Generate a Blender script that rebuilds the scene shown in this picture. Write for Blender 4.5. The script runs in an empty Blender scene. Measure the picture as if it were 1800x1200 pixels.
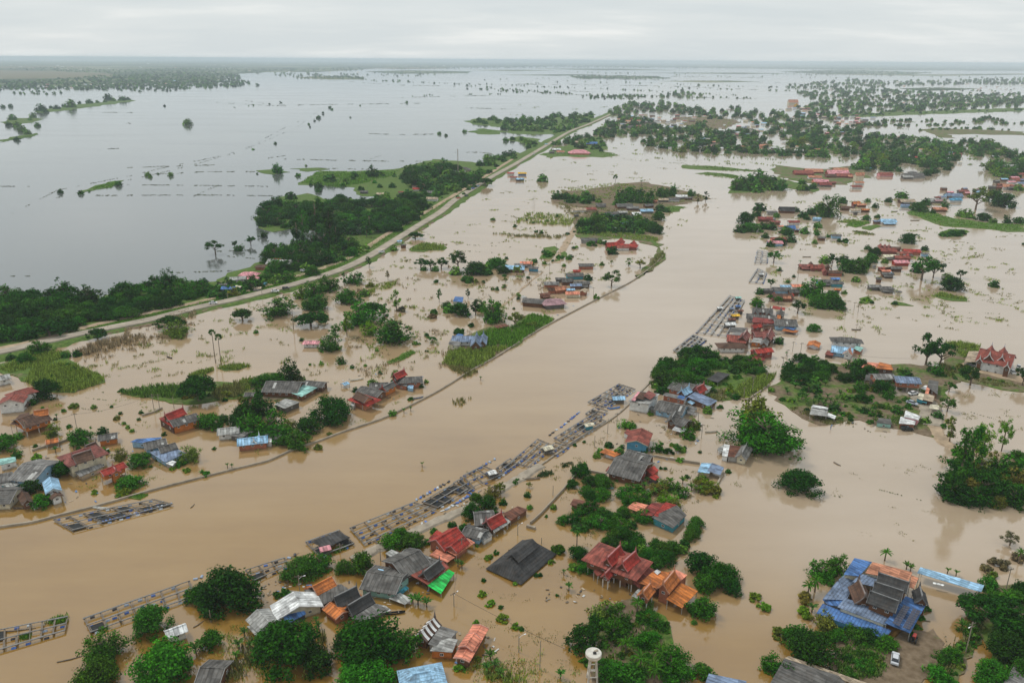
import bpy, math, random
import numpy as np
from mathutils import Matrix, Vector
from mathutils.geometry import tessellate_polygon
random.seed(7)
SC = bpy.context.scene
COL = SC.collection
# ------------------------------------------------------------------ camera
F = 1400.0; CX, CY = 900.0, 600.0; CAMH = 130.0
PITCH = math.atan(494.5/F); ROLL = 0.0066
CAMROT = Matrix.Rotation(math.pi/2-PITCH, 3, 'X') @ Matrix.Rotation(ROLL, 3, 'Z')
CAMINV = CAMROT.transposed()
cam = bpy.data.cameras.new('camera'); camo = bpy.data.objects.new('camera', cam); COL.objects.link(camo)
camo.matrix_world = Matrix.Translation((0, 0, CAMH)) @ CAMROT.to_4x4()
cam.sensor_width = 36.0; cam.lens = 36.0*F/1800.0; cam.clip_start = 1.0; cam.clip_end = 120000.0
SC.camera = camo

def P(x, y, z=0.0):
    """ground position of a point measured on the survey picture, at height z"""
    d = CAMROT @ Vector(((x-CX)/F, -(y-CY)/F, -1.0))
    t = (z-CAMH)/min(d.z, -0.0018)
    return Vector((d.x*t, d.y*t, z))
def proj(v):
    c = CAMINV @ (Vector(v)-Vector((0, 0, CAMH)))
    return (CX + F*c.x/-c.z, CY - F*c.y/-c.z, -c.z)
def mpp(x, y):
    return proj(P(x, y))[2]/F
def dep(x, y):
    v = P(x, y); return math.atan2(CAMH, math.hypot(v.x, v.y))

# ------------------------------------------------------------------ objects
def link(name, mesh, parent=None, mat=None, loc=None, rotz=None, color=None):
    o = bpy.data.objects.new(name, mesh); COL.objects.link(o)
    if parent is not None: o.parent = parent
    if loc is not None: o.location = loc
    if rotz is not None: o.rotation_euler = (0, 0, rotz)
    if color is not None: o.color = (color[0], color[1], color[2], 1)
    if mat is not None and mesh is not None and not mesh.materials: mesh.materials.append(mat)
    return o
def tag(o, label=None, cat=None, group=None, kind=None):
    if label: o['label'] = label
    if cat: o['category'] = cat
    if group: o['group'] = group
    if kind: o['kind'] = kind
    return o
def empty(name, loc, rz=0.0):
    o = bpy.data.objects.new(name, None); COL.objects.link(o)
    o.location = loc; o.rotation_euler = (0, 0, rz); o.empty_display_size = 0.3
    return o
def mesh(name, verts, faces, mat=None, smooth=False):
    m = bpy.data.meshes.new(name); m.from_pydata([tuple(v) for v in verts], [], faces); m.update()
    if mat: m.materials.append(mat)
    if smooth: m.polygons.foreach_set('use_smooth', [True]*len(m.polygons))
    return m
def quads_mesh(name, q, mat=None):
    """q: (N,4,3) array"""
    n = len(q); m = bpy.data.meshes.new(name)
    m.vertices.add(n*4); m.vertices.foreach_set('co', np.ascontiguousarray(q, dtype=np.float32).ravel())
    m.loops.add(n*4); m.loops.foreach_set('vertex_index', np.arange(n*4, dtype=np.int32))
    m.polygons.add(n); m.polygons.foreach_set('loop_start', np.arange(n, dtype=np.int32)*4)
    m.update(calc_edges=True)
    if mat: m.materials.append(mat)
    return m
class MB:
    def __init__(s): s.v = []; s.f = []
    def add(s, v, f):
        k = len(s.v); s.v += [tuple(p) for p in v]; s.f += [tuple(i+k for i in q) for q in f]; return s
    def box(s, c, d, rz=0.0, M=None):
        x, y, z = d[0]/2, d[1]/2, d[2]/2
        vs = [Vector((a*x, b*y, e*z)) for e in (-1, 1) for a, b in ((-1, -1), (1, -1), (1, 1), (-1, 1))]
        if rz: vs = [Matrix.Rotation(rz, 3, 'Z') @ v for v in vs]
        vs = [v+Vector(c) for v in vs]
        if M: vs = [M @ v for v in vs]
        return s.add(vs, [(3, 2, 1, 0), (4, 5, 6, 7), (0, 1, 5, 4), (1, 2, 6, 5), (2, 3, 7, 6), (3, 0, 4, 7)])
    def tube(s, pts, rad, n=6, cap=True):
        rings = []
        pts = [Vector(p) for p in pts]
        for i, p in enumerate(pts):
            t = (pts[min(i+1, len(pts)-1)]-pts[max(i-1, 0)]).normalized()
            u = t.orthogonal().normalized() if abs(t.z) < .95 else Vector((1, 0, 0)); u = (u-t*u.dot(t)).normalized(); w = t.cross(u)
            r = rad[i] if isinstance(rad, (list, tuple)) else rad
            rings.append([p+u*(r*math.cos(2*math.pi*k/n))+w*(r*math.sin(2*math.pi*k/n)) for k in range(n)])
        f = []
        for i in range(len(rings)-1):
            for k in range(n):
                f.append((i*n+k, i*n+(k+1) % n, (i+1)*n+(k+1) % n, (i+1)*n+k))
        if cap: f += [tuple(range(n-1, -1, -1)), tuple((len(rings)-1)*n+k for k in range(n))]
        return s.add([v for r in rings for v in r], f)
    def lathe(s, prof, n=16, c=(0, 0, 0)):
        v = []; f = []
        for r, z in prof:
            v += [(c[0]+r*math.cos(2*math.pi*k/n), c[1]+r*math.sin(2*math.pi*k/n), c[2]+z) for k in range(n)]
        for i in range(len(prof)-1):
            for k in range(n): f.append((i*n+k, i*n+(k+1) % n, (i+1)*n+(k+1) % n, (i+1)*n+k))
        f += [tuple(range(n-1, -1, -1)), tuple((len(prof)-1)*n+k for k in range(n))]
        return s.add(v, f)
    def slab(s, top, th):
        """polygon top (list of points) thickened downwards"""
        n = len(top); top = [Vector(p) for p in top]
        nn = (top[1]-top[0]).cross(top[2]-top[0])
        if nn.z < 0: top.reverse()
        v = top+[p-Vector((0, 0, th)) for p in top]
        f = [tuple(range(n)), tuple(range(2*n-1, n-1, -1))]+[(i, n+i, n+(i+1) % n, (i+1) % n) for i in range(n)]
        return s.add(v, f)
    def mesh(s, name, mat=None, smooth=False): return mesh(name, s.v, s.f, mat, smooth)

# ------------------------------------------------------------------ materials
class NT:
    def __init__(s, name):
        s.m = bpy.data.materials.new(name); s.m.use_nodes = True; s.t = s.m.node_tree; s.t.nodes.clear()
    def n(s, typ, ins=None, **kw):
        d = s.t.nodes.new(typ)
        for k, v in kw.items(): setattr(d, k, v)
        for k, v in (ins or {}).items():
            if isinstance(v, bpy.types.NodeSocket): s.t.links.new(v, d.inputs[k])
            else: d.inputs[k].default_value = v
        return d
    def mixc(s, fac, a, b, mode='MIX'):
        d = s.t.nodes.new('ShaderNodeMix'); d.data_type = 'RGBA'; d.blend_type = mode; d.clamp_factor = True
        for i, v in ((0, fac), (6, a), (7, b)):
            if isinstance(v, bpy.types.NodeSocket): s.t.links.new(v, d.inputs[i])
            else: d.inputs[i].default_value = (v if i == 0 else (*v[:3], 1))
        return d.outputs[2]
    def math(s, op, a, b=0.0, c=0.0):
        d = s.t.nodes.new('ShaderNodeMath'); d.operation = op
        for i, v in ((0, a), (1, b), (2, c)):
            if isinstance(v, bpy.types.NodeSocket): s.t.links.new(v, d.inputs[i])
            else: d.inputs[i].default_value = v
        return d.outputs[0]
    def ramp(s, fac, stops):
        d = s.t.nodes.new('ShaderNodeValToRGB'); s.t.links.new(fac, d.inputs[0])
        el = d.color_ramp.elements
        el[0].position, el[0].color = stops[0][0], (*stops[0][1], 1)
        el[1].position, el[1].color = stops[1][0], (*stops[1][1], 1)
        for p, c in stops[2:]:
            e = el.new(p); e.color = (*c, 1)
        return d.outputs[0]
    def noise(s, vec, scale, detail=4, rough=.55):
        return s.n('ShaderNodeTexNoise', {'Vector': vec, 'Scale': scale, 'Detail': detail, 'Roughness': rough}).outputs['Fac']
    def out(s, sh):
        o = s.t.nodes.new('ShaderNodeOutputMaterial'); s.t.links.new(sh, o.inputs[0]); return s.m
    def princ(s, color, rough=.6, normal=None, spec=.5, ior=1.45):
        d = s.t.nodes.new('ShaderNodeBsdfPrincipled')
        for k, v in (('Base Color', color), ('Roughness', rough), ('Specular IOR Level', spec), ('IOR', ior)):
            if isinstance(v, bpy.types.NodeSocket): s.t.links.new(v, d.inputs[k])
            else: d.inputs[k].default_value = (*v[:3], 1) if k == 'Base Color' else v
        if normal is not None: s.t.links.new(normal, d.inputs['Normal'])
        return d.outputs[0]
def g3(v): return (v, v, v)

def mat_roof(name, tiled):
    N = NT(name); oi = N.n('ShaderNodeObjectInfo'); tc = N.n('ShaderNodeTexCoord')
    ob = tc.outputs['Object']
    mp = N.n('ShaderNodeMapping', {'Vector': ob, 'Location': (30.3, 30.7, 0)}).outputs[0]
    # sheets of slightly different age
    br = N.n('ShaderNodeTexBrick', {'Vector': mp, 'Color1': (0, 0, 0, 1), 'Color2': (1, 1, 1, 1), 'Mortar': (.5, .5, .5, 1),
             'Scale': 1.0, 'Mortar Size': .0, 'Brick Width': 1.1 if not tiled else .5, 'Row Height': 2.2 if not tiled else .45})
    sh = N.math('MULTIPLY_ADD', br.outputs['Color'], .26 if tiled else .5, .88 if tiled else .76)
    rnd = N.math('MULTIPLY', oi.outputs['Random'], 40.0)
    off = N.n('ShaderNodeCombineXYZ', {'X': rnd, 'Y': rnd}).outputs[0]
    vv = N.n('ShaderNodeVectorMath', {0: mp, 1: off}, operation='ADD').outputs[0]
    n1 = N.noise(vv, .35, 5, .6)
    stain = N.ramp(n1, [(.3, g3(.5)), (.5, g3(1.0)), (.72, g3(1.35))])
    st2 = N.n('ShaderNodeMapping', {'Vector': vv, 'Scale': (2.2, .25, 1)}).outputs[0]
    streak = N.ramp(N.noise(st2, 1.2, 4, .65), [(.3, g3(.72)), (.62, g3(1.1))])
    c = N.mixc(1.0, oi.outputs['Color'], stain, 'MULTIPLY')
    c = N.mixc(1.0, c, streak, 'MULTIPLY')
    c = N.mixc(1.0, c, N.n('ShaderNodeCombineColor', {0: sh, 1: sh, 2: sh}).outputs[0], 'MULTIPLY')
    # weathering: grey-brown grime in patches
    gr = N.ramp(N.noise(vv, .8, 6, .7), [(.5, g3(0)), (.72, g3(.6))])
    c = N.mixc(gr, c, (.085, .065, .05))
    wv = N.n('ShaderNodeTexWave', {'Vector': ob, 'Scale': .3 if not tiled else .42, 'Distortion': 0.0}, bands_direction='X' if not tiled else 'Y').outputs['Fac']
    seam = N.math('MULTIPLY', N.math('POWER', wv, 5.0), .38)
    c = N.mixc(seam, c, (.02, .018, .016))
    bp = N.n('ShaderNodeBump', {'Height': wv, 'Strength': .6, 'Distance': .06}).outputs[0]
    return N.out(N.princ(c, .72, bp, .2))
def mat_wall(name):
    N = NT(name); oi = N.n('ShaderNodeObjectInfo'); tc = N.n('ShaderNodeTexCoord'); ob = tc.outputs['Object']
    n1 = N.ramp(N.noise(ob, .7, 5, .65), [(.3, g3(.7)), (.6, g3(1.05))])
    c = N.mixc(1.0, oi.outputs['Color'], n1, 'MULTIPLY')
    zz = N.n('ShaderNodeSeparateXYZ', {0: N.n('ShaderNodeNewGeometry').outputs['Position']}).outputs[2]
    wet = N.ramp(N.math('MULTIPLY_ADD', N.noise(ob, 1.5, 3), .6, N.math('MULTIPLY', zz, .8)), [(.35, g3(1)), (.75, g3(0))])
    c = N.mixc(N.math('MULTIPLY', wet, .55), c, (.13, .09, .055))   # tide mark of the flood
    wv = N.n('ShaderNodeTexWave', {'Vector': ob, 'Scale': 1.4}, bands_direction='Z').outputs['Fac']
    bp = N.n('ShaderNodeBump', {'Height': wv, 'Strength': .4, 'Distance': .03}).outputs[0]
    return N.out(N.princ(c, .8, bp, .3))
def mat_plain(name, color=None, rough=.6, var=.25, scale=1.0, spec=.4, metal=0.0):
    N = NT(name); tc = N.n('ShaderNodeTexCoord'); ob = tc.outputs['Object']
    if color is None: base = N.n('ShaderNodeObjectInfo').outputs['Color']
    else: base = N.n('ShaderNodeRGB'); base.outputs[0].default_value = (*color, 1); base = base.outputs[0]
    c = N.mixc(1.0, base, N.ramp(N.noise(ob, scale, 4, .6), [(.3, g3(1-var)), (.7, g3(1+var))]), 'MULTIPLY')
    return N.out(N.princ(c, rough, None, spec))
def mat_leaf(name, transl=.22, attr=False):
    N = NT(name); oi = N.n('ShaderNodeObjectInfo'); ge = N.n('ShaderNodeNewGeometry'); tc = N.n('ShaderNodeTexCoord')
    r = ge.outputs['Random Per Island']
    v = N.ramp(r, [(0.0, g3(.4)), (.5, g3(.95)), (1.0, g3(1.8))])
    c = N.mixc(1.0, N.n('ShaderNodeAttribute', attribute_name='tint').outputs['Color'] if attr else oi.outputs['Color'], v, 'MULTIPLY')
    cl = N.noise(tc.outputs['Object'], 2.2, 2, .5)
    c = N.mixc(1.0, c, N.ramp(cl, [(.3, (.7, .78, .8)), (.55, (1, 1, 1)), (.75, (1.5, 1.35, 1.0))]), 'MULTIPLY')
    pr = N.princ(c, .7, None, .06)
    tr = N.n('ShaderNodeBsdfTranslucent', {'Color': c}).outputs[0]
    return N.out(N.n('ShaderNodeMixShader', {0: transl, 1: pr, 2: tr}).outputs[0])
def mat_land():
    N = NT('flooded_ground'); p = N.n('ShaderNodeNewGeometry').outputs['Position']; oi = N.n('ShaderNodeObjectInfo')
    a = N.noise(p, .09, 6, .65); b = N.noise(p, .6, 4, .6)
    grass = N.ramp(b, [(.3, (.045, .085, .014)), (.6, (.1, .165, .028)), (.8, (.17, .19, .055))])
    mud = N.ramp(b, [(.3, (.12, .085, .05)), (.7, (.22, .165, .11))])
    k = N.math('ADD', a, N.math('MULTIPLY_ADD', oi.outputs['Color'], .5, -.25))   # object colour (grey) sets how muddy this bank is
    c = N.mixc(N.ramp(k, [(.45, g3(0)), (.58, g3(1))]), grass, mud)
    bp = N.n('ShaderNodeBump', {'Height': b, 'Strength': .8, 'Distance': .4}).outputs[0]
    return N.out(N.princ(c, .9, bp, .2))
def mat_far():
    N = NT('far_land'); p = N.n('ShaderNodeNewGeometry').outputs['Position']
    mp = N.n('ShaderNodeMapping', {'Vector': p, 'Scale': (1, .55, 1)}).outputs[0]
    a = N.noise(mp, .0011, 7, .62); b = N.noise(p, .012, 4, .6)
    c = N.ramp(a, [(.38, (.025, .05, .018)), (.48, (.05, .08, .03)), (.54, (.13, .16, .07)), (.64, (.25, .24, .14))])
    c = N.mixc(1.0, c, N.ramp(b, [(.3, g3(.6)), (.7, g3(1.3))]), 'MULTIPLY')
    return N.out(N.princ(c, .9, None, .1))
def mat_water():
    N = NT('flood_water'); p = N.n('ShaderNodeNewGeometry').outputs['Position']
    at = N.n('ShaderNodeAttribute', attribute_name='silt').outputs['Fac']
    n1 = N.noise(p, .012, 5, .6)
    st = N.n('ShaderNodeMapping', {'Vector': p, 'Rotation': (0, 0, math.radians(-52)), 'Scale': (.22, 1, 1)}).outputs[0]
    n2 = N.noise(st, .06, 5, .6)
    silt = N.ramp(N.math('MULTIPLY_ADD', n2, .5, N.math('MULTIPLY', n1, .5)), [(.3, (.215, .112, .02)), (.52, (.28, .157, .034)), (.75, (.34, .205, .058))])
    pale = N.ramp(N.math('MULTIPLY_ADD', n2, .5, N.math('MULTIPLY', n1, .5)), [(.3, (.365, .275, .182)), (.7, (.44, .342, .245))])  # paler turbid water; its bluer tone has distant sky reflection put into it
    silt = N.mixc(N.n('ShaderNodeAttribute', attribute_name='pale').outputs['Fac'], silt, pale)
    c = N.mixc(at, (.1, .112, .108), silt)
    rip = N.noise(N.n('ShaderNodeMapping', {'Vector': p, 'Scale': (1, 1.7, 1), 'Rotation': (0, 0, .5)}).outputs[0], .55, 4, .6)
    sw = N.noise(st, .25, 3, .5)
    h = N.math('ADD', N.math('MULTIPLY', rip, .7), N.math('MULTIPLY', sw, .5))
    bp = N.n('ShaderNodeBump', {'Height': h, 'Strength': .085, 'Distance': .35}).outputs[0]
    ro = N.ramp(N.noise(st, .015, 4, .6), [(.35, g3(.04)), (.7, g3(.13))])
    return N.out(N.princ(c, ro, bp, .5, 2.15))
M = {}
M['sheet'] = mat_roof('corrugated_roof', False); M['tile'] = mat_roof('tiled_roof', True)
M['wall'] = mat_wall('house_wall'); M['paint'] = mat_plain('painted', None, .5)
M['glass'] = mat_plain('window_glass', (.025, .03, .035), .15, .3, 1, .6)
M['leaf'] = mat_leaf('leaves'); M['bark'] = mat_plain('bark', (.16, .12, .085), .9, .35, 3)
M['farleaf'] = mat_leaf('far_leaves', .15, True); M['land'] = mat_land(); M['far'] = mat_far(); M['water'] = mat_water()
M['conc'] = mat_plain('concrete', (.31, .265, .205), .85, .28, .4)
M['dirt'] = mat_plain('dirt_road', (.36, .27, .18), .95, .3, .25)
M['road'] = mat_plain('road_surface', (.34, .29, .23), .9, .3, .12)
M['wood'] = mat_plain('old_timber', (.17, .14, .11), .85, .35, 2)
M['net'] = mat_plain('dark_net', (.018, .02, .02), .8, .4, 1)
M['rubber'] = mat_plain('black_rubber', (.02, .02, .02), .7)
M['solar'] = mat_plain('solar_cells', (.05, .05, .075), .2, .3, 3, .6)
C = dict(grey=(.125, .12, .112), mg=(.2, .195, .185), dk=(.058, .058, .058), lg=(.36, .36, .34), white=(.7, .71, .7), red=(.37, .045, .033), dred=(.24, .05, .042),
         orange=(.5, .16, .045), salmon=(.68, .25, .16), pink=(.68, .3, .33), blue=(.085, .19, .43), lblue=(.3, .5, .68), teal=(.3, .55, .5), aqua=(.06, .3, .38), rust=(.17, .07, .045),
         green=(.03, .55, .1), brown=(.11, .06, .04), tan=(.44, .35, .25), terr=(.5, .22, .13), cream=(.62, .57, .43), wblue=(.09, .3, .46), mauve=(.4, .24, .26),
         gblue=(.19, .25, .36), yel=(.7, .42, .04), maroon=(.25, .085, .07), worange=(.52, .17, .04), wwood=(.16, .075, .04), brick=(.38, .14, .08), rred=(.27, .075, .055))
CW = dict(grey='grey', mg='grey', dk='black', lg='pale grey', white='white', red='red', dred='dark red', orange='orange', salmon='salmon', pink='pink', blue='blue', lblue='light blue',
          teal='pale teal', aqua='teal', rust='rusty', green='green', brown='brown', tan='tan', terr='terracotta', cream='cream', wblue='blue', mauve='mauve', gblue='blue grey', yel='yellow',
          maroon='maroon', worange='orange', wwood='brown timber', brick='brick red', rred='faded red')
# ------------------------------------------------------------------ labels
LAND = []   # (x, y, phrase)
AUTO = []   # (object, description, x, y)
ORD = ['nearest', 'second nearest', 'third nearest', 'fourth nearest', 'fifth nearest', 'sixth nearest', 'seventh nearest', 'eighth nearest', 'ninth nearest', 'tenth nearest',
       'eleventh nearest', 'twelfth nearest', 'thirteenth nearest', 'fourteenth nearest', 'fifteenth nearest', 'sixteenth nearest']
def lm(x, y, phrase): LAND.append((x, y, phrase))
def auto(o, desc, x, y): AUTO.append((o, desc, x, y))
def finish_labels():
    buckets = {}
    for o, d, x, y in AUTO:
        best = sorted((((lx-x)**2+((ly-y)*1.6)**2)**.5+(0 if ((lx-x)**2+(ly-y)**2) > 9 else 1e6), lx, ly, ph) for lx, ly, ph in LAND)
        for k in range(4):
            dist, lx, ly, ph = best[k]
            dx, dy = x-lx, (y-ly)*1.6
            rel = ('right of' if dx > 0 else 'left of') if abs(dx) > abs(dy) else ('in front of' if dy > 0 else 'behind')
            b = buckets.setdefault((d, rel, ph), [])
            if len(b) < 10 or k == 3: break
        b.append((dist, o))
    for (d, rel, ph), b in buckets.items():
        b.sort(key=lambda t: t[0])
        for i, (_, o) in enumerate(b):
            t = f'{d} {rel} {ph}' if len(b) == 1 else f'{ORD[min(i, 15)]} {d} {rel} {ph}'
            if len(t.split()) > 16: t = t.replace(' timber walls', ' walls')
            if len(t.split()) > 16: t = t.replace(' roof over ', ' roof, ')
            o['label'] = t
# ------------------------------------------------------------------ houses
def unit_cyl(name, n, mat):
    return MB().tube([(0, 0, 0), (0, 0, 1)], 1.0, n).mesh(name, mat)
POST = unit_cyl('post', 6, M['paint'])
WFR = MB(); WFR.box((-.55, 0, 0), (.1, .1, 1.1)); WFR.box((.55, 0, 0), (.1, .1, 1.1)); WFR.box((0, 0, .5), (1.0, .1, .1)); WFR.box((0, 0, -.5), (1.0, .1, .1)); WFR.box((0, 0, 0), (.06, .1, .9))
WFR = WFR.mesh('window', M['paint'])
PANE = MB().box((0, 0, 0), (1.0, .04, .9)).mesh('pane', M['glass'])
DOORM = MB().box((0, 0, 1.0), (.95, .08, 2.0)).mesh('door', M['paint'])
PCT = {}
def window(root, x, y, z, rz, near, col=C['white']):
    w = link('window', WFR, root, None, (x, y, z), rz, col); w.scale = (.72, .9, .68)
    link('pane', PANE, w, None, (0, .0, 0), 0)
def post(root, x, y, z0, z1, r=.11, col=(.4, .38, .35)):
    p = link('post', POST, root, None, (x, y, z0), 0, col); p.scale = (r, r, z1-z0)
def profile(typ, W, ze, zr):
    """half profile from eave (y=W) to ridge (y=0)"""
    if typ == 't':
        return [(W*(1-t), ze+(zr-ze)*(.5*t+.5*t**2.0)) for t in (0, .2, .4, .6, .8, 1.0)]
    return [(W, ze), (0, zr)]
def zprof(typ, W, ze, zr, y):
    t = 1-min(abs(y)/W, 1)
    return ze+(zr-ze)*((.5*t+.5*t*t) if typ == 't' else t)
def ridge_block(root, o, typ, A, B, W, ze, zr, rc, wc, st=None, tile=False, near=True, wins=True, hx=None, trim=None, stripes=0):
    mid = (A+B)/2; u = Vector((B.x-A.x, B.y-A.y, 0)); L = u.length/2
    th = math.atan2(u.y, u.x); loc = Vector((mid.x, mid.y, 0))-o
    cs, sn = math.cos(th), math.sin(th)
    def wl(x, y, z): return Vector((loc.x+x*cs-y*sn, loc.y+x*sn+y*cs, z))
    mb = MB(); TH = .14
    if typ == 'h':
        hx = W*.85 if hx is None else hx; X = L+hx
        v = [(-X, -W, ze), (X, -W, ze), (X, W, ze), (-X, W, ze), (-L, 0, zr), (L, 0, zr)]
        v += [(a, b, c-TH) for a, b, c in v]
        mb.add(v, [(0, 1, 5, 4), (1, 2, 5), (2, 3, 4, 5), (3, 0, 4), (7, 6, 10, 11), (8, 7, 11), (9, 8, 11, 10), (6, 9, 10), (0, 6, 7, 1), (1, 7, 8, 2), (2, 8, 9, 3), (3, 9, 6, 0)])
    else:
        hp = profile(typ, W, ze, zr); pr = [(-y, z) for y, z in hp]+[(y, z) for y, z in reversed(hp[:-1])]
        n = len(pr); xs = [-L, L]
        v = [(x, y, z) for x in xs for y, z in pr]+[(x, y, z-TH) for x in xs for y, z in pr]
        f = []
        for i in range(n-1):
            f += [(i, n+i, n+i+1, i+1), (2*n+i+1, 3*n+i+1, 3*n+i, 2*n+i)]
        for k in (0, 1):
            for i in range(n-1):
                q = (k*n+i, k*n+i+1, 2*n+k*n+i+1, 2*n+k*n+i); f.append(q if k == 0 else q[::-1])
        f += [(0, 2*n, 3*n, n), (n-1, 2*n-1, 4*n-1, 3*n-1)]
        mb.add(v, f)
    # roof cap tiles along the ridge
    if near and typ != 't': mb.box((0, 0, zr+.03), (2*L+.02, .34, .12))
    roof = link('roof', mb.mesh('roof', M['tile' if tile else 'sheet']), root, None, loc, th, C[rc])
    rr = random.Random(int(abs(mid.x)*7+abs(mid.y)*3))
    if typ == 't' and near and tile:
        link('ridge_tiles', MB().box((0, 0, zr+.06), (2*L, .36, .2)).mesh('ridge_tiles', M['paint']), roof, None, (0, 0, 0), 0, [c*.7+.13 for c in C[rc]])
    ns = stripes if stripes else (rr.choice((0, 1, 2, 3)) if (near and typ == 'g' and rc in ('grey', 'mg', 'rust', 'brown') and not tile) else 0)
    for i in range(ns):
        x0 = -L+2*L*(i+.25)/ns if stripes else rr.uniform(-L*.85, L*.75); x1 = x0+(L/ns if stripes else rr.uniform(.7, 1.1))
        for sy in ((-1, 1) if stripes else (rr.choice((-1, 1)),)):
            hp = profile(typ, W, ze, zr); ta, tb_ = (0, 1) if stripes else sorted((rr.uniform(.05, .5), rr.uniform(.5, .95)))
            if not stripes:
                ya, yb = W*(1-ta), W*(1-tb_); hp = [(ya, zprof(typ, W, ze, zr, ya)), (yb, zprof(typ, W, ze, zr, yb))]
            sb = MB()
            for (ya, za), (yb, zb_) in zip(hp, hp[1:]):
                sb.add([(x0, sy*ya, za+.05), (x1, sy*ya, za+.05), (x1, sy*yb, zb_+.05), (x0, sy*yb, zb_+.05)], [(0, 1, 2, 3) if sy < 0 else (3, 2, 1, 0)])
            link('roof_sheet', sb.mesh('roof_sheet', M['paint']), roof, None, (0, 0, 0), 0, C['lg'] if not stripes else C['white'])
    if typ in 'gt' and near:
        hp = profile(typ, W, ze, zr); d = .34 if typ == 't' else .2
        bc = C[trim] if trim else ([c*.75+.1 for c in C[rc]] if typ == 't' else [c*.6+.16 for c in C[rc]])
        full = [(-y, z) for y, z in hp]+[(y, z) for y, z in reversed(hp[:-1])]; n = len(full)
        for sx in (-1, 1):
            tb = MB(); v = []
            for y, z in full:
                for dx, dz in ((-.06, .1), (.06, .1), (.06, -d), (-.06, -d)): v.append((sx*(L+.06)+dx, y, z+dz))
            f = [(i*4+k, i*4+(k+1) % 4, (i+1)*4+(k+1) % 4, (i+1)*4+k) for i in range(n-1) for k in range(4)]
            if typ == 't':   # horn at the peak, welded to the board
                k = len(v); m_ = (n//2)*4; v += [(sx*(L+.12), 0, zr+1.7)]; f += [(m_, m_+1, k), (m_+1, m_+5, k), (m_+5, m_+4, k), (m_+4, m_, k), (m_-4, m_-3, k), (m_-3, m_+1, k), (m_, m_-4, k)]
            tb.add(v, f)
            link('gable_board', tb.mesh('gable_board', M['paint']), roof, None, (0, 0, 0), 0, bc)
    if wc:
        il, iw = max(L-.55, L*.7), max(W-.75, W*.62)
        z0 = -1.0 if st is None else st
        wb = MB()
        if typ == 'h':
            wb.box((0, 0, (z0+ze-.1)/2), (2*(il+(hx if hx else 0)*.8), 2*iw, ze-.1-z0)); il = il+hx*.8; ztop = ze
        else:
            pr = [(-iw, z0), (iw, z0), (iw, zprof(typ, W, ze, zr, iw)-.2)]
            for fr in ((.6, .3) if typ == 't' else ()): pr.append((iw*fr, zprof(typ, W, ze, zr, iw*fr)-.2))
            pr.append((0, zr-.2))
            for fr in ((.3, .6) if typ == 't' else ()): pr.append((-iw*fr, zprof(typ, W, ze, zr, iw*fr)-.2))
            pr.append((-iw, pr[2][1])); n = len(pr); ztop = pr[2][1]
            v = [(-il, y, z) for y, z in pr]+[(il, y, z) for y, z in pr]
            wb.add(v, [tuple(range(n-1, -1, -1)), tuple(range(n, 2*n))]+[(i, (i+1) % n, n+(i+1) % n, n+i) for i in range(n)])
        link('wall', wb.mesh('wall', M['wall']), root, None, loc, th, C[wc])
        if st is not None:
            k = max(2, int(2*il/3.0)+1)
            for sy in (-1, 1):
                for i in range(k):
                    p = wl(-il*.96+i*(2*il*.96)/(k-1), sy*iw*.95, 0); post(root, p.x, p.y, -1.2, st+.02, .16, (.55, .53, .5))
        if wins and near:
            zc = max(st if st is not None else 0, ze-1.35)+.55 if ze > 1.9 else None
            if zc:
                k = int(2*il/2.7)
                for sy in (-1, 1):
                    for i in range(k):
                        p = wl(-il+(i+.5)*2*il/k, sy*(iw+.03), zc)
                        window(root, p.x, p.y, min(zc, ztop-.65), th, near)
                k = max(1, int(2*iw/3.5))
                for sx in (-1, 1):
                    for i in range(k):
                        p = wl(sx*(il+.03), -iw+(i+.5)*2*iw/k, zc)
                        window(root, p.x, p.y, min(zc, ztop-.65), th+math.pi/2, near)
                if ze > 4.4 and st is None:   # a lower storey row
                    k = int(2*il/2.7)
                    for sy in (-1, 1):
                        for i in range(k):
                            p = wl(-il+(i+.5)*2*il/k, sy*(iw+.03), .75); window(root, p.x, p.y, .85, th, near)
    elif near:
        for sx in (-.9, .9):
            for sy in (-.85, .85):
                p = wl(sx*L, sy*W, 0); post(root, p.x, p.y, -1.2, zprof(typ, W, ze, zr, .85*W)-.1, .12)
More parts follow.
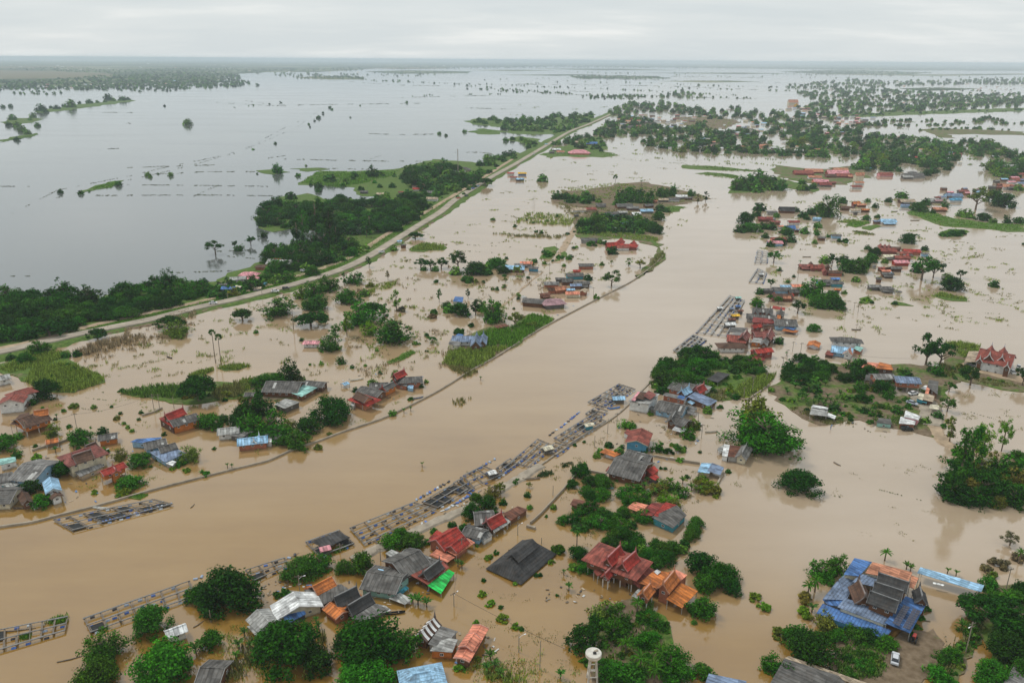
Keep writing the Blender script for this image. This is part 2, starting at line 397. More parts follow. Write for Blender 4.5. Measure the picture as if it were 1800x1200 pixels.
def quad_block(root, o, px, z12, z34, rc, wc, near=True, tile=False, st=None, name='roof', posts=True):
    zs = (z12, z12, z34, z34)
    w = [P(px[2*i], px[2*i+1], zs[i]) for i in range(4)]
    c = sum(w, Vector())/4; e = w[1]-w[0]; th = math.atan2(e.y, e.x)
    R = Matrix.Rotation(-th, 3, 'Z'); c0 = Vector((c.x, c.y, 0))
    lv = [R @ (p-c0) for p in w]
    r = link(name, MB().slab(lv, .12).mesh(name, M['tile' if tile else 'sheet']), root, None, c0-o, th, C[rc])
    if wc:
        ins = [p+(Vector((0, 0, p.z))-p)*.12 for p in lv]
        z0 = -1.0 if st is None else st
        b = [Vector((p.x, p.y, z0)) for p in ins]; t = [Vector((p.x, p.y, p.z-.2)) for p in ins]
        # order independent prism
        wb = MB().add(b+t, [(3, 2, 1, 0), (4, 5, 6, 7)]+[(i, (i+1) % 4, 4+(i+1) % 4, 4+i) for i in range(4)])
        link('wall', wb.mesh('wall', M['wall']), root, None, c0-o, th, C[wc])
        if near:
            R2 = Matrix.Rotation(th, 3, 'Z')
            for i in range(4):
                a, d = R2 @ ins[i], R2 @ ins[(i+1) % 4]; ln = math.hypot(d.x-a.x, d.y-a.y); k = int(ln/4.0)
                zt = min(a.z, d.z)
                if zt < 1.6: continue
                an = math.atan2(d.y-a.y, d.x-a.x)
                cen = Vector((0, 0, 0))
                for j in range(k):
                    p = a+(d-a)*((j+.5)/k); nrm = Vector((d.y-a.y, a.x-d.x, 0)).normalized()
                    if nrm.dot(p-sum([R2 @ q for q in ins], Vector())/4) < 0: nrm = -nrm
                    p = p+nrm*.04+c0-o
                    window(root, p.x, p.y, zt-.95, an, near)
    elif posts:
        for p, q in zip(w, lv):
            s = c+(p-c)*.92; s = s-o; post(root, s.x, s.y, -1.2, p.z-.1, .09)
    return r
HOUSES = []
def H(label, phrase, blocks, name='house', cat='house', group=None, near=None):
    pts = []; ready = []
    for b in blocks:
        b = list(b); opt = b.pop() if isinstance(b[-1], dict) else {}
        if b[0] == 'q':
            _, px, z1, z3, rc, wc = b; z1, z3 = z1*.88, z3*.88; ready.append(('q', px, z1, z3, rc, wc, opt)); pts += [P(px[2*i], px[2*i+1], (z1+z3)/2) for i in range(4)]
        else:
            typ, ax, ay, bx, by, ex, ey, ze, pit, rc, wc = b
            ze = ze*.88 if ze > 1.5 else ze; zr = ze+2
            for _ in range(8):
                A, B, E = P(ax, ay, zr), P(bx, by, zr), P(ex, ey, ze)
                u = (B-A); u.z = 0; u.normalize(); d = E-A; W = abs(d.x*u.y-d.y*u.x)
                W = max(1.2, min(W, 14)); zr = .5*zr+.5*(ze+pit*W)
            ready.append((typ, A, B, W, ze, zr, rc, wc, opt)); pts += [A, B]
    c = sum(pts, Vector())/len(pts); o = Vector((c.x, c.y, 0))
    px, py, _ = proj((c.x, c.y, 2.5))
    nr = (py > 545) if near is None else near
    root = empty(name, o)
    for r in ready:
        opt = dict(r[-1]); opt.setdefault('near', nr)
        if r[0] == 'q':
            opt = {k: v for k, v in opt.items() if k in ('near', 'tile', 'st', 'posts')}
            quad_block(root, o, *r[1:-1], **opt)
        else: ridge_block(root, o, *r[:-1], **opt)
    tag(root, label, cat, group or ('flooded village houses' if name == 'house' else None))
    if phrase: lm(px, py, phrase)
    HOUSES.append(root)
    return root, px, py
def hs(x, y, w, rc, wc='brown', typ='g', ang=12, ze=2.3, dr=.6, pit=None, extra=None, label=None, phrase=None, name='house', cat='house', group=None, near=None, st=None, tile=False):
    """a house given by the middle of its roof, its apparent width and its heading"""
    m = mpp(x, y); a = math.radians(ang)
    L = w*m/2/(abs(math.cos(a))+dr*abs(math.sin(a))); W = max(dr*L, 1.3)
    pit = pit or (.95 if typ == 't' else .45); zr = ze+pit*W
    c = P(x, y, ze+(zr-ze)*.45); o = Vector((c.x, c.y, 0)); nr = (y > 545) if near is None else near
    root = empty(name, o); d = Vector((math.cos(a), math.sin(a), 0))
    rl = L if typ != 'h' else L*.45
    ridge_block(root, o, typ, c-d*rl, c+d*rl, W, ze, zr, rc, wc, near=nr, hx=(L-rl) if typ == 'h' else None, st=st, tile=tile)
    if extra:   # lean-to along the front
        ec, side = extra
        mb = MB(); y0 = -W*side; v = [(-L*.8, y0*.96, ze-.25), (L*.7, y0*.96, ze-.25), (L*.7, y0*1.75, ze-.9), (-L*.8, y0*1.75, ze-.9)]
        link('porch_roof', MB().slab(v, .1).mesh('porch_roof', M['sheet']), root, None, (0, 0, 0), a, C[ec])
    sh = {'g': 'gabled', 't': 'steep', 'h': 'hipped'}[typ]
    if label: tag(root, label, cat, group)
    else:
        tag(root, None, cat, group or 'flooded village houses')
        auto(root, f'{CW[rc]} {sh} roof over {CW[wc]} walls' if wc else f'{CW[rc]} {sh} open shelter', x, y)
    if phrase: lm(x, y, phrase)
    return root

# ------------------------------------------------------------------ rafts, boats, cars, poles
DRUM = MB().lathe([(.0, 0), (.34, .0), (.37, .1), (.34, .3), (.37, .5), (.34, .7), (.37, .9), (.34, 1.0), (.0, 1.0)], 8)
DRUM = mesh('float_drum', [(p[2]-.5, p[0], p[1]+.1) for p in DRUM.v], DRUM.f, M['paint'])
DRCOL = [(.06, .14, .42), (.08, .18, .5), (.55, .6, .65), (.06, .13, .38), (.3, .38, .5), (.05, .05, .06)]
def lerp4(q, s, t): return (q[0]*(1-s)+q[1]*s)*(1-t)+(q[3]*(1-s)+q[2]*s)*t
def raft(label, px, nx, ny, nets=0.0, drums=True, phrase=None, near=True, weeds=False, wood=False):
    rnd = random.Random(int(px[0]*7+px[1]))
    q = [P(px[2*i], px[2*i+1], .55) for i in range(4)]; c = sum(q, Vector())/4; o = Vector((c.x, c.y, 0)); q = [p-o for p in q]
    root = empty('fish_cage_raft', o); mb = MB(); wd = .33 if near else .6
    def beam(a, b, w, z, h=.16):
        d = b-a; L = math.hypot(d.x, d.y); mb.box(((a.x+b.x)/2, (a.y+b.y)/2, z), (L, w, h), math.atan2(d.y, d.x))
    for i in range(nx+1):
        for j in range(ny):
            if 0 < i < nx and rnd.random() < .14: continue
            jt = rnd.uniform(-.05, .05)/nx if 0 < i < nx else 0
            a, b = lerp4(q, i/nx+jt, j/ny-.015), lerp4(q, i/nx+jt+rnd.uniform(-.02, .02)/nx, (j+1)/ny+.015); beam(a, b, wd*rnd.uniform(.6, 1.3)*(1 if near else 1.5), (.44 if near else .6)+.005*rnd.randint(0, 20))
        a, b = lerp4(q, i/nx, -.015), lerp4(q, i/nx, 1.015)
        if near: beam(a+(q[1]-q[0])*.012, b+(q[1]-q[0])*.012, .14, .66+.01*rnd.random(), .1)
    link('frame', mb.mesh('frame', M['wood'] if near else M['painted_wood']), root, None, None, None, (.26, .25, .23))
    mb = MB()
    for j in range(ny+1):
        k0 = 0.0
        while k0 < 1:
            k1 = min(1.0, k0+rnd.uniform(.18, .4)); o_ = rnd.uniform(-.04, .04)/ny
            beam(lerp4(q, k0-.012, j/ny+o_), lerp4(q, k1+.012, j/ny+o_*.3), wd*rnd.uniform(.6, 1.5), .7+.005*rnd.randint(0, 20)); k0 = k1
    link('walkway', mb.mesh('walkway', M['painted_wood']), root, None, None, None, (.19, .185, .175) if near else (.27, .26, .24))
    for i in range(nx):
        for j in range(ny):
            if rnd.random() < nets:
                a, b, cc, d = [lerp4(q, s, t) for s, t in ((i/nx+.01, j/ny+.02), ((i+1)/nx-.01, j/ny+.02), ((i+1)/nx-.01, (j+1)/ny-.02), (i/nx+.01, (j+1)/ny-.02))]
                z = .28+.02*rnd.random(); link('net', MB().slab([Vector((p.x, p.y, z)) for p in (a, b, cc, d)], .05).mesh('net', M['net']), root)
    if drums:
        k = 0
        for j in range(ny+1):
            n = max(2, int((q[1]-q[0]).length/2.7))
            for i in range(n):
                if rnd.random() < .2 or k > 95: continue
                p = lerp4(q, (i+rnd.uniform(.2, .8))/n, j/ny+rnd.choice((-.03, .03)) if 0 < j < ny else (-.03 if j == 0 else 1.03))
                d = link('float_drum', DRUM, root, None, (p.x, p.y, -.12), math.atan2(q[1].y-q[0].y, q[1].x-q[0].x)+rnd.uniform(-.2, .2), rnd.choice(DRCOL)); k += 1
                if not near: d.scale = (1.3, 1.3, 1.3)
    tag(root, label, 'fish cage', 'floating fish cage rafts along the river bank')
    if phrase:
        x, y, _ = proj(c); lm(x, y, phrase)
    return root
M['painted_wood'] = mat_plain('walkway_planks', None, .85, .35, 2)
def raft_hut(label, x, y, w, rc, wc, ang=20, phrase=None, ze=1.9):
    return hs(x, y, w, rc, wc, 'g', ang, ze, .75, .4, label=label, phrase=phrase, name='raft_hut', cat='hut', group='huts on the fish cages', near=False)
CARB = {}
def car(x, y, ang, col, label, pickup=False, z=0.0):
    root = empty('car' if not pickup else 'pickup_truck', P(x, y, z), math.radians(ang))
    if pickup not in CARB:
        def loft(secs):
            mb = MB(); n = len(secs[0]); 
            v = [p for s in secs for p in s]; f = []
            for i in range(len(secs)-1):
                for k in range(n): f.append((i*n+k, i*n+(k+1) % n, (i+1)*n+(k+1) % n, (i+1)*n+k))
            f += [tuple(range(n-1, -1, -1)), tuple((len(secs)-1)*n+k for k in range(n))]
            return mb.add(v, f)
        def sec(x, w, z0, z1): return [(x, -w, z0), (x, w, z0), (x, w*1.02, (z0+z1)/2), (x, w*.9, z1), (x, -w*.9, z1), (x, -w*1.02, (z0+z1)/2)]
        hood = .95
        body = loft([sec(-2.25, .75, .45, .85), sec(-2.1, .84, .32, .98), sec(-1.0, .87, .28, 1.0), sec(.9, .87, .28, .98), sec(1.9, .84, .3, .86), sec(2.2, .72, .42, .72)])
        cab = loft([sec(-.5 if pickup else -1.85, .78, .9, 1.02), sec(-.25 if pickup else -1.35, .68, .9, 1.46), sec(.45, .68, .9, 1.48), sec(1.25, .78, .9, .98)])
        roof = MB().box((.12 if pickup else -.4, 0, 1.49), (.75 if pickup else 1.6, 1.16, .05))
        bed = MB()
        if pickup:
            bed.box((-1.4, .8, 1.15), (1.6, .08, .4)); bed.box((-1.4, -.8, 1.15), (1.6, .08, .4)); bed.box((-2.18, 0, 1.15), (.08, 1.6, .4))
        wh = MB().lathe([(0, 0), (.33, 0), (.33, .22), (0, .22)], 12); whm = mesh('wheel', [(p[0], p[2]-.11, p[1]) for p in wh.v], wh.f, M['rubber'])
        lt = MB().box((0, 0, 0), (.06, .34, .14)).mesh('headlight', M['paint'])
        CARB[pickup] = (body.mesh('body', M['carpaint']), cab.mesh('windscreen', M['glass']), roof.mesh('roof', M['carpaint']), bed.mesh('cargo_bed', M['carpaint']) if pickup else None, whm, lt)
    b, c, r, bd, w, l = CARB[pickup]
    link('body', b, root, color=col); link('window', c, root); link('roof', r, root, color=col)
    if bd: link('cargo_bed', bd, root, color=col)
    for sx in (-1.35, 1.4):
        for sy in (-.78, .78): link('wheel', w, root, None, (sx, sy, .33))
    for sy in (-.55, .55): link('headlight', l, root, None, (2.16, sy, .68), None, (.8, .8, .75))
    tag(root, label, 'car' if not pickup else 'pickup truck'); return root
M['carpaint'] = mat_plain('car_paint', None, .28, .05, .5, .6)
def boat(x, y, L, ang, col, label):
    mb = MB(); secs = []
    n = 9
    v = []; f = []
    for i in range(n):
        t = i/(n-1)*2-1; w = .42*L/5*(1-abs(t)**2.4)+.02; zt = .38+.3*t*t; zb = -.12+.25*t*t
        v += [(t*L/2, -w, zt), (t*L/2, -w*.55, zb), (t*L/2, w*.55, zb), (t*L/2, w, zt), (t*L/2, w*.86, zt), (t*L/2, w*.45, zb+.1), (t*L/2, -w*.45, zb+.1), (t*L/2, -w*.86, zt)]
    for i in range(n-1):
        for k in range(8): f.append((i*8+k, (i+1)*8+k, (i+1)*8+(k+1) % 8, i*8+(k+1) % 8))
    f += [tuple(range(8)), tuple(range((n-1)*8+7, (n-1)*8-1, -1))]
    root = empty('canoe', P(x, y, 0), math.radians(ang))
    link('hull', mesh('hull', v, f, M['paint']), root, None, None, None, col)
    for s in (-.22, .2): link('thwart', MB().box((s*L, 0, .36), (.25, .6, .05)).mesh('thwart', M['wood']), root)
    tag(root, label, 'boat')
POLEM = MB().tube([(0, 0, -1.5), (0, 0, 1)], [.16, .1], 6).mesh('shaft', M['conc'])
ARMM = MB().box((0, 0, 0), (2.0, .1, .12))
for k in (-.9, -.3, .3, .9): ARMM.tube([(k, 0, .05), (k, 0, .3)], .06, 5)
ARMM = ARMM.mesh('crossarm', M['wood'])
LAMPM = MB().tube([(0, 0, -.3), (.9, 0, .15), (1.4, 0, .2)], .045, 5).box((1.55, 0, .17), (.55, .2, .1)).mesh('lamp_arm', M['paint'])
def pole(x, yb, yt, arm=True, lamp=False, ang=20, kind='power pole', label=None):
    b = P(x, yb, 0); h = 3.0
    for _ in range(30):
        e = proj((b.x, b.y, h))[1]-yt; h += e*mpp(x, yb)*.9
        h = max(2, min(h, 16))
    root = empty('utility_pole' if arm or not lamp else 'street_lamp', b, math.radians(ang))
    s = link('shaft', POLEM, root); s.scale = (1, 1, h)
    if arm:
        link('crossarm', ARMM, root, None, (0, 0, h-.5))
        if h > 7: link('crossarm', ARMM, root, None, (0, 0, h-1.4))
    if lamp: link('lamp_arm', LAMPM, root, None, (0, 0, h-.9), .3, (.7, .7, .7))
    nm = 'thin grey pole with crossarm' if arm and not lamp else ('grey lamp post with curved arm' if lamp else 'bare thin grey post')
    tag(root, label, 'pole', 'poles standing in the flood')
    if not label: auto(root, nm, x, yb)
    return b+Vector((0, 0, h-.35))
def wire(a, b, label, sag=.8):
    n = 10; pts = []
    for i in range(n+1):
        t = i/n; p = a.lerp(b, t); p.z -= sag*4*t*(1-t); pts.append(p)
    o = link('power_line', MB().tube(pts, .035, 4).mesh('power_line', M['rubber'])); tag(o, label, 'power line', 'wires between poles')

# ------------------------------------------------------------------ ground and ribbons
def to_poly(px, z=0.0): return [P(px[2*i], px[2*i+1], z) for i in range(len(px)//2)]
def jag(pts, amp, seed):
    r = random.Random(seed); out = []
    for i, p in enumerate(pts):
        q = pts[(i+1) % len(pts)]; L = (q-p).length; n = max(1, int(L/(amp*2.2+.01)))
        n = min(n, 26) if amp else 1
        for k in range(n):
            t = k/n; w = p.lerp(q, t)
            if k: w = w+Vector((r.uniform(-1, 1), r.uniform(-1, 1), 0))*amp
            out.append(w)
    return out
def land(px, z=.25, amp=None, mat='land', mud=.5, name='ground', seed=None):
    pts = to_poly(px, 0); m = mpp(sum(px[0::2])/(len(px)//2), sum(px[1::2])/(len(px)//2))
    pts = jag(pts, amp if amp is not None else 8*m, seed or int(px[0]*3+px[1]))
    tri = tessellate_polygon([pts]); n = len(pts)
    c = sum(pts, Vector())/n
    top = [Vector((p.x, p.y, z)) for p in pts]; bot = [Vector((p.x+(p.x-c.x)*.012, p.y+(p.y-c.y)*.012, -.6)) for p in pts]
    me = mesh(name, top+bot, [tuple(t) for t in tri]+[(i, (i+1) % n, n+(i+1) % n, n+i) for i in range(n)], M[mat])
    # make every top face look up
    me.update()
    o = link(name, me, None, None, None, None, (mud, mud, mud)); tag(o, kind='structure')
    return pts
def smooth(pts, k=6):
    out = []
    for i in range(len(pts)-1):
        p0, p1, p2, p3 = pts[max(i-1, 0)], pts[i], pts[i+1], pts[min(i+2, len(pts)-1)]
        for j in range(k):
            t = j/k; out.append(.5*((2*p1)+(-p0+p2)*t+(2*p0-5*p1+4*p2-p3)*t*t+(-p0+3*p1-3*p2+p3)*t**3))
    return out+[pts[-1]]
def ribbon(name, pts, w, z, mat, slope=0.0, kind='structure', zb=-.6, jit=0.0, k=6, color=None):
    """band of road or wall: flat top of width w at height z, sides leaning out by slope"""
    r = random.Random(len(pts)); pts = smooth(pts, k); v = []; f = []
    for i, p in enumerate(pts):
        t = pts[min(i+1, len(pts)-1)]-pts[max(i-1, 0)]; n = Vector((-t.y, t.x, 0)).normalized()
        a, b = w/2+r.uniform(-jit, jit), w/2+r.uniform(-jit, jit)
        v += [p-n*(a+slope), p-n*a, p+n*b, p+n*(b+slope)]
        for q, zz in zip(range(-4, 0), (zb, z, z, zb)): v[q] = Vector((v[q].x, v[q].y, zz))
    m = len(pts)
    for i in range(m-1):
        for q in range(3): f.append((i*4+q+1, i*4+q, (i+1)*4+q, (i+1)*4+q+1))
    f += [(0, 1, 2, 3), tuple((m-1)*4+q for q in (3, 2, 1, 0))]
    o = link(name, mesh(name, v, f, M[mat]), None, None, None, None, color)
    if kind: tag(o, kind=kind)
    return o, pts
def in_poly(x, y, px):
    c = False; n = len(px)//2; j = n-1
    for i in range(n):
        xi, yi, xj, yj = px[2*i], px[2*i+1], px[2*j], px[2*j+1]
        if (yi > y) != (yj > y) and x < (xj-xi)*(y-yi)/(yj-yi)+xi: c = not c
        j = i
    return c
def scatter(px, n, rnd, mind=0.0):
    xs, ys = px[0::2], px[1::2]; out = []; tries = 0
    while len(out) < n and tries < n*60:
        tries += 1
        x, y = rnd.uniform(min(xs), max(xs)), rnd.uniform(min(ys), max(ys))
        if not in_poly(x, y, px): continue
        if mind and any((x-a)**2+((y-b)*1.8)**2 < mind*mind for a, b in out): continue
        out.append((x, y))
    return out

# ------------------------------------------------------------------ plants
def unit(v): return v/np.maximum(np.linalg.norm(v, axis=-1, keepdims=True), 1e-9)
def leaf_quads(pos, nrm, size, rng, asp=.62):
    n = len(pos); a = unit(np.cross(nrm, rng.normal(size=(n, 3)))); b = np.cross(nrm, a)
    s = (size*rng.uniform(.6, 1.35, n))[:, None]
    a = a*s; b = b*s*asp; k = nrm*s*.18
    return np.stack([pos-a, pos-b-k, pos+a, pos+b-k], 1)
def crown_points(kind, n, rng):
    if kind == 'R':      # spreading umbrella
        K = 34; rr = np.sqrt(rng.uniform(0, 1, K))*.82; th = rng.uniform(0, 6.283, K)
        cen = np.stack([rr*np.cos(th), rr*np.sin(th), .62+.34*(1-rr**2)-.32*rr**2+rng.uniform(-.07, .06, K)], 1); rad = rng.uniform(.16, .3, K); fl = .55
    elif kind == 'M':    # dense round
        K = 62; d = unit(rng.normal(size=(K, 3))*np.array([1, 1, 1.25])); d[:, 2] = np.abs(d[:, 2])*1.1-.18
        cen = d*np.array([.74, .74, .72])*rng.uniform(.78, 1.05, (K, 1))+np.array([0, 0, .42]); rad = rng.uniform(.17, .34, K); fl = .8
        low = rng.integers(0, K, 12); cen[low, 2] = rng.uniform(.05, .3, 12)
    elif kind == 'B':    # bushy, ragged, several heads
        K = 66; hd = np.array([[0, 0, 1.25], [.35, .2, .85], [-.38, .1, .95], [.1, -.4, .75], [-.1, .42, .7], [.5, -.3, .4], [-.5, -.25, .45]])
        cen = hd[rng.integers(0, len(hd), K)]+rng.normal(size=(K, 3))*np.array([.22, .22, .26]); cen[:, 2] = np.abs(cen[:, 2]); rad = rng.uniform(.15, .32, K); fl = .95
    elif kind == 'E':    # tall, loose
        K = 22; z = rng.uniform(.9, 3.6, K); w = .75*np.sin(np.clip((z-.5)/3.4, 0, 1)*3.0)+.12; th = rng.uniform(0, 6.283, K); q = rng.uniform(.1, .9, K)
        cen = np.stack([w*q*np.cos(th), w*q*np.sin(th), z], 1); rad = rng.uniform(.18, .34, K); fl = 1.25
    elif kind == 'T':    # open-limbed tree, a few clear heads with sky between
        K = 20; th = rng.uniform(0, 6.283, K); rr = np.sqrt(rng.uniform(0, 1, K))*.8
        cen = np.stack([rr*np.cos(th), rr*np.sin(th), 1.0+.5*(1-rr**2)+rng.uniform(-.55, .15, K)], 1); rad = rng.uniform(.18, .32, K); fl = .7
    else:                # low shrub
        K = 16; d = unit(rng.normal(size=(K, 3))); d[:, 2] = np.abs(d[:, 2])
        cen = d*np.array([.68, .68, .6])*rng.uniform(.6, 1.1, (K, 1)); rad = rng.uniform(.2, .36, K); fl = .85
    if kind in 'MRB':   # a filled heart so no hole opens in the crown
        kk = 14; cc = unit(rng.normal(size=(kk, 3)))*rng.uniform(.1, .5, (kk, 1)); cc[:, 2] = np.abs(cc[:, 2])*(.7 if kind != 'R' else .3)+(.42 if kind != 'R' else .62); cen = np.concatenate([cen, cc]); rad = np.concatenate([rad, rng.uniform(.22, .32, kk)])
    cen[:, :2] *= 1+.16*np.sin(3*np.arctan2(cen[:, 1], cen[:, 0])+rng.uniform(0, 6))[:, None]
    wgt = rad**2; idx = rng.choice(len(wgt), n, p=wgt/wgt.sum())
    d = unit(rng.normal(size=(n, 3))); r = rng.uniform(0, 1, n)**.42
    off = d*(rad[idx]*r)[:, None]*np.array([1, 1, fl])
    pos = cen[idx]+off
    pos[:, 2] = np.maximum(pos[:, 2], .02*rng.uniform(0, 1, n))
    nrm = unit(d*.9+np.array([0, 0, .55])+rng.normal(size=(n, 3))*.45)
    return pos, nrm
CROWN = {}
def crown_mesh(kind, lod, var):
    key = (kind, lod, var)
    if key not in CROWN:
        rng = np.random.default_rng(hash((ord(kind[0]), lod, var)) % 100000)
        n, s = ((900, .105), (2400, .066), (6500, .042))[lod]
        if kind in 'ET': n = int(n*.55); 
        if kind == 'S': n = int(n*.6); s *= 1.5
        pos, nrm = crown_points(kind, n, rng)
        CROWN[key] = quads_mesh('crown', leaf_quads(pos, nrm, s*(1.25 if kind == 'E' else 1), rng), M['leaf'])
    return CROWN[key]
TRUNK = {}
def trunk_mesh(kind):
    if kind not in TRUNK:
        r = random.Random(3); mb = MB(); h = {'R': .45, 'M': .5, 'B': .9, 'E': 3.2, 'T': .8}[kind]
        mb.tube([(0, 0, -.3), (.02, 0, h*.4), (-.02, .01, h*.8), (0, 0, h)], [.085 if kind != 'E' else .06, .065, .05, .035], 7)
        for k in range(6 if kind != 'E' else 4):
            a = k*1.05+r.uniform(-.3, .3); R = .55 if kind in 'RT' else .35; z0 = h*r.uniform(.45, .9)
            mb.tube([(0, 0, z0), (R*.5*math.cos(a), R*.5*math.sin(a), z0+.2), (R*math.cos(a), R*math.sin(a), z0+.38)], [.04, .028, .012], 5)
        TRUNK[kind] = mb.mesh('trunk', M['bark'], True)
    return TRUNK[kind]
GREEN = {'d': (.017, .075, .005), 'm': (.036, .13, .008), 'l': (.12, .24, .014), 'o': (.14, .165, .022), 'b': (.16, .13, .07), 'g': (.042, .165, .01)}
REED = {'l': (.23, .31, .055), 'm': (.12, .23, .035), 'o': (.21, .21, .07), 'g': (.13, .28, .03), 'b': (.3, .235, .14), 'd': (.05, .1, .03)}
GW = {'d': 'dark green', 'm': 'mid green', 'l': 'light green', 'o': 'olive', 'b': 'brown half dead', 'g': 'bright green'}
KIND = {'R': ('rain_tree', 'umbrella shaped tree'), 'M': ('mango_tree', 'dense round tree'), 'B': ('bushy_tree', 'ragged bushy tree'), 'E': ('eucalyptus_tree', 'tall loose tree'), 'T': ('branching_tree', 'open branching tree'), 'S': ('shrub', 'low shrub')}
TREES = []   # collected, then the largest are built one by one and the rest as a far wood
def tree(x, y, w, k='M', c=None, h=None, label=None): TREES.append((x, y, w, k, c, h, label))
def grove(px, n, w, kinds='M', cols='d', seed=1, h=None, edge=.75):
    r = random.Random(seed)
    m = w*.5
    for x, y in scatter(px, n, r, m): tree(x, y, w*r.uniform(.72, 1.28), r.choice(kinds), r.choice(cols), h)
def build_trees(limit=330):
    r = random.Random(11); TREES.sort(key=lambda t: -t[2]); count = {}; far = []
    for x, y, w, k, c, h, label in TREES:
        nm, desc = KIND[k]; c = c or ('m' if k in 'BES' else 'd')
        lim = 300 if k != 'S' else 200
        tot = count.get(nm, 0)
        if tot >= (290 if k != 'S' else 200) or w < 7 or y < 255: far.append((x, y, w, k, c, h)); continue
        count[nm] = tot+1
        m = mpp(x, y); d = dep(x, y); R = w*m/2
        sy = y-(.45*w*math.sin(d))*.55   # the trunk stands behind the crown's lowest front edge
        p = P(x, sy); R *= mpp(x, sy)/m
        hz = (h or 1.0)*r.uniform(.92, 1.08); R *= {'B': 1.36, 'E': 1.25}.get(k, 1.12); lod = 2 if w > 62 else (1 if w > 24 else 0)
        var = r.randint(0, 5 if lod == 1 else 3)
        g = GREEN[c]; jit = [v*r.uniform(.82, 1.22) for v in g]
        if k == 'S':
            o = link(nm, crown_mesh(k, min(lod, 1), var), None, None, p, r.uniform(0, 6.28), jit); o.scale = (R, R, R*hz)
            tag(o, label, 'shrub', 'shrubs standing in the flood water'); root = o
        else:
            root = empty(nm, p, r.uniform(0, 6.28))
            cr = link('crown', crown_mesh(k, lod, var), root, None, (0, 0, {'B': -.3, 'M': -.12, 'R': -.08}.get(k, 0)*R*hz), 0, jit); cr.scale = (R*r.uniform(.88, 1.12), R*r.uniform(.88, 1.12), R*hz)
            t = link('trunk', trunk_mesh(k), root); t.scale = (R, R, R*hz)
            tag(root, label, 'tree', 'flooded trees')
        if not label: auto(root, f'{GW[c]} {desc}', x, y)
    return far
def far_wood(items, name='distant_trees', per=16, seed=5):
    """the smaller trees of the plain, too many and too far to tell apart: one mesh of leaf clumps"""
    rng = np.random.default_rng(seed); Q = []; T = []
    pal = [(.014, .068, .006), (.03, .11, .009), (.055, .16, .014), (.026, .085, .012), (.085, .18, .018)]
    for it in items:
        x, y, w = it[:3]
        p = P(x, y); R = w*mpp(x, y)/2; n = per if w < 7 else (50 if w < 12 else 170)
        d = unit(rng.normal(size=(n, 3))); d[:, 2] = np.abs(d[:, 2])
        pos = np.array([p.x, p.y, 0])+d*np.array([R, R, R*1.25])*(rng.uniform(.35, 1, (n, 1)))
        nrm = unit(d+np.array([0, 0, .6])+rng.normal(size=(n, 3))*.4)
        cl = pal[int(rng.integers(0, 5))]; T.append(np.tile(np.array([*cl, 1.0]), (n, 1)))
        Q.append(leaf_quads(pos, nrm, R*(.62 if n < 20 else .4 if n < 60 else .22), rng, .8))
    me = quads_mesh(name, np.concatenate(Q), M['farleaf']); at_ = me.attributes.new('tint', 'FLOAT_COLOR', 'FACE'); at_.data.foreach_set('color', np.concatenate(T).astype(np.float32).ravel())
    o = link(name, me); tag(o, kind='stuff')
    return o
FROND = {}
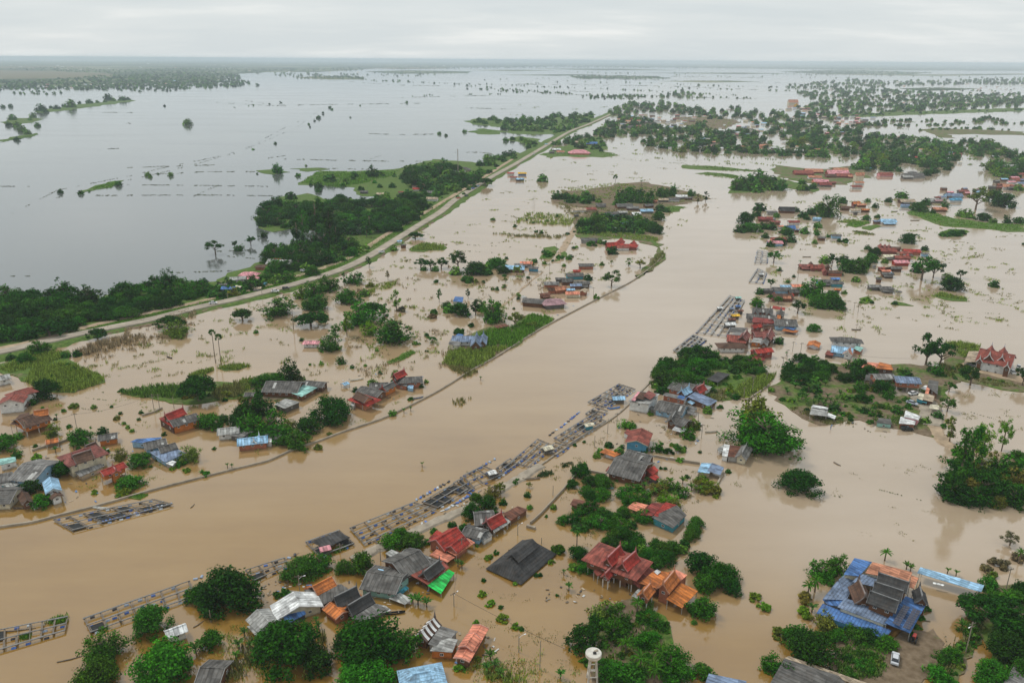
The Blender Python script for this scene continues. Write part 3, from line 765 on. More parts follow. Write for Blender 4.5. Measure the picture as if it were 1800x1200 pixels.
def palm(x, yb, yt, w, k='P', label=None):
    b = P(x, yb); h = 5.0
    for _ in range(25):
        e = proj((b.x, b.y, h))[1]-yt; h = max(1.5, min(22, h+e*mpp(x, yb)*.8))
    R = w*mpp(x, yb)/2; r = random.Random(int(x*3+yb))
    if k not in FROND:
        rng = np.random.default_rng(4); Q = []
        if k == 'P':   # sugar palm: ball of stiff fans
            for i in range(34):
                d = unit(rng.normal(size=(1, 3)))[0]; d[2] = abs(d[2])*1.1-.35; d = d/np.linalg.norm(d)
                c = d*.62; t = unit(np.cross(d, rng.normal(size=3))[None])[0]; bq = np.cross(d, t)
                for a in np.linspace(-1.3, 1.3, 9):
                    tip = c+(d*math.cos(a)+t*math.sin(a))*.42; sd = bq*.03+(t*math.cos(a)-d*math.sin(a))*.045
                    Q.append([c*.8-sd*.4, c*.8+sd*.4, tip+sd, tip-sd*.6])
        else:          # coconut or banana: arching fronds
            nf, wd = (16, .075) if k == 'C' else (9, .15)
            for i in range(nf):
                a = i*2.4; el = rng.uniform(.2, 1.2) if k == 'C' else rng.uniform(.75, 1.4); out = np.array([math.cos(a), math.sin(a), 0]); side = np.array([-math.sin(a), math.cos(a), 0])
                L = rng.uniform(.85, 1.1); prev = np.zeros(3); ns = 7
                for s in range(ns):
                    t = (s+1)/ns; e2 = el-t*(1.5 if k == 'C' else 1.35); cur = prev+(out*math.cos(e2)+np.array([0, 0, math.sin(e2)]))*L/ns
                    w0, w1 = wd*math.sin(max(.12, (s/ns))*3.0)+.015, wd*math.sin(max(.05, t)*3.0)+.015
                    dr = np.array([0, 0, -.5 if k == 'C' else -.15])
                    for sg in (-1, 1): Q.append([prev, cur, cur+(side*sg+dr)*w1, prev+(side*sg+dr)*w0])
                    prev = cur
        FROND[k] = quads_mesh('fronds', np.array(Q), M['leaf'])
    nm = {'P': 'sugar_palm', 'C': 'coconut_palm', 'N': 'banana_plant'}[k]
    root = empty(nm, b, r.uniform(0, 6.28)); cc = link('crown', FROND[k], root, None, (0, 0, h), 0, [v*r.uniform(.85, 1.2) for v in (GREEN['m'] if k != 'N' else (.06, .14, .02))]); cc.scale = (R, R, R)
    tr = .035*R+.1
    if k == 'N': cc.scale = (R*.85, R*.85, R*1.25); cc.location.z = h = min(h, .9)
    link('trunk', MB().tube([(0, 0, -1), (.06*r.uniform(-1, 1)*h*.3, 0, h*.5), (0, 0, h)], [tr*1.2, tr, tr*.8], 6).mesh('trunk', M['bark']), root)
    tag(root, label, 'palm' if k != 'N' else 'banana plant', 'palms and banana plants')
    if not label: auto(root, {'P': 'tall fan palm', 'C': 'drooping coconut palm', 'N': 'broad leaved banana plant'}[k], x, yb)
def banana(x, y, w, label=None): palm(x, y, y-w*.12, w*1.25, 'N', label)
def reeds(px, dens, hgt, col='l', name='reeds', seed=2, z=.2):
    """grass and reeds that cover a patch: blades in tufts"""
    rng = np.random.default_rng(seed); r = random.Random(seed)
    pts = scatter(px, dens, r); Q = []
    for x, y in pts:
        p = P(x, y); n = 10; m = mpp(x, y)
        a = rng.uniform(0, 6.283, n); sp = .5*max(m*4, .7)
        base = np.stack([p.x+rng.normal(size=n)*sp, p.y+rng.normal(size=n)*sp, np.full(n, z-.15)], 1)
        h = hgt*rng.uniform(.45, 1.2, n); wv = np.stack([np.cos(a), np.sin(a), np.zeros(n)], 1)*(.11+.1*m*2); ln = np.stack([np.cos(a+1.2), np.sin(a+1.2), np.zeros(n)], 1)*(h*.35)[:, None]
        up = np.array([0, 0, 1])*h[:, None]
        Q.append(np.stack([base-wv, base+wv, base+wv*.5+up+ln, base-wv*.5+up+ln], 1))
    if not Q: return
    o = link(name, quads_mesh(name, np.concatenate(Q), M['leaf']), None, None, None, None, REED[col]); tag(o, kind='stuff')
def weeds(lines, name='floating_weeds', seed=3, col=(.075, .085, .045), dens=.5, w=1.0):
    """drifts of floating weed along sunken field dykes"""
    rng = np.random.default_rng(seed); Q = []
    for px in lines:
        for i in range(len(px)//2-1):
            x0, y0, x1, y1 = px[2*i:2*i+4]; n = max(2, int(math.hypot(x1-x0, y1-y0)*dens))
            for k in range(n):
                t = rng.uniform(); x, y = x0+(x1-x0)*t+rng.normal()*.8, y0+(y1-y0)*t+rng.normal()*.35
                if math.sin(x*.21+seed)+math.sin(x*.067+2*seed) < -.35: continue
                p = P(x, y); m = mpp(x, y); L = m*rng.uniform(.8, 3.2)*w
                d = math.atan2(*(lambda q: (q.y, q.x))(P(x1, y1)-P(x0, y0)))+rng.normal()*.25; u = np.array([math.cos(d), math.sin(d), 0])*L; v = np.array([-math.sin(d), math.cos(d), 0])*(.25*L+.2)
                c = np.array([p.x, p.y, .12+.05*rng.uniform()]); tl = np.array([0, 0, .25*rng.uniform()*m+.15])
                Q.append([c-u-v*.4, c+u-v*rng.uniform(.2, .8), c+u*.8+v+tl, c-u*.7+v*.7+tl])
    if Q:
        o = link(name, quads_mesh(name, np.array(Q), M['leaf']), None, None, None, None, col); tag(o, kind='stuff')

def clumps(px, n, hgt, col, seed, size=(2, 9), name='reeds'):
    """half drowned tufts in loose little groups"""
    rng = np.random.default_rng(seed); r = random.Random(seed); Q = []
    for x, y in scatter(px, n, r):
        m = mpp(x, y); k = r.randint(*size); ang = r.uniform(0, 6.28); el = r.uniform(1, 3.5)
        for _ in range(k):
            u, v = r.gauss(0, 1), r.gauss(0, 1); p = P(x, y); q = 2.2*m+.5
            bx, by = p.x+(u*math.cos(ang)*el-v*math.sin(ang))*q, p.y+(u*math.sin(ang)*el+v*math.cos(ang))*q
            nb = 8; a = rng.uniform(0, 6.283, nb); h = hgt*rng.uniform(.3, 1.2, nb)*r.uniform(.6, 1.2)*(.55 if y > 660 else 1)
            base = np.stack([bx+rng.normal(size=nb)*.5, by+rng.normal(size=nb)*.5, np.full(nb, -.05)], 1)
            wv = np.stack([np.cos(a), np.sin(a), np.zeros(nb)], 1)*(.06+m*.2); ln = np.stack([np.cos(a+1.2), np.sin(a+1.2), np.zeros(nb)], 1)*(h*.6)[:, None]; up = np.array([0, 0, 1])*h[:, None]
            Q.append(np.stack([base-wv, base+wv, base+wv*.5+up+ln, base-wv*.5+up+ln], 1))
    o = link(name, quads_mesh(name, np.concatenate(Q), M['leaf']), None, None, None, None, REED[col]); tag(o, kind='stuff')
def debris(px, n, seed):
    """floating rubbish: scraps of board, foam and bottles"""
    r = random.Random(seed); Q = []; T = []
    pal = [(.5, .5, .48), (.3, .24, .17), (.12, .09, .06), (.1, .2, .4), (.45, .36, .25), (.06, .05, .04), (.2, .17, .13), (.16, .13, .08)]
    for x, y in scatter(px, n, r):
        p = P(x, y); a = r.uniform(0, 3.14); L, w = r.uniform(.15, .75), r.uniform(.08, .3); u = Vector((math.cos(a), math.sin(a), 0))*L; v = Vector((-math.sin(a), math.cos(a), 0))*w; z = Vector((0, 0, .12+.05*r.random()))
        Q.append([p-u-v+z, p+u-v+z, p+u+v+z, p-u+v+z]); T += [*r.choice(pal), 1]
    me = quads_mesh('floating_debris', np.array([[list(c) for c in q] for q in Q]), M['scrap']); ca = me.attributes.new('paint', 'FLOAT_COLOR', 'FACE'); ca.data.foreach_set('color', T)
    tag(link('floating_debris', me), kind='stuff')
N = NT('scrap'); M['scrap'] = N.out(N.princ(N.n('ShaderNodeAttribute', attribute_name='paint').outputs['Color'], .7))
# ------------------------------------------------------------------ sky, sun, air
W = bpy.data.worlds.new('World'); SC.world = W; W.use_nodes = True
nt = W.node_tree; nt.nodes.clear()
SUN_EL, SUN_AZ = math.radians(58), math.radians(-60)
sky = nt.nodes.new('ShaderNodeTexSky'); sky.sky_type = 'NISHITA'; sky.sun_disc = False; sky.sun_elevation = SUN_EL; sky.sun_rotation = SUN_AZ; sky.altitude = 130; sky.dust_density = 2.5
tc = nt.nodes.new('ShaderNodeTexCoord')
sep = nt.nodes.new('ShaderNodeSeparateXYZ'); nt.links.new(tc.outputs['Generated'], sep.inputs[0])
# a flat layer of cloud: project the direction onto a plane overhead
def wm(op, a, b=0.0):
    d = nt.nodes.new('ShaderNodeMath'); d.operation = op
    for i, v in ((0, a), (1, b)):
        if isinstance(v, bpy.types.NodeSocket): nt.links.new(v, d.inputs[i])
        else: d.inputs[i].default_value = v
    return d.outputs[0]
zz = wm('MAXIMUM', wm('ADD', sep.outputs[2], .13), .05)
cv = nt.nodes.new('ShaderNodeCombineXYZ'); nt.links.new(wm('DIVIDE', sep.outputs[0], zz), cv.inputs[0]); nt.links.new(wm('DIVIDE', sep.outputs[1], zz), cv.inputs[1])
mpg = nt.nodes.new('ShaderNodeMapping'); nt.links.new(cv.outputs[0], mpg.inputs[0]); mpg.inputs['Location'].default_value = (1.35, .62, 0); mpg.inputs['Scale'].default_value = (.5, .8, 1); mpg.inputs['Rotation'].default_value = (0, 0, .12)
nz = nt.nodes.new('ShaderNodeTexNoise'); nt.links.new(mpg.outputs[0], nz.inputs['Vector']); nz.inputs['Scale'].default_value = 1.0; nz.inputs['Detail'].default_value = 6; nz.inputs['Roughness'].default_value = .55
rp = nt.nodes.new('ShaderNodeValToRGB'); nt.links.new(nz.outputs['Fac'], rp.inputs[0])
e = rp.color_ramp.elements; e[0].position = .40; e[0].color = (6.2, 6.7, 6.85, 1); e[1].position = .74; e[1].color = (8.7, 8.75, 8.55, 1)
e2 = rp.color_ramp.elements.new(.54); e2.color = (6.75, 7.15, 7.2, 1)
mx = nt.nodes.new('ShaderNodeMix'); mx.data_type = 'RGBA'; mx.inputs[0].default_value = .93
nt.links.new(sky.outputs[0], mx.inputs[6]); nt.links.new(rp.outputs[0], mx.inputs[7])
bg = nt.nodes.new('ShaderNodeBackground'); bg.inputs[1].default_value = .1; nt.links.new(mx.outputs[2], bg.inputs[0])
wo = nt.nodes.new('ShaderNodeOutputWorld'); nt.links.new(bg.outputs[0], wo.inputs[0])
sl = bpy.data.lights.new('sun', 'SUN'); sl.energy = 1.5; sl.angle = math.radians(12); sl.color = (1, .96, .9)
so = bpy.data.objects.new('sun', sl); COL.objects.link(so)
sd = Vector((math.sin(SUN_AZ)*math.cos(SUN_EL), math.cos(SUN_AZ)*math.cos(SUN_EL), math.sin(SUN_EL)))
so.rotation_euler = sd.to_track_quat('Z', 'Y').to_euler()
SC.view_settings.view_transform = 'Standard'; SC.view_settings.look = 'None'; SC.view_settings.exposure = .17; SC.view_settings.gamma = 1
SC.cycles.use_denoising = True
SC.cycles.max_bounces = 6; SC.cycles.transparent_max_bounces = 4; SC.cycles.volume_bounces = 1; SC.cycles.caustics_reflective = False; SC.cycles.caustics_refractive = False
# haze: one closed box round everything
hm = bpy.data.materials.new('haze'); hm.use_nodes = True; hn = hm.node_tree; hn.nodes.clear()
vp = hn.nodes.new('ShaderNodeVolumePrincipled'); vp.inputs['Color'].default_value = (.8, .91, 1, 1); vp.inputs['Density'].default_value = 7.6e-5; vp.inputs['Anisotropy'].default_value = 0.0
ho = hn.nodes.new('ShaderNodeOutputMaterial'); hn.links.new(vp.outputs[0], ho.inputs['Volume'])
hz = link('haze', MB().box((0, 22000, 68.5), (76000, 50000, 143)).mesh('haze', hm)); tag(hz, kind='stuff')

# ------------------------------------------------------------------ water
LAKE = [-2600, 980, -600, 720, 0, 621, 150, 590, 280, 563, 345, 545, 442, 523, 525, 500, 600, 476, 650, 452, 725, 400, 800, 352, 860, 315, 905, 290, 955, 260, 1002, 232, 1035, 215, 1077, 195, 1110, 160, 1200, 130, 1300, 104, 1300, 60, -2600, 60]
def silt_at(x, y, z):
    px, py, zc = proj((x, y, z))
    if zc < 5: return .95
    r = math.hypot(x, y)
    if in_poly(px, py, LAKE): return .04+.12*max(0, min(1, (px-600)/500))
    return 1.0 if py > 380 else .55+.45*max(0, (py-130)/250)
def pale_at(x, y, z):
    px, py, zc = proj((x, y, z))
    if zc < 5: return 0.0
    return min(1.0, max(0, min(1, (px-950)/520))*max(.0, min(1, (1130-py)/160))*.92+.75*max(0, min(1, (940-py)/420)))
ys = [-260, -120, -40, 20, 60]; yv = 90.0
while yv < 46000: ys.append(yv); yv *= 1.04
nx = 150; V = []; S = []; PL = []
for yv in ys:
    for i in range(nx+1):
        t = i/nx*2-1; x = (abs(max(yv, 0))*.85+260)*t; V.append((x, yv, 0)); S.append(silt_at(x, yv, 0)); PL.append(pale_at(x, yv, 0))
Fq = [(j*(nx+1)+i, j*(nx+1)+i+1, (j+1)*(nx+1)+i+1, (j+1)*(nx+1)+i) for j in range(len(ys)-1) for i in range(nx)]
wm_ = mesh('water', V, Fq, M['water']); at = wm_.attributes.new('silt', 'FLOAT', 'POINT'); at.data.foreach_set('value', S)
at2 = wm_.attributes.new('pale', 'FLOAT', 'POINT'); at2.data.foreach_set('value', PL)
wo_ = link('water', wm_); tag(wo_, kind='structure')

# ------------------------------------------------------------------ roads and river wall
ROAD = [-420, 700, -200, 660, 0, 622, 75, 605, 150, 588, 225, 573, 280, 561, 345, 544, 395, 533, 442, 522, 525, 500, 600, 476, 650, 452, 700, 421, 735, 399, 775, 374, 800, 353, 830, 334, 860, 315, 905, 290, 930, 275, 955, 260, 1002, 232, 1035, 219, 1077, 200]
PATH = [-420, 690, -200, 650, 0, 615, 80, 598, 150, 578, 225, 560, 345, 534, 440, 512, 510, 491, 550, 479, 620, 452, 682, 412, 737, 381, 772, 360, 805, 340, 850, 313, 900, 281]
def pl(px): return [P(px[2*i], px[2*i+1]) for i in range(len(px)//2)]
r1 = pl(ROAD)
ribbon('ground', pl([-420, 695, -200, 655, 0, 619, 80, 602, 150, 583, 225, 566, 345, 539, 440, 517, 525, 494, 600, 469, 650, 443, 700, 411, 735, 390, 775, 366, 800, 349, 830, 330, 860, 311, 905, 285, 955, 257, 1002, 230, 1035, 217, 1077, 198]), 22, .75, 'land', 5, jit=2.0, color=(.25, .25, .25))
ribbon('road', r1, 6.7, 1.35, 'road', .4, zb=.3)
ribbon('road_embankment', [p+Vector((2.0, -2.5, 0)) for p in r1], 6, .5, 'land', 3, jit=1.5, color=(.75, .75, .75))
ribbon('path', pl(PATH), 3.6, 1.1, 'dirt', 1.5, zb=.3, jit=.4)
for px in ([690, 412, 705, 413], [650, 430, 690, 415]):
    pass
WALL = [-300, 968, -120, 946, 0, 927, 55, 919, 110, 905, 170, 890, 272, 861, 330, 846, 397, 829, 412, 825, 450, 816, 475, 809, 520, 789, 560, 776, 605, 759, 680, 733, 755, 696, 785, 679, 830, 651, 875, 626, 950, 579, 1025, 539, 1070, 516, 1112, 494, 1150, 466, 1165, 450]
wr, _ = ribbon('river_wall', pl(WALL), .55, .65, 'conc', .1, kind=None, k=5)
tag(wr, 'long concrete flood wall curving along the near side of the river', 'wall')
BANK = [620, 985, 660, 966, 700, 948, 760, 920, 800, 903, 850, 878, 880, 860, 915, 840, 950, 818, 980, 797, 1005, 781, 1032, 763, 1070, 740]
bw, _ = ribbon('river_path', pl(BANK[:18]), 3.0, .5, 'conc', 1.2, k=5, jit=.35)
bw2, _ = ribbon('river_wall', pl(BANK[14:]+[1100, 716, 1140, 675, 1150, 668]), .55, .45, 'conc', .12, kind=None, k=5)
tag(bw2, 'concrete wall between the fish cage rafts and the flooded back street', 'wall')
b3, _ = ribbon('garden_wall', pl([932, 921, 950, 905, 975, 878, 996, 855, 1020, 826]), .3, .9, 'conc', .05, kind=None)
tag(b3, 'thin concrete garden wall along the flooded lane below the blue house', 'wall')
b4, _ = ribbon('garden_wall', pl([1020, 826, 1048, 832, 1065, 836]), .45, .9, 'conc', .05, kind=None); tag(b4, 'short concrete wall by the big grey and red roof', 'wall')
b5, _ = ribbon('garden_wall', pl([1150, 803, 1190, 810, 1230, 816]), .45, .9, 'conc', .05, kind=None); tag(b5, 'thin dark wall in the water right of the red porch', 'wall')
b6, _ = ribbon('garden_wall', pl([1310, 705, 1330, 693, 1352, 677]), .5, .7, 'conc', .05, kind=None); tag(b6, 'thin wall in the water leading to the island track', 'wall')
b7, _ = ribbon('garden_wall', pl([57, 793, 80, 786, 105, 779, 130, 770]), .5, .8, 'conc', .05, kind=None); tag(b7, 'thin wall in the water under the small orange shelter', 'wall')
b8, _ = ribbon('garden_wall', pl([250, 731, 270, 725, 285, 718]), .6, .7, 'conc', .05, kind=None); tag(b8, 'short low wall in the water left of the red steep roof', 'wall')
b9, _ = ribbon('garden_wall', pl([926, 926, 941, 930]), .8, .8, 'conc', .05, kind=None); tag(b9, 'short end wall in the water beside the lane', 'wall')
b10, _ = ribbon('garden_wall', pl([1255, 870, 1262, 850, 1272, 833]), .5, .8, 'conc', .05, kind=None); tag(b10, 'thin wall right of the light blue roofed shelter', 'wall')
ribbon('road', pl([1018, 388, 1012, 400, 1003, 415, 993, 432, 985, 447, 978, 462]), 5, .12, 'dirt', .5, jit=.4)
ribbon('path', pl([955, 478, 930, 497, 905, 520, 880, 540]), 1.2, .2, 'dirt', .8, jit=.5)
# island and track on the right
ribbon('path', pl([1640, 745, 1650, 765, 1668, 782, 1690, 790, 1740, 799, 1810, 808, 1900, 820]), 4.2, .5, 'dirt', 1.5, jit=.5)
ribbon('path', pl([1690, 640, 1740, 655, 1800, 668, 1880, 680]), 7, .55, 'dirt', 2, jit=.6)
ribbon('path', pl([1560, 690, 1600, 690, 1625, 705, 1636, 725, 1640, 750]), 7, .62, 'conc', 1.5, jit=.6)
# land showing above the flood (picture outline, muddiness)
LANDS = [
 ([1350, 690, 1365, 675, 1380, 645, 1410, 632, 1470, 640, 1520, 640, 1600, 640, 1660, 645, 1690, 665, 1660, 690, 1650, 730, 1648, 770, 1625, 765, 1590, 755, 1540, 748, 1510, 738, 1470, 745, 1440, 748, 1410, 735, 1380, 712], .58),
 ([1660, 610, 1720, 612, 1745, 655, 1800, 665, 1810, 690, 1760, 685, 1700, 672, 1650, 660], .55),
 ([1150, 680, 1165, 645, 1200, 622, 1260, 632, 1340, 645, 1362, 660, 1330, 685, 1300, 700, 1270, 705, 1240, 695, 1180, 690], .4),
 ([1460, 1170, 1480, 1120, 1560, 1120, 1640, 1105, 1660, 1130, 1640, 1180, 1600, 1215, 1490, 1215, 1440, 1195], .8),
 ([1080, 1060, 1140, 1050, 1180, 1110, 1190, 1160, 1170, 1215, 1040, 1215, 1050, 1130], .6),
 ([1640, 1215, 1680, 1150, 1710, 1080, 1740, 1030, 1830, 1030, 1830, 1215, 1740, 1215, 1745, 1150, 1725, 1120, 1700, 1170, 1680, 1215], .5),
 ([780, 640, 800, 600, 860, 575, 930, 575, 945, 582, 900, 612, 850, 640, 830, 648, 800, 640], .6),
 ([905, 575, 930, 552, 975, 560, 970, 568, 945, 580, 920, 580], .4),
 ([-20, 650, 0, 640, 60, 622, 120, 615, 125, 625, 135, 645, 180, 662, 185, 672, 130, 690, 95, 690, 55, 672, 0, 655], .3),
 ([215, 692, 260, 680, 320, 678, 400, 672, 440, 670, 435, 700, 350, 710, 290, 705, 240, 698], .4),
 ([420, 672, 470, 655, 520, 660, 560, 675, 540, 700, 470, 705, 430, 690], .6),
 ([330, 662, 355, 652, 376, 650, 360, 658, 340, 668], .3), ([382, 647, 410, 642, 440, 643, 420, 650, 395, 652], .3),
 ([680, 637, 700, 628, 725, 617, 730, 620, 705, 634, 685, 640], .1),
 ([0, 600, -10, 525, 60, 523, 110, 525, 140, 520, 175, 519, 180, 530, 165, 545, 175, 560, 230, 545, 330, 535, 345, 540, 230, 565, 90, 602, 0, 622, -200, 660, -200, 600], .2),
 ([170, 545, 180, 522, 215, 510, 250, 502, 300, 503, 330, 500, 380, 495, 400, 480, 440, 470, 475, 450, 480, 440, 510, 430, 560, 425, 600, 400, 660, 395, 690, 395, 735, 380, 770, 350, 790, 345, 810, 345, 750, 385, 690, 420, 620, 458, 530, 488, 440, 515, 345, 540, 250, 555, 190, 565], .25),
 ([450, 382, 470, 360, 500, 345, 540, 340, 600, 360, 680, 345, 740, 345, 800, 335, 790, 355, 740, 385, 690, 412, 650, 405, 600, 408, 560, 405, 520, 400, 480, 408, 455, 400], .25),
 ([525, 325, 560, 300, 620, 302, 690, 298, 710, 295, 760, 280, 830, 285, 860, 290, 890, 275, 910, 268, 905, 285, 860, 310, 800, 348, 740, 350, 640, 345, 625, 330, 580, 325], .25),
 ([450, 300, 480, 298, 510, 303, 480, 307], .2), ([510, 297, 560, 295, 580, 298, 540, 302], .15),
 ([135, 340, 160, 330, 190, 320, 218, 317, 200, 327, 165, 335, 145, 338], .2),
 ([0, 246, 30, 240, 65, 234, 62, 238, 20, 246, 0, 251], .2), ([0, 215, 20, 208, 80, 208, 60, 215, 10, 220], .3), ([60, 197, 130, 185, 232, 174, 235, 178, 140, 191, 70, 200], .2),
 ([720, 437, 745, 428, 780, 432, 780, 440, 745, 443, 722, 442], .2),
 ([815, 213, 850, 208, 900, 214, 940, 213, 1000, 205, 1040, 200, 1050, 215, 1000, 235, 960, 236, 900, 235, 890, 225, 830, 218], .2),
 ([820, 232, 850, 226, 890, 232, 880, 236, 840, 236], .15), ([882, 246, 915, 240, 950, 245, 960, 255, 940, 262, 915, 250], .2),
 ([948, 272, 985, 258, 1040, 240, 1065, 245, 1060, 265, 1085, 273, 1060, 277, 1000, 275, 960, 277], .25),
 ([970, 355, 985, 335, 1030, 335, 1080, 325, 1130, 320, 1180, 330, 1240, 345, 1250, 350, 1190, 360, 1160, 372, 1160, 410, 1100, 416, 1020, 412, 1015, 385, 1050, 368, 1000, 362], .72),
 ([1010, 412, 1060, 405, 1155, 418, 1170, 450, 1160, 452, 1150, 432, 1100, 420, 1030, 420], .5),
 ([1150, 452, 1166, 440, 1170, 452, 1150, 470, 1120, 490, 1112, 492, 1140, 465], .5),
 ([948, 455, 955, 436, 975, 433, 978, 445, 970, 455], .1), ([975, 460, 985, 445, 993, 442, 985, 458], .1),
 ([1280, 340, 1290, 320, 1320, 310, 1370, 312, 1420, 325, 1440, 335, 1430, 338, 1380, 330, 1340, 338], .3),
 ([1222, 305, 1245, 303, 1300, 310, 1290, 314, 1250, 308], .2), ([1200, 290, 1260, 293, 1350, 302, 1270, 300, 1200, 296], .3), ([1353, 298, 1365, 293, 1390, 296, 1370, 300], .2),
 ([1595, 375, 1615, 365, 1680, 385, 1740, 392, 1800, 395, 1810, 408, 1770, 408, 1720, 402, 1660, 398, 1630, 388], .25),
 ([1650, 412, 1670, 403, 1700, 405, 1695, 415, 1670, 417], .1), ([1485, 396, 1510, 388, 1530, 392, 1505, 400], .1), ([1470, 390, 1500, 385, 1520, 392, 1490, 392], .15), ([1515, 402, 1540, 395, 1550, 398, 1530, 405], .05), ([1498, 406, 1520, 408, 1538, 413, 1510, 411], .15),
 ([1640, 520, 1655, 514, 1700, 525, 1700, 530, 1660, 527], .2), ([1660, 605, 1690, 604, 1720, 612, 1690, 613], .2),
 ([1565, 535, 1572, 529, 1590, 533, 1606, 538, 1580, 537], .15), ([1510, 525, 1525, 521, 1536, 530, 1520, 535], .1),
 ([1160, 365, 1185, 362, 1205, 364, 1195, 372, 1170, 374], .1),
 ([1617, 228, 1640, 225, 1720, 228, 1800, 232, 1800, 238, 1700, 236, 1660, 236, 1680, 243, 1650, 242, 1635, 234], .55),
 ([225, 875, 240, 868, 260, 870, 245, 878], .1),
 ([1190, 206, 1260, 203, 1300, 215, 1270, 228, 1210, 226], .75), ([1460, 204, 1560, 197, 1800, 190, 1800, 196, 1600, 202, 1500, 207], .3),
 ([1360, 290, 1440, 300, 1490, 292, 1530, 310, 1490, 325, 1420, 322, 1370, 312], .5),
]
for i, (px, mud) in enumerate(LANDS): land(px, .22+.004*(i % 9), None, 'land', mud, seed=i+1)
# the far plain
land([-300, 138, -100, 139, 0, 139, 100, 138, 190, 136, 207, 132, 180, 129, 100, 126, 0, 124, -300, 123], .36, 0, 'land', .62, name='fields')
land([640, 120, 700, 118, 800, 118, 780, 121, 700, 122], .36, 0, 'land', .6, name='fields')
land([-300, 118, 100, 117, 200, 119, 60, 121, -300, 121], .36, 0, 'land', .6, name='fields')
land([-900, 156, -100, 155, 0, 152, 90, 150, 140, 154, 240, 149, 300, 152, 330, 146, 370, 143, 400, 139, 380, 136, 420, 130, 470, 127, 560, 127, 660, 121, 760, 119, 1000, 117, 1200, 119, 1400, 122, 1550, 124, 1800, 125, 2700, 127, 2700, 121.5, 900, 110, -900, 105], .3, 0, 'far', name='far_land')
for i, px in enumerate(([1000, 134, 1060, 133, 1150, 135, 1180, 138, 1100, 139, 1020, 138], [520, 137, 560, 134, 640, 136, 640, 140, 580, 140], [1370, 126, 1480, 123, 1640, 128, 1580, 133, 1450, 131],
            [640, 126, 720, 124, 830, 126, 820, 129, 700, 130], [930, 121, 1090, 121, 1200, 124, 1050, 124], [1500, 132, 1640, 131, 1850, 129, 1850, 131, 1650, 134], [1120, 128.5, 1300, 128, 1400, 129.5, 1300, 130.5], [820, 123.5, 920, 123, 980, 124.5, 900, 125.5], [1580, 156, 1640, 154, 1720, 156, 1690, 158.5, 1620, 160], [880, 132, 1010, 131, 1060, 132, 980, 133.5], [1160, 143, 1280, 142, 1330, 144, 1250, 145.5])):
    land(px, .3+.01*i, 0, 'far', name='far_land')
# ------------------------------------------------------------------ landmarks that are not houses
for x, y, ph in ((1043, 1150, 'the concrete water tower'), (384, 610, 'the twin sugar palms in the flood'), (805, 285, 'the tall radio mast'), (1403, 838, 'the lone rain tree in open water'), (700, 425, 'the lakeside levee bend'),
                 (200, 580, 'the lower levee road'), (583, 705, 'the giant rain tree by the river wall'), (1340, 760, 'the tall bamboo mound'), (1166, 450, 'the river wall tip'), (900, 600, 'the riverside reed bank'),
                 (560, 375, 'the lakeside forest block'), (330, 216, 'the middle of the lake'), (165, 328, 'the grassy lake islet'), (80, 215, 'the far left lake shore'), (150, 185, 'the upper left lake spit'),
                 (545, 205, 'the sunken lake dyke'), (900, 225, 'the two far lake spits'), (1090, 305, 'the open fields beyond the levee'), (1320, 325, 'the grove before the temple'), (1620, 385, 'the far grassy spit'),
                 (1700, 300, 'the far river bend'), (1580, 235, 'the far green dyke'), (1250, 265, 'the far river village'), (1380, 215, 'the far temple'), (1720, 880, 'the lower right tall grove'),
                 (1780, 1120, 'the lower right corner grove'), (1560, 1150, 'the muddy yard with the silver car'), (1430, 680, 'the island orchard'), (1250, 650, 'the riverside jungle patch'), (960, 300, 'the far levee road'),
                 (1150, 215, 'the far village green'), (1480, 265, 'the hazy wooded village'), (1000, 150, 'the distant tree dyke'), (90, 650, 'the left grass island'), (750, 300, 'the upper lakeside wood')): lm(x, y, ph)
# ------------------------------------------------------------------ houses near the camera
N_ = {'near': True}
H('grey and white sheet roofs joined at odd angles with a blue lean-to', 'the white sheds with blue lean-to', [
 ('g', 452, 1071, 473, 1092, 432, 1090, 2.2, .45, 'lg', 'white'), ('g', 515, 1040, 526, 1065, 480, 1079, 2.4, .36, 'white', 'cream'),
 ('q', [434, 1100, 470, 1090, 462, 1110, 450, 1117], 2.1, 1.4, 'lg', None), ('q', [446, 1093, 464, 1084, 470, 1093, 450, 1103], 2.55, 2.3, 'brown', None, {'posts': False}),
 ('q', [497, 1080, 531, 1064, 538, 1078, 503, 1097], 3.0, 2.0, 'blue', 'dk')])
H('orange tiled gable joined to steep black gables and a rusty front roof', 'the orange and black gables', [
 ('g', 549, 1030, 583, 1013, 570, 1040, 2.6, .7, 'orange', 'brown', {'tile': True}), ('q', [534, 1036, 600, 1026, 614, 1036, 562, 1066], 2.6, 2.2, 'grey', 'wwood'),
 ('t', 587, 1049, 626, 1030, 608, 1063, 2.8, 1.1, 'dk', 'wwood', {'tile': True}), ('g', 580, 1058, 603, 1076, 568, 1072, 2.4, .35, 'orange', 'brick'),
 ('q', [533, 1033, 545, 1028, 550, 1036, 538, 1038], 2.5, 2.2, 'orange', None, {'posts': False}), ('q', [598, 1067, 634, 1043, 637, 1047, 601, 1071], 2.7, 2.3, 'worange', None, {'posts': False})])
H('steep black gable with lower patched grey sheet roofs on its water side', 'the steep black gable with grey sheets', [
 ('t', 611, 1064, 650, 1041, 628, 1078, 2.5, 1.1, 'dk', 'brown', {'tile': True}), ('q', [618, 1086, 655, 1062, 685, 1068, 640, 1093], 2.3, 1.7, 'mg', 'grey'), ('q', [652, 1058, 678, 1064, 688, 1072, 668, 1078], 1.9, 1.3, 'lg', None)])
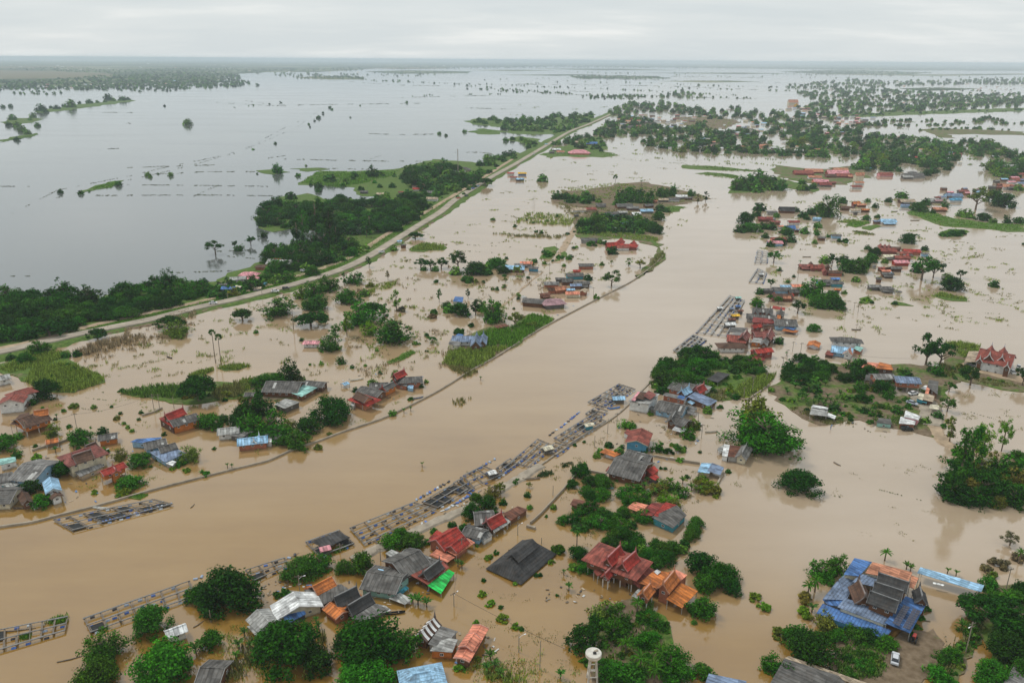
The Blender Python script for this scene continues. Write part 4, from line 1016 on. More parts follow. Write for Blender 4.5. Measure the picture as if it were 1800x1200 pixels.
H('pale teal walled house under a wide grey asbestos roof with a skylight sheet', 'the teal walled grey roof', [
 ('g', 646, 1004, 708, 1014, 664, 1040, 2.6, .3, 'grey', 'teal'), ('q', [672, 1022, 712, 1004, 720, 1012, 690, 1036], 3.2, 2.6, 'grey', 'teal', {'posts': False}),
 ('q', [657, 1008, 665, 999, 675, 1001, 668, 1009], 3.55, 3.65, 'lblue', None, {'posts': False}), ('q', [695, 1043, 713, 1029, 719, 1033, 702, 1047], 1.6, 1.2, 'aqua', None), ('q', [683, 1051, 703, 1041, 725, 1052, 712, 1062], 1.5, 1.1, 'lg', None)])
H('largest grey roofed house by the bank, with a black front gable and bright green awning', 'the grey house with green awning', [
 ('g', 690, 989, 738, 966, 722, 1010, 3.0, .38, 'grey', 'wwood'), ('g', 711, 966, 772, 988, 780, 1000, 3.0, .3, 'grey', 'brown'),
 ('t', 744, 1005, 772, 984, 757, 1018, 3.2, 1.0, 'dk', 'brown', {'tile': True}), ('q', [721, 1010, 778, 985, 790, 996, 752, 1027], 3.0, 2.4, 'rred', None, {'posts': False}),
 ('q', [751, 1028, 789, 1000, 799, 1006, 775, 1043], 2.2, 1.5, 'green', None), ('q', [677, 972, 688, 965, 703, 971, 691, 981], 2.8, 2.4, 'lg', 'grey')])
H('bright red tiled house with two stacked gables and a pink carport by the lane', 'the bright red gabled house', [
 ('g', 766, 948, 803, 926, 786, 966, 3.0, .62, 'red', 'brick', {'tile': True}), ('g', 792, 959, 815, 941, 803, 972, 3.2, .7, 'red', 'brick', {'tile': True}),
 ('q', [783, 966, 822, 945, 835, 953, 801, 976], 2.9, 2.5, 'salmon', None), ('q', [755, 975, 768, 964, 801, 978, 786, 988], 2.0, 1.7, 'salmon', None), ('q', [754, 945, 768, 931, 778, 936, 765, 950], 2.6, 2.2, 'red', None)])
H('grey sheet roof with a steep red end gable beside a rusty lean-to on the bank', 'the grey roof with red end gable', [
 ('g', 833, 902, 868, 900, 845, 923, 2.6, .4, 'grey', 'brown'), ('t', 855, 914, 881, 900, 868, 929, 2.6, .9, 'red', 'brown', {'tile': True}), ('q', [866, 931, 891, 917, 893, 921, 869, 936], 2.3, 1.9, 'lg', None)])
H('small light blue walled house under grey sheets next to the red gabled house', 'the small light blue walled house', [
 ('g', 818, 925, 851, 934, 835, 947, 2.4, .35, 'grey', 'lblue'), ('q', [840, 937, 858, 931, 866, 940, 850, 950], 2.2, 1.9, 'mg', 'white')])
H('long rusty sheet roof leaning over the bank path', 'the long rusty bank roof', [('q', [884, 902, 910, 889, 928, 895, 897, 915], 2.3, 1.9, 'rust', 'wwood'), ('q', [888, 909, 898, 915, 893, 921, 884, 915], 1.8, 1.6, 'lg', None)])
H('dark hipped roof alone in the flood with water up to its eaves', 'the lone dark hipped roof', [
 ('h', 897, 982, 937, 950, 925, 1019, .45, .62, 'dk', 'grey', {'tile': True, 'hx': 3.2}), ('g', 899, 975, 936, 946, 912, 988, 4.2, .55, 'dk', None, {'tile': True, 'near': False})])
for b in HOUSES[-1:]: pass
H('red Thai compound of steep red gables on red posts, beside the orange gables', 'the red Thai compound', [
 ('h', 1063, 968, 1108, 985, 1072, 1003, 5.0, .3, 'rred', 'wwood', {'st': 2.2}), ('t', 1067, 980, 1090, 958, 1084, 988, 6.2, 1.15, 'red', 'wwood', {'tile': True}), ('t', 1094, 988, 1117, 968, 1112, 997, 6.2, 1.15, 'red', 'wwood', {'tile': True}),
 ('t', 1063, 1008, 1078, 993, 1075, 1013, 4.0, 1.0, 'red', 'maroon', {'tile': True, 'st': 2.4}), ('q', [1043, 1003, 1064, 990, 1073, 1000, 1050, 1012], 3.4, 2.9, 'rred', None), ('q', [1104, 1018, 1133, 992, 1150, 1000, 1124, 1033], 3.4, 2.6, 'rred', None)])
H('orange Thai compound of steep gables with a long rusty orange roof toward the water', 'the orange Thai compound', [
 ('q', [1123, 1024, 1150, 1002, 1178, 1005, 1156, 1034], 3.8, 3.4, 'orange', 'wwood'), ('t', 1166, 1025, 1185, 1002, 1183, 1036, 4.6, 1.15, 'orange', 'brick', {'tile': True}), ('t', 1130, 1040, 1143, 1025, 1143, 1050, 3.8, 1.0, 'orange', 'brick', {'tile': True, 'st': 1.6}),
 ('q', [1171, 1052, 1198, 1024, 1227, 1038, 1199, 1068], 3.6, 2.4, 'worange', None), ('q', [1176, 1004, 1190, 1001, 1208, 1010, 1197, 1020], 4.0, 3.6, 'salmon', 'brick'), ('q', [1110, 1047, 1122, 1034, 1133, 1038, 1122, 1052], 2.4, 2.0, 'lg', None), ('q', [1149, 1004, 1155, 1000, 1162, 1004, 1156, 1009], 4.0, 3.95, 'white', None, {'posts': False})])
H('small white gabled shed standing in the water by two round trees', 'the small white shed', [('g', 290, 1109, 326, 1096, 312, 1116, 2.6, .55, 'white', 'white')])
H('dark grey sheet roof cut by the lower edge of the view', 'the dark roof at the lower edge', [('g', 352, 1172, 395, 1174, 370, 1212, 2.4, .4, 'grey', 'wwood')])
H('brown and white striped steep roof with pale sheet roofs and orange front walls', 'the striped brown and white roof', [
 ('t', 739, 1112, 764, 1083, 760, 1117, 3.0, 1.0, 'brown', 'wwood', {'stripes': 4}), ('q', [752, 1131, 775, 1099, 805, 1109, 776, 1139], 2.9, 2.5, 'mg', 'lg'), ('q', [756, 1143, 772, 1118, 805, 1123, 795, 1146], 2.7, 2.4, 'lg', 'worange')])
H('pink sheet roofed house with a raised middle gable, right of the striped roof', 'the pink sheet roof', [
 ('g', 811, 1156, 845, 1098, 833, 1150, 2.7, .22, 'salmon', 'wwood'), ('g', 818, 1134, 833, 1112, 834, 1140, 3.4, .5, 'salmon', 'salmon')])
H('light blue tiled hip roof cut by the lower edge of the view', 'the light blue tiled hip roof', [('h', 726, 1184, 757, 1178, 745, 1212, 2.6, .4, 'lblue', 'white', {'tile': True}), ])
# blue temple-like compound
r, x, y = H('large blue tiled compound around a three-tiered black roof, with a solar panel roof', 'the large blue compound', [
 ('q', [1483, 1009, 1502, 980, 1533, 987, 1510, 1012], 6.0, 5.4, 'blue', 'cream'), ('q', [1521, 1006, 1534, 987, 1604, 1005, 1596, 1023], 6.0, 5.6, 'terr', 'cream'), ('q', [1598, 1031, 1602, 1010, 1615, 1015, 1606, 1034], 5.4, 5.0, 'terr', None),
 ('t', 1545, 1006, 1598, 1023, 1537, 1024, 6.8, .75, 'dk', 'wwood', {'tile': True}), ('t', 1538, 1022, 1588, 1038, 1530, 1040, 6.3, .75, 'dk', 'wwood', {'tile': True}), ('t', 1530, 1038, 1580, 1056, 1520, 1058, 5.8, .75, 'dk', 'wwood', {'tile': True}),
 ('q', [1474, 1018, 1492, 1003, 1504, 1012, 1488, 1050], 4.6, 3.6, 'gblue', 'white', {'tile': True}), ('q', [1446, 1052, 1471, 1021, 1505, 1018, 1488, 1054], 4.0, 3.4, 'gblue', 'white', {'tile': True}), ('q', [1498, 1022, 1512, 1008, 1547, 1013, 1535, 1030], 5.2, 4.6, 'gblue', None, {'tile': True, 'posts': False}),
 ('q', [1472, 1066, 1485, 1050, 1568, 1079, 1558, 1098], 3.9, 3.1, 'gblue', 'cream', {'tile': True}), ('q', [1435, 1077, 1446, 1060, 1567, 1107, 1557, 1122], 2.8, 2.0, 'blue', 'wblue', {'tile': True}), ('q', [1446, 1053, 1484, 1050, 1476, 1065, 1455, 1062], 3.3, 3.1, 'blue', None, {'posts': False}),
 ('q', [1555, 1094, 1592, 1047, 1629, 1060, 1600, 1112], 4.0, 3.4, 'blue', None), ('t', 1510, 1018, 1522, 1046, 1494, 1040, 4.4, 1.1, 'brown', 'wwood', {'tile': True}), ('t', 1617, 1030, 1622, 1050, 1604, 1045, 4.3, 1.1, 'dk', 'wwood', {'tile': True})], name='temple_compound', cat='compound')
ro = r.location
for px in ([1568, 1094, 1588, 1062, 1600, 1066, 1581, 1100], [1586, 1102, 1605, 1068, 1619, 1073, 1599, 1106]):
    def sp(s, t, dz=.0):
        a = [P(px[2*i], px[2*i+1], (4.0, 3.95, 3.8, 3.7)[i]+.2) for i in (0, 1, 2, 3)]; p = (a[0]*(1-s)+a[1]*s)*(1-t)+(a[3]*(1-s)+a[2]*s)*t; p.z += dz; return p
    for i in range(9):
        for j in range(2):
            s0, s1, t0, t1 = i/9+.008, (i+1)/9-.008, j/2+.02, (j+1)/2-.02
            link('solar_panel', MB().slab([sp(s0, t0)-ro, sp(s1, t0)-ro, sp(s1, t1)-ro, sp(s0, t1)-ro], .06).mesh('solar_panel', M['solar']), r)
H('long light blue shelter roof on white posts beside the large blue compound', 'the long light blue shelter', [('q', [1612, 1006, 1618, 996, 1730, 1028, 1725, 1040], 3.2, 2.9, 'lblue', None), ('q', [1640, 1022, 1660, 1027, 1658, 1029, 1640, 1025], 2.2, 2.1, 'white', None, {'posts': False})], name='shelter', cat='shelter')
H('huge grey corrugated shed roof at the lower edge, below the blue compound', 'the huge grey shed roof', [('q', [1345, 1215, 1379, 1156, 1475, 1187, 1520, 1235], 3.6, 3.0, 'grey', 'wwood'), ('q', [1379, 1156, 1386, 1152, 1540, 1205, 1530, 1212], 2.6, 2.6, 'tan', None, {'posts': False})], name='shed', cat='shed')
H('small blue sheet roof at the lower edge, left of the huge grey shed', 'the small blue roof at the lower edge', [('q', [1236, 1210, 1246, 1183, 1312, 1196, 1312, 1220], 2.8, 2.4, 'gblue', 'white')])
H('grey roof corner in the far lower right of the view', 'the lower right roof corner', [('q', [1755, 1215, 1788, 1160, 1830, 1150, 1830, 1230], 3.0, 2.6, 'mg', 'grey')])
# right bank, middle
H('small rusty red sheet roof half hidden among orchard trees', 'the small rusty orchard roof', [('q', [1002, 886, 1008, 876, 1055, 884, 1047, 897], 2.2, 1.9, 'rust', 'wwood')])
H('grey and red patched roof with a salmon carport and teal walls', 'the grey and red patched roof', [
 ('q', [1101, 892, 1115, 881, 1140, 887, 1125, 900], 2.2, 2.0, 'salmon', None), ('q', [1125, 904, 1146, 883, 1168, 884, 1147, 906], 3.1, 2.5, 'dred', 'brown'), ('q', [1149, 905, 1170, 882, 1190, 887, 1166, 911], 3.4, 2.7, 'red', 'brown'), ('q', [1145, 908, 1190, 887, 1207, 905, 1183, 928], 3.2, 2.3, 'grey', 'aqua')])
H('long double roof, grey above and faded red below, with a red porch and orange carport', 'the big grey and red double roof', [
 ('g', 1102, 790, 1146, 802, 1138, 815, 3.0, .4, 'grey', 'wwood'), ('g', 1082, 803, 1138, 817, 1070, 832, 2.8, .34, 'grey', 'wwood'), ('q', [1070, 819, 1135, 833, 1131, 842, 1064, 827], 3.0, 2.5, 'rred', None),
 ('q', [1136, 825, 1150, 818, 1158, 826, 1147, 835], 3.0, 2.6, 'red', 'brick'), ('q', [1140, 838, 1150, 832, 1159, 838, 1152, 844], 2.2, 1.9, 'red', 'grey'), ('q', [1054, 794, 1064, 788, 1093, 796, 1080, 803], 2.0, 1.8, 'orange', None), ('q', [1121, 808, 1131, 797, 1134, 798, 1124, 809], 4.1, 4.3, 'lg', None, {'posts': False})])
H('bright blue walled house with white windows under a rusty red gable roof', 'the bright blue walled house', [('g', 1128, 752, 1119, 774, 1104, 764, 3.4, .36, 'rred', 'wblue', {'trim': 'tan'}), ('q', [1097, 760, 1103, 753, 1108, 756, 1104, 764], 2.4, 2.2, 'rred', 'white')])
H('low dark grey roofed brick house behind the light blue gable', 'the grey roofed brick house', [('g', 1186, 668, 1222, 678, 1190, 687, 2.8, .3, 'grey', 'brick'), ('q', [1208, 674, 1218, 668, 1252, 680, 1240, 686], 2.9, 2.7, 'lg', 'white')])
H('small steep bright red gable beside white sheets on the bank', 'the small bright red gable', [('t', 1224, 681, 1237, 674, 1234, 690, 3.0, 1.1, 'red', 'brick', {'tile': True})])
H('light blue steep gable joined to a wide blue patched roof', 'the wide blue patched roof', [('t', 1198, 685, 1211, 678, 1207, 694, 3.4, 1.0, 'lblue', 'wwood'), ('q', [1208, 697, 1222, 688, 1261, 704, 1246, 714], 3.2, 2.4, 'gblue', 'wwood'), ('q', [1208, 706, 1217, 701, 1224, 706, 1216, 711], 1.9, 1.7, 'lblue', None)])
H('two storey white waterside house with a brown gable and red side strip', 'the white waterside house', [('q', [1104, 705, 1122, 687, 1160, 692, 1141, 711], 4.7, 4.7, 'lg', 'white'), ('q', [1117, 699, 1126, 688, 1141, 690, 1131, 702], 6.2, 5.6, 'brown', None, {'posts': False}), ('q', [1131, 695, 1140, 686, 1154, 693, 1143, 702], 6.6, 5.7, 'maroon', None, {'posts': False}), ('q', [1109, 703, 1121, 688, 1128, 689, 1116, 704], 5.4, 5.7, 'pink', None, {'posts': False})])
H('long low grey asbestos roof with several wings, nearest the white waterside house', 'the long grey winged roof', [('g', 1158, 704, 1206, 714, 1168, 724, 2.8, .35, 'grey', 'lblue'), ('q', [1187, 719, 1200, 710, 1209, 713, 1198, 727], 3.3, 2.6, 'mg', 'white'), ('q', [1204, 720, 1210, 711, 1226, 717, 1219, 725], 2.3, 2.0, 'mg', None), ('q', [1138, 716, 1143, 712, 1168, 721, 1165, 727], 2.2, 1.7, 'mg', None)])
H('narrow grey roof over brick and blue walls, squeezed between other roofs', 'the narrow grey and blue roof', [('q', [1164, 694, 1171, 690, 1208, 697, 1204, 704], 2.9, 2.6, 'mg', 'brick'), ('q', [1190, 698, 1194, 694, 1209, 698, 1205, 704], 2.95, 2.5, 'blue', 'white', {'posts': False})])
H('black steep gable house with a white porch roof over the flooded lane', 'the black gable with white porch', [('t', 1180, 735, 1188, 722, 1190, 742, 3.0, .9, 'grey', 'wwood', {'tile': True}), ('g', 1186, 731, 1210, 739, 1190, 747, 2.9, .4, 'grey', 'wwood'), ('q', [1181, 755, 1188, 747, 1207, 753, 1203, 761], 1.9, 1.5, 'white', None)])
H('small white house half under water with rust striped roof and a grey steep gable', 'the half sunk white house', [('q', [1269, 800, 1273, 780, 1283, 782, 1279, 802], 2.7, 2.7, 'white', 'white'), ('q', [1279, 801, 1283, 782, 1306, 784, 1300, 804], 2.8, 2.5, 'rust', 'lg'), ('t', 1303, 797, 1314, 778, 1319, 797, 2.7, .9, 'mg', 'cream', {'tile': True}), ('q', [1261, 788, 1273, 780, 1276, 790, 1264, 795], 1.8, 1.6, 'lg', None)])
H('light blue open shelter roof beside a dry brown bush', 'the light blue roofed shelter', [('q', [1226, 829, 1233, 813, 1256, 814, 1247, 831], 2.5, 2.3, 'lblue', 'tan'), ('q', [1243, 827, 1252, 813, 1273, 821, 1266, 834], 2.5, 2.2, 'gblue', None)], name='shelter', cat='shelter')
H('dark net shade roof deep in the riverside jungle patch', 'the dark net shade roof', [('q', [1242, 666, 1262, 653, 1284, 657, 1262, 672], 2.6, 2.3, 'dk', None)], name='shade_roof', cat='shelter')
# right, island
H('orange gabled shelter with water at its eaves', 'the lone orange gabled shelter', [('g', 1433, 598, 1429, 606, 1418, 607, 1.6, .35, 'orange', None)], name='shelter', cat='shelter')
H('white two storey house under a dark hipped roof standing in the flood', 'the white house with dark hip roof', [('h', 1475, 592, 1502, 594, 1490, 602, 4.0, .45, 'grey', 'white', {'hx': 4.0})])
H('light blue roofed low house with an orange front gable and red shed', 'the light blue and orange house', [('g', 1462, 607, 1500, 612, 1465, 619, 2.5, .35, 'lblue', 'lblue'), ('t', 1490, 617, 1495, 610, 1502, 618, 2.8, .8, 'terr', 'white', {'trim': 'white'}), ('q', [1500, 612, 1506, 607, 1518, 611, 1512, 618], 2.4, 2.2, 'teal', 'brick'), ('q', [1450, 622, 1454, 616, 1467, 618, 1464, 625], 2.0, 1.8, 'rred', 'brown')])
H('two long orange sheet roofs behind the island orchard', 'the long orange sheet roofs', [('q', [1514, 645, 1522, 636, 1545, 638, 1540, 648], 2.8, 2.5, 'salmon', 'brown'), ('q', [1541, 647, 1546, 636, 1567, 641, 1570, 650], 3.0, 2.6, 'orange', 'brown')])
H('stilted brick house under joined grey and blue sheet roofs on the island', 'the stilted grey and blue house', [('g', 1534, 657, 1570, 657, 1536, 667, 5.4, .35, 'mg', 'brick', {'st': 2.6}), ('g', 1572, 661, 1616, 664, 1575, 672, 5.4, .3, 'gblue', 'brick', {'st': 2.6}), ('q', [1520, 668, 1522, 658, 1535, 658, 1533, 668], 3.6, 3.4, 'grey', None)])
H('row of patched shanty shops with teal awnings along the island road', 'the patched roadside shops', [('q', [1630, 680, 1633, 667, 1650, 670, 1648, 693], 3.2, 3.0, 'grey', 'wwood'), ('q', [1618, 682, 1626, 677, 1634, 677, 1630, 686], 2.9, 2.7, 'white', None), ('q', [1612, 700, 1616, 690, 1625, 692, 1622, 703], 3.0, 2.8, 'cream', 'aqua'), ('q', [1622, 702, 1626, 690, 1643, 695, 1640, 706], 3.0, 2.8, 'tan', 'brown'), ('q', [1633, 717, 1635, 710, 1651, 712, 1650, 720], 2.8, 2.6, 'cream', None), ('q', [1626, 691, 1630, 677, 1636, 678, 1632, 692], 3.1, 3.1, 'salmon', None, {'posts': False}), ('q', [1611, 704, 1613, 699, 1631, 705, 1629, 708], 2.2, 2.0, 'aqua', None)], name='shop_row', cat='shops')
H('white open sheds on a muddy spit left of the island', 'the white open sheds', [('q', [1423, 728, 1427, 713, 1456, 718, 1453, 731], 3.0, 2.6, 'lg', None), ('q', [1452, 731, 1456, 725, 1470, 731, 1467, 736], 2.0, 1.8, 'white', None), ('q', [1426, 715, 1429, 711, 1456, 716, 1455, 719], 3.5, 3.3, 'white', None)], name='shed', cat='shed')
H('white sheet roofed hut with a pink wall near the island track', 'the white roofed hut by the track', [('q', [1580, 744, 1583, 732, 1611, 735, 1608, 746], 2.8, 2.4, 'white', 'brick'), ('q', [1589, 732, 1592, 721, 1619, 731, 1614, 738], 3.4, 3.1, 'white', 'pink')])
H('low grey hut with a teal wall at the water edge of the island', 'the low grey hut', [('q', [1540, 742, 1545, 734, 1566, 736, 1568, 746], 2.2, 1.9, 'grey', 'teal')], name='hut', cat='hut')
H('tiny orange roof among orchard trees on the island', 'the tiny orange orchard roof', [('q', [1398, 668, 1400, 663, 1412, 665, 1410, 669], 2.6, 2.5, 'terr', None)], name='shelter', cat='shelter')
H('white two storey house with a red roof and four white-edged pointed gables', 'the red roof with pointed gables', [
 ('g', 1723, 612, 1785, 624, 1717, 634, 5.2, .5, 'rred', 'white', {'tile': True}), ('t', 1744, 606, 1740, 622, 1731, 621, 6.6, 1.3, 'rred', 'wwood', {'trim': 'white'}), ('t', 1766, 609, 1762, 626, 1754, 625, 6.6, 1.3, 'rred', 'wwood', {'trim': 'white'}),
 ('t', 1726, 617, 1723, 629, 1718, 627, 5.4, 1.3, 'rred', 'wwood', {'trim': 'white'}), ('t', 1774, 631, 1771, 640, 1765, 638, 5.2, 1.3, 'rred', 'wwood', {'trim': 'white'}), ('q', [1716, 634, 1720, 627, 1777, 641, 1773, 648], 3.4, 3.0, 'lg', 'white'),
 ('q', [1735, 644, 1737, 637, 1772, 644, 1770, 649], 2.9, 2.6, 'white', None), ('q', [1695, 636, 1703, 617, 1720, 617, 1716, 636], 3.4, 3.0, 'tan', None)])
# left bank
H('white walled house with a red hipped roof and white porch, near the left edge', 'the red hipped house', [('h', 24, 688, 50, 681, 20, 701, 5.0, .42, 'rred', 'white', {'hx': 2.5, 'tile': True}), ('g', 25, 690, 16, 702, 8, 694, 4.6, .4, 'rred', 'white', {'tile': True}), ('q', [30, 711, 36, 704, 54, 706, 47, 715], 1.9, 1.6, 'brown', None)])
H('stilted orange timber house with a wide brown roof and small orange top gable', 'the stilted brown and orange house', [('g', 30, 737, 78, 722, 58, 748, 4.2, .34, 'brown', 'worange', {'st': 1.8}), ('t', 59, 722, 84, 718, 72, 731, 5.6, .9, 'orange', 'worange', {'tile': True}), ('q', [17, 746, 35, 728, 52, 724, 44, 745], 4.2, 3.8, 'brown', None)])
H('small floating orange sheet shelter in the flood', 'the small orange shelter', [('g', 80, 774, 102, 770, 90, 779, 2.2, .3, 'orange', None)], name='shelter', cat='shelter')
H('small orange walled house with white windows and a grey sheet roof', 'the small orange walled house', [('g', 172, 765, 206, 760, 184, 774, 2.6, .4, 'grey', 'worange')])
H('large brown tiled house with a steep grey front gable and cream walls', 'the large brown tiled house', [('h', 122, 797, 165, 783, 140, 814, 5.2, .4, 'maroon', 'cream', {'tile': True, 'hx': 2.6}), ('t', 127, 800, 159, 790, 140, 814, 5.6, .75, 'brown', 'cream', {'tile': True}), ('t', 150, 783, 168, 776, 158, 789, 5.6, .8, 'brown', 'white', {'tile': True}), ('q', [131, 829, 178, 814, 183, 819, 141, 838], 2.5, 2.0, 'mg', 'tan')])
H('stilted bright orange house with a red gabled roof on white posts', 'the stilted bright orange house', [('g', 176, 828, 217, 812, 190, 834, 4.0, .45, 'red', 'worange', {'st': 1.6, 'tile': True}), ('t', 199, 820, 204, 826, 191, 828, 4.2, .6, 'red', 'worange', {'tile': True})])
H('long house with vaulted grey roofs and blue sheet ends', 'the blue and grey vaulted house', [('q', [229, 776, 240, 771, 285, 768, 268, 780], 2.7, 2.4, 'blue', 'lblue'), ('g', 252, 778, 291, 770, 262, 790, 2.9, .45, 'grey', 'lblue'), ('g', 278, 786, 308, 778, 285, 796, 2.9, .4, 'grey', 'lblue'), ('q', [262, 794, 306, 786, 327, 796, 290, 812], 2.8, 2.2, 'gblue', 'lblue'), ('q', [291, 814, 300, 808, 310, 811, 303, 818], 1.8, 1.7, 'white', 'lg')])
H('stilted house with a bright pinkish red gable in front of a dark grey roof', 'the pinkish red steep roof', [('t', 290, 728, 321, 716, 302, 738, 4.6, .9, 'red', 'wwood', {'tile': True}), ('g', 298, 739, 345, 726, 315, 748, 3.6, .4, 'grey', 'worange'), ('q', [279, 735, 292, 730, 317, 747, 305, 752], 3.5, 3.0, 'red', 'brown'), ('q', [342, 738, 346, 732, 354, 736, 350, 742], 2.0, 1.8, 'rred', 'white')])
H('small white house with white windows and a joined grey lean-to', 'the small white river house', [('g', 382, 754, 420, 750, 396, 764, 2.6, .35, 'lg', 'white'), ('q', [404, 765, 425, 751, 446, 758, 424, 769], 2.4, 2.1, 'mg', 'grey')])
H('light blue roofed brick house with a steep front gable afloat near the wall', 'the light blue gabled brick house', [('g', 417, 772, 470, 766, 434, 782, 2.8, .36, 'lblue', 'brick', {'trim': 'wblue'}), ('t', 446, 774, 455, 764, 440, 782, 3.0, .8, 'lblue', 'brick', {'trim': 'white'}), ('q', [468, 775, 470, 768, 478, 770, 477, 777], 2.4, 2.3, 'white', 'white')])
H('small grey shed with white wall half hidden behind a bushy tree', 'the small grey shed behind the bush', [('g', 468, 763, 494, 764, 480, 772, 2.2, .35, 'grey', 'white')], name='shed', cat='shed')
H('plain grey walled house under a flat white sheet roof', 'the flat white roofed house', [('q', [482, 710, 502, 700, 528, 706, 500, 718], 3.0, 2.6, 'lg', 'grey')])
H('wide pale teal sheet roof over an open brown shed', 'the wide pale teal roof', [('q', [500, 686, 532, 672, 558, 681, 530, 697], 3.0, 2.6, 'teal', 'wwood')])
H('long grey asbestos roofed barn behind the pale teal roof', 'the long grey barn roof', [('g', 468, 670, 530, 672, 490, 690, 2.8, .35, 'grey', 'wwood'), ('q', [460, 684, 465, 678, 486, 686, 482, 692], 2.0, 1.7, 'mg', None)])
H('grey roofed shed at the far end of the pale teal roof', 'the grey shed by the teal roof', [('g', 537, 669, 572, 672, 548, 680, 2.6, .35, 'grey', 'brown')], name='shed', cat='shed')
H('tiny grey hut among reeds beside the round trees', 'the tiny grey reed hut', [('g', 431, 690, 447, 690, 438, 697, 2.0, .4, 'grey', 'wwood')], name='hut', cat='hut')
H('open sided pavilion with a dark brown gable above a bright red skirt roof', 'the brown and red pavilion', [('h', 632, 694, 648, 699, 640, 712, 3.0, .35, 'red', None, {'hx': 3.2}), ('g', 628, 688, 648, 697, 626, 702, 4.2, .7, 'brown', 'terr', {'tile': True}), ('q', [616, 712, 618, 706, 623, 707, 622, 714], 2.0, 1.9, 'lg', 'white')], name='pavilion', cat='pavilion')
H('cluster of grey sheet roofs with an orange walled red-edged front', 'the grey roofs with orange front', [('g', 634, 679, 672, 688, 640, 693, 2.7, .35, 'grey', 'wwood'), ('g', 650, 673, 682, 672, 660, 683, 3.0, .4, 'grey', 'brown'), ('t', 672, 680, 692, 670, 680, 686, 3.2, .7, 'grey', 'worange', {'trim': 'red', 'tile': True})])
H('small steep bright red gable beside a dark grey hip roof', 'the small steep red gable', [('t', 692, 657, 710, 649, 702, 665, 4.6, 1.0, 'red', 'brown', {'tile': True}), ('h', 712, 663, 730, 662, 722, 673, 3.0, .35, 'grey', 'brick'), ('q', [695, 675, 698, 670, 718, 674, 715, 679], 2.3, 2.1, 'mg', 'brick'), ('q', [716, 681, 718, 676, 727, 677, 726, 683], 1.8, 1.8, 'lblue', 'lblue')])
H('small light blue floating shelter roof near the giant rain tree', 'the small light blue float roof', [('g', 602, 674, 611, 671, 607, 677, 1.6, .3, 'lblue', None)], name='shelter', cat='shelter')
# far lower left cluster
H('pale mint green sheet roof at the left edge', 'the mint green roof', [('q', [0, 817, -2, 806, 27, 802, 29, 810], 2.8, 2.5, 'teal', 'white')])
H('big pale grey shed roof with a white sheet, behind the round dark tree', 'the big pale grey shed', [('g', 40, 814, 83, 818, 37, 846, 3.2, .3, 'mg', 'lblue'), ('q', [48, 812, 64, 807, 71, 814, 58, 818], 3.9, 3.6, 'lg', None, {'posts': False})], name='shed', cat='shed')
H('dark grey roof with white chalk marks at the left edge', 'the dark roof at the left edge', [('q', [-30, 838, 22, 828, 28, 846, -20, 852], 2.8, 2.3, 'grey', 'white'), ('q', [0, 852, 22, 845, 35, 850, 20, 857], 2.2, 2.0, 'lg', 'aqua')])
H('old grey tiled riverside house with cream lower walls at the left edge', 'the old grey riverside house', [('g', -30, 862, 30, 860, 5, 886, 2.6, .35, 'grey', 'cream', {'tile': True}), ('t', 38, 862, 47, 877, 30, 873, 2.6, .8, 'brown', 'wwood')])
H('light blue steep gable attached to a brown roofed porch, beside the round dark tree', 'the light blue steep gable', [('g', 87, 838, 93, 858, 75, 852, 3.6, .6, 'lblue', 'white'), ('g', 88, 858, 100, 870, 84, 872, 2.8, .45, 'brown', 'white', {'trim': 'brown'})])
H('white bungalow with a grey roof cut by the left edge', 'the white bungalow at the left edge', [('g', -8, 662, 16, 657, 6, 668, 2.8, .35, 'lg', 'white')])
# middle, by the wall
H('blue twin gabled roof house with white sheds, ringed by reeds', 'the blue twin gabled house', [('g', 795, 590, 850, 591, 830, 601, 2.8, .4, 'gblue', 'white'), ('t', 838, 586, 836, 599, 828, 597, 3.2, 1.0, 'gblue', 'wwood'), ('t', 850, 585, 848, 598, 842, 596, 3.2, 1.0, 'gblue', 'wwood'), ('q', [788, 604, 793, 595, 812, 599, 806, 609], 3.2, 2.8, 'mg', 'cream'), ('q', [793, 594, 806, 586, 815, 588, 808, 595], 3.2, 2.8, 'blue', None)])
H('blue roof almost hidden by dark trees in the flood', 'the hidden blue roof', [('q', [796, 529, 800, 521, 815, 522, 813, 531], 4.2, 4.0, 'blue', 'white')])
H('small rusty hip roof behind the leafy tree near the reed bank', 'the small rusty hip roof', [('h', 877, 571, 886, 569, 880, 576, 2.2, .4, 'rust', 'wwood')], near=False)
H('tiny pink roofed white house alone in the flood', 'the tiny pink roofed house', [('h', 540, 599, 553, 599, 546, 605, 2.2, .3, 'pink', 'white')])
H('brown timber house with a dark grey roof beside the large mauve hip roof', 'the dark grey timber house', [('g', 920, 523, 958, 526, 925, 532, 2.7, .35, 'grey', 'wwood'), ('q', [915, 523, 918, 519, 926, 521, 922, 526], 2.4, 2.2, 'lg', None)])
H('large mauve hipped roof by the river wall', 'the large mauve hipped roof', [('h', 965, 525, 978, 524, 975, 536, 2.8, .4, 'mauve', 'grey', {'tile': True})])
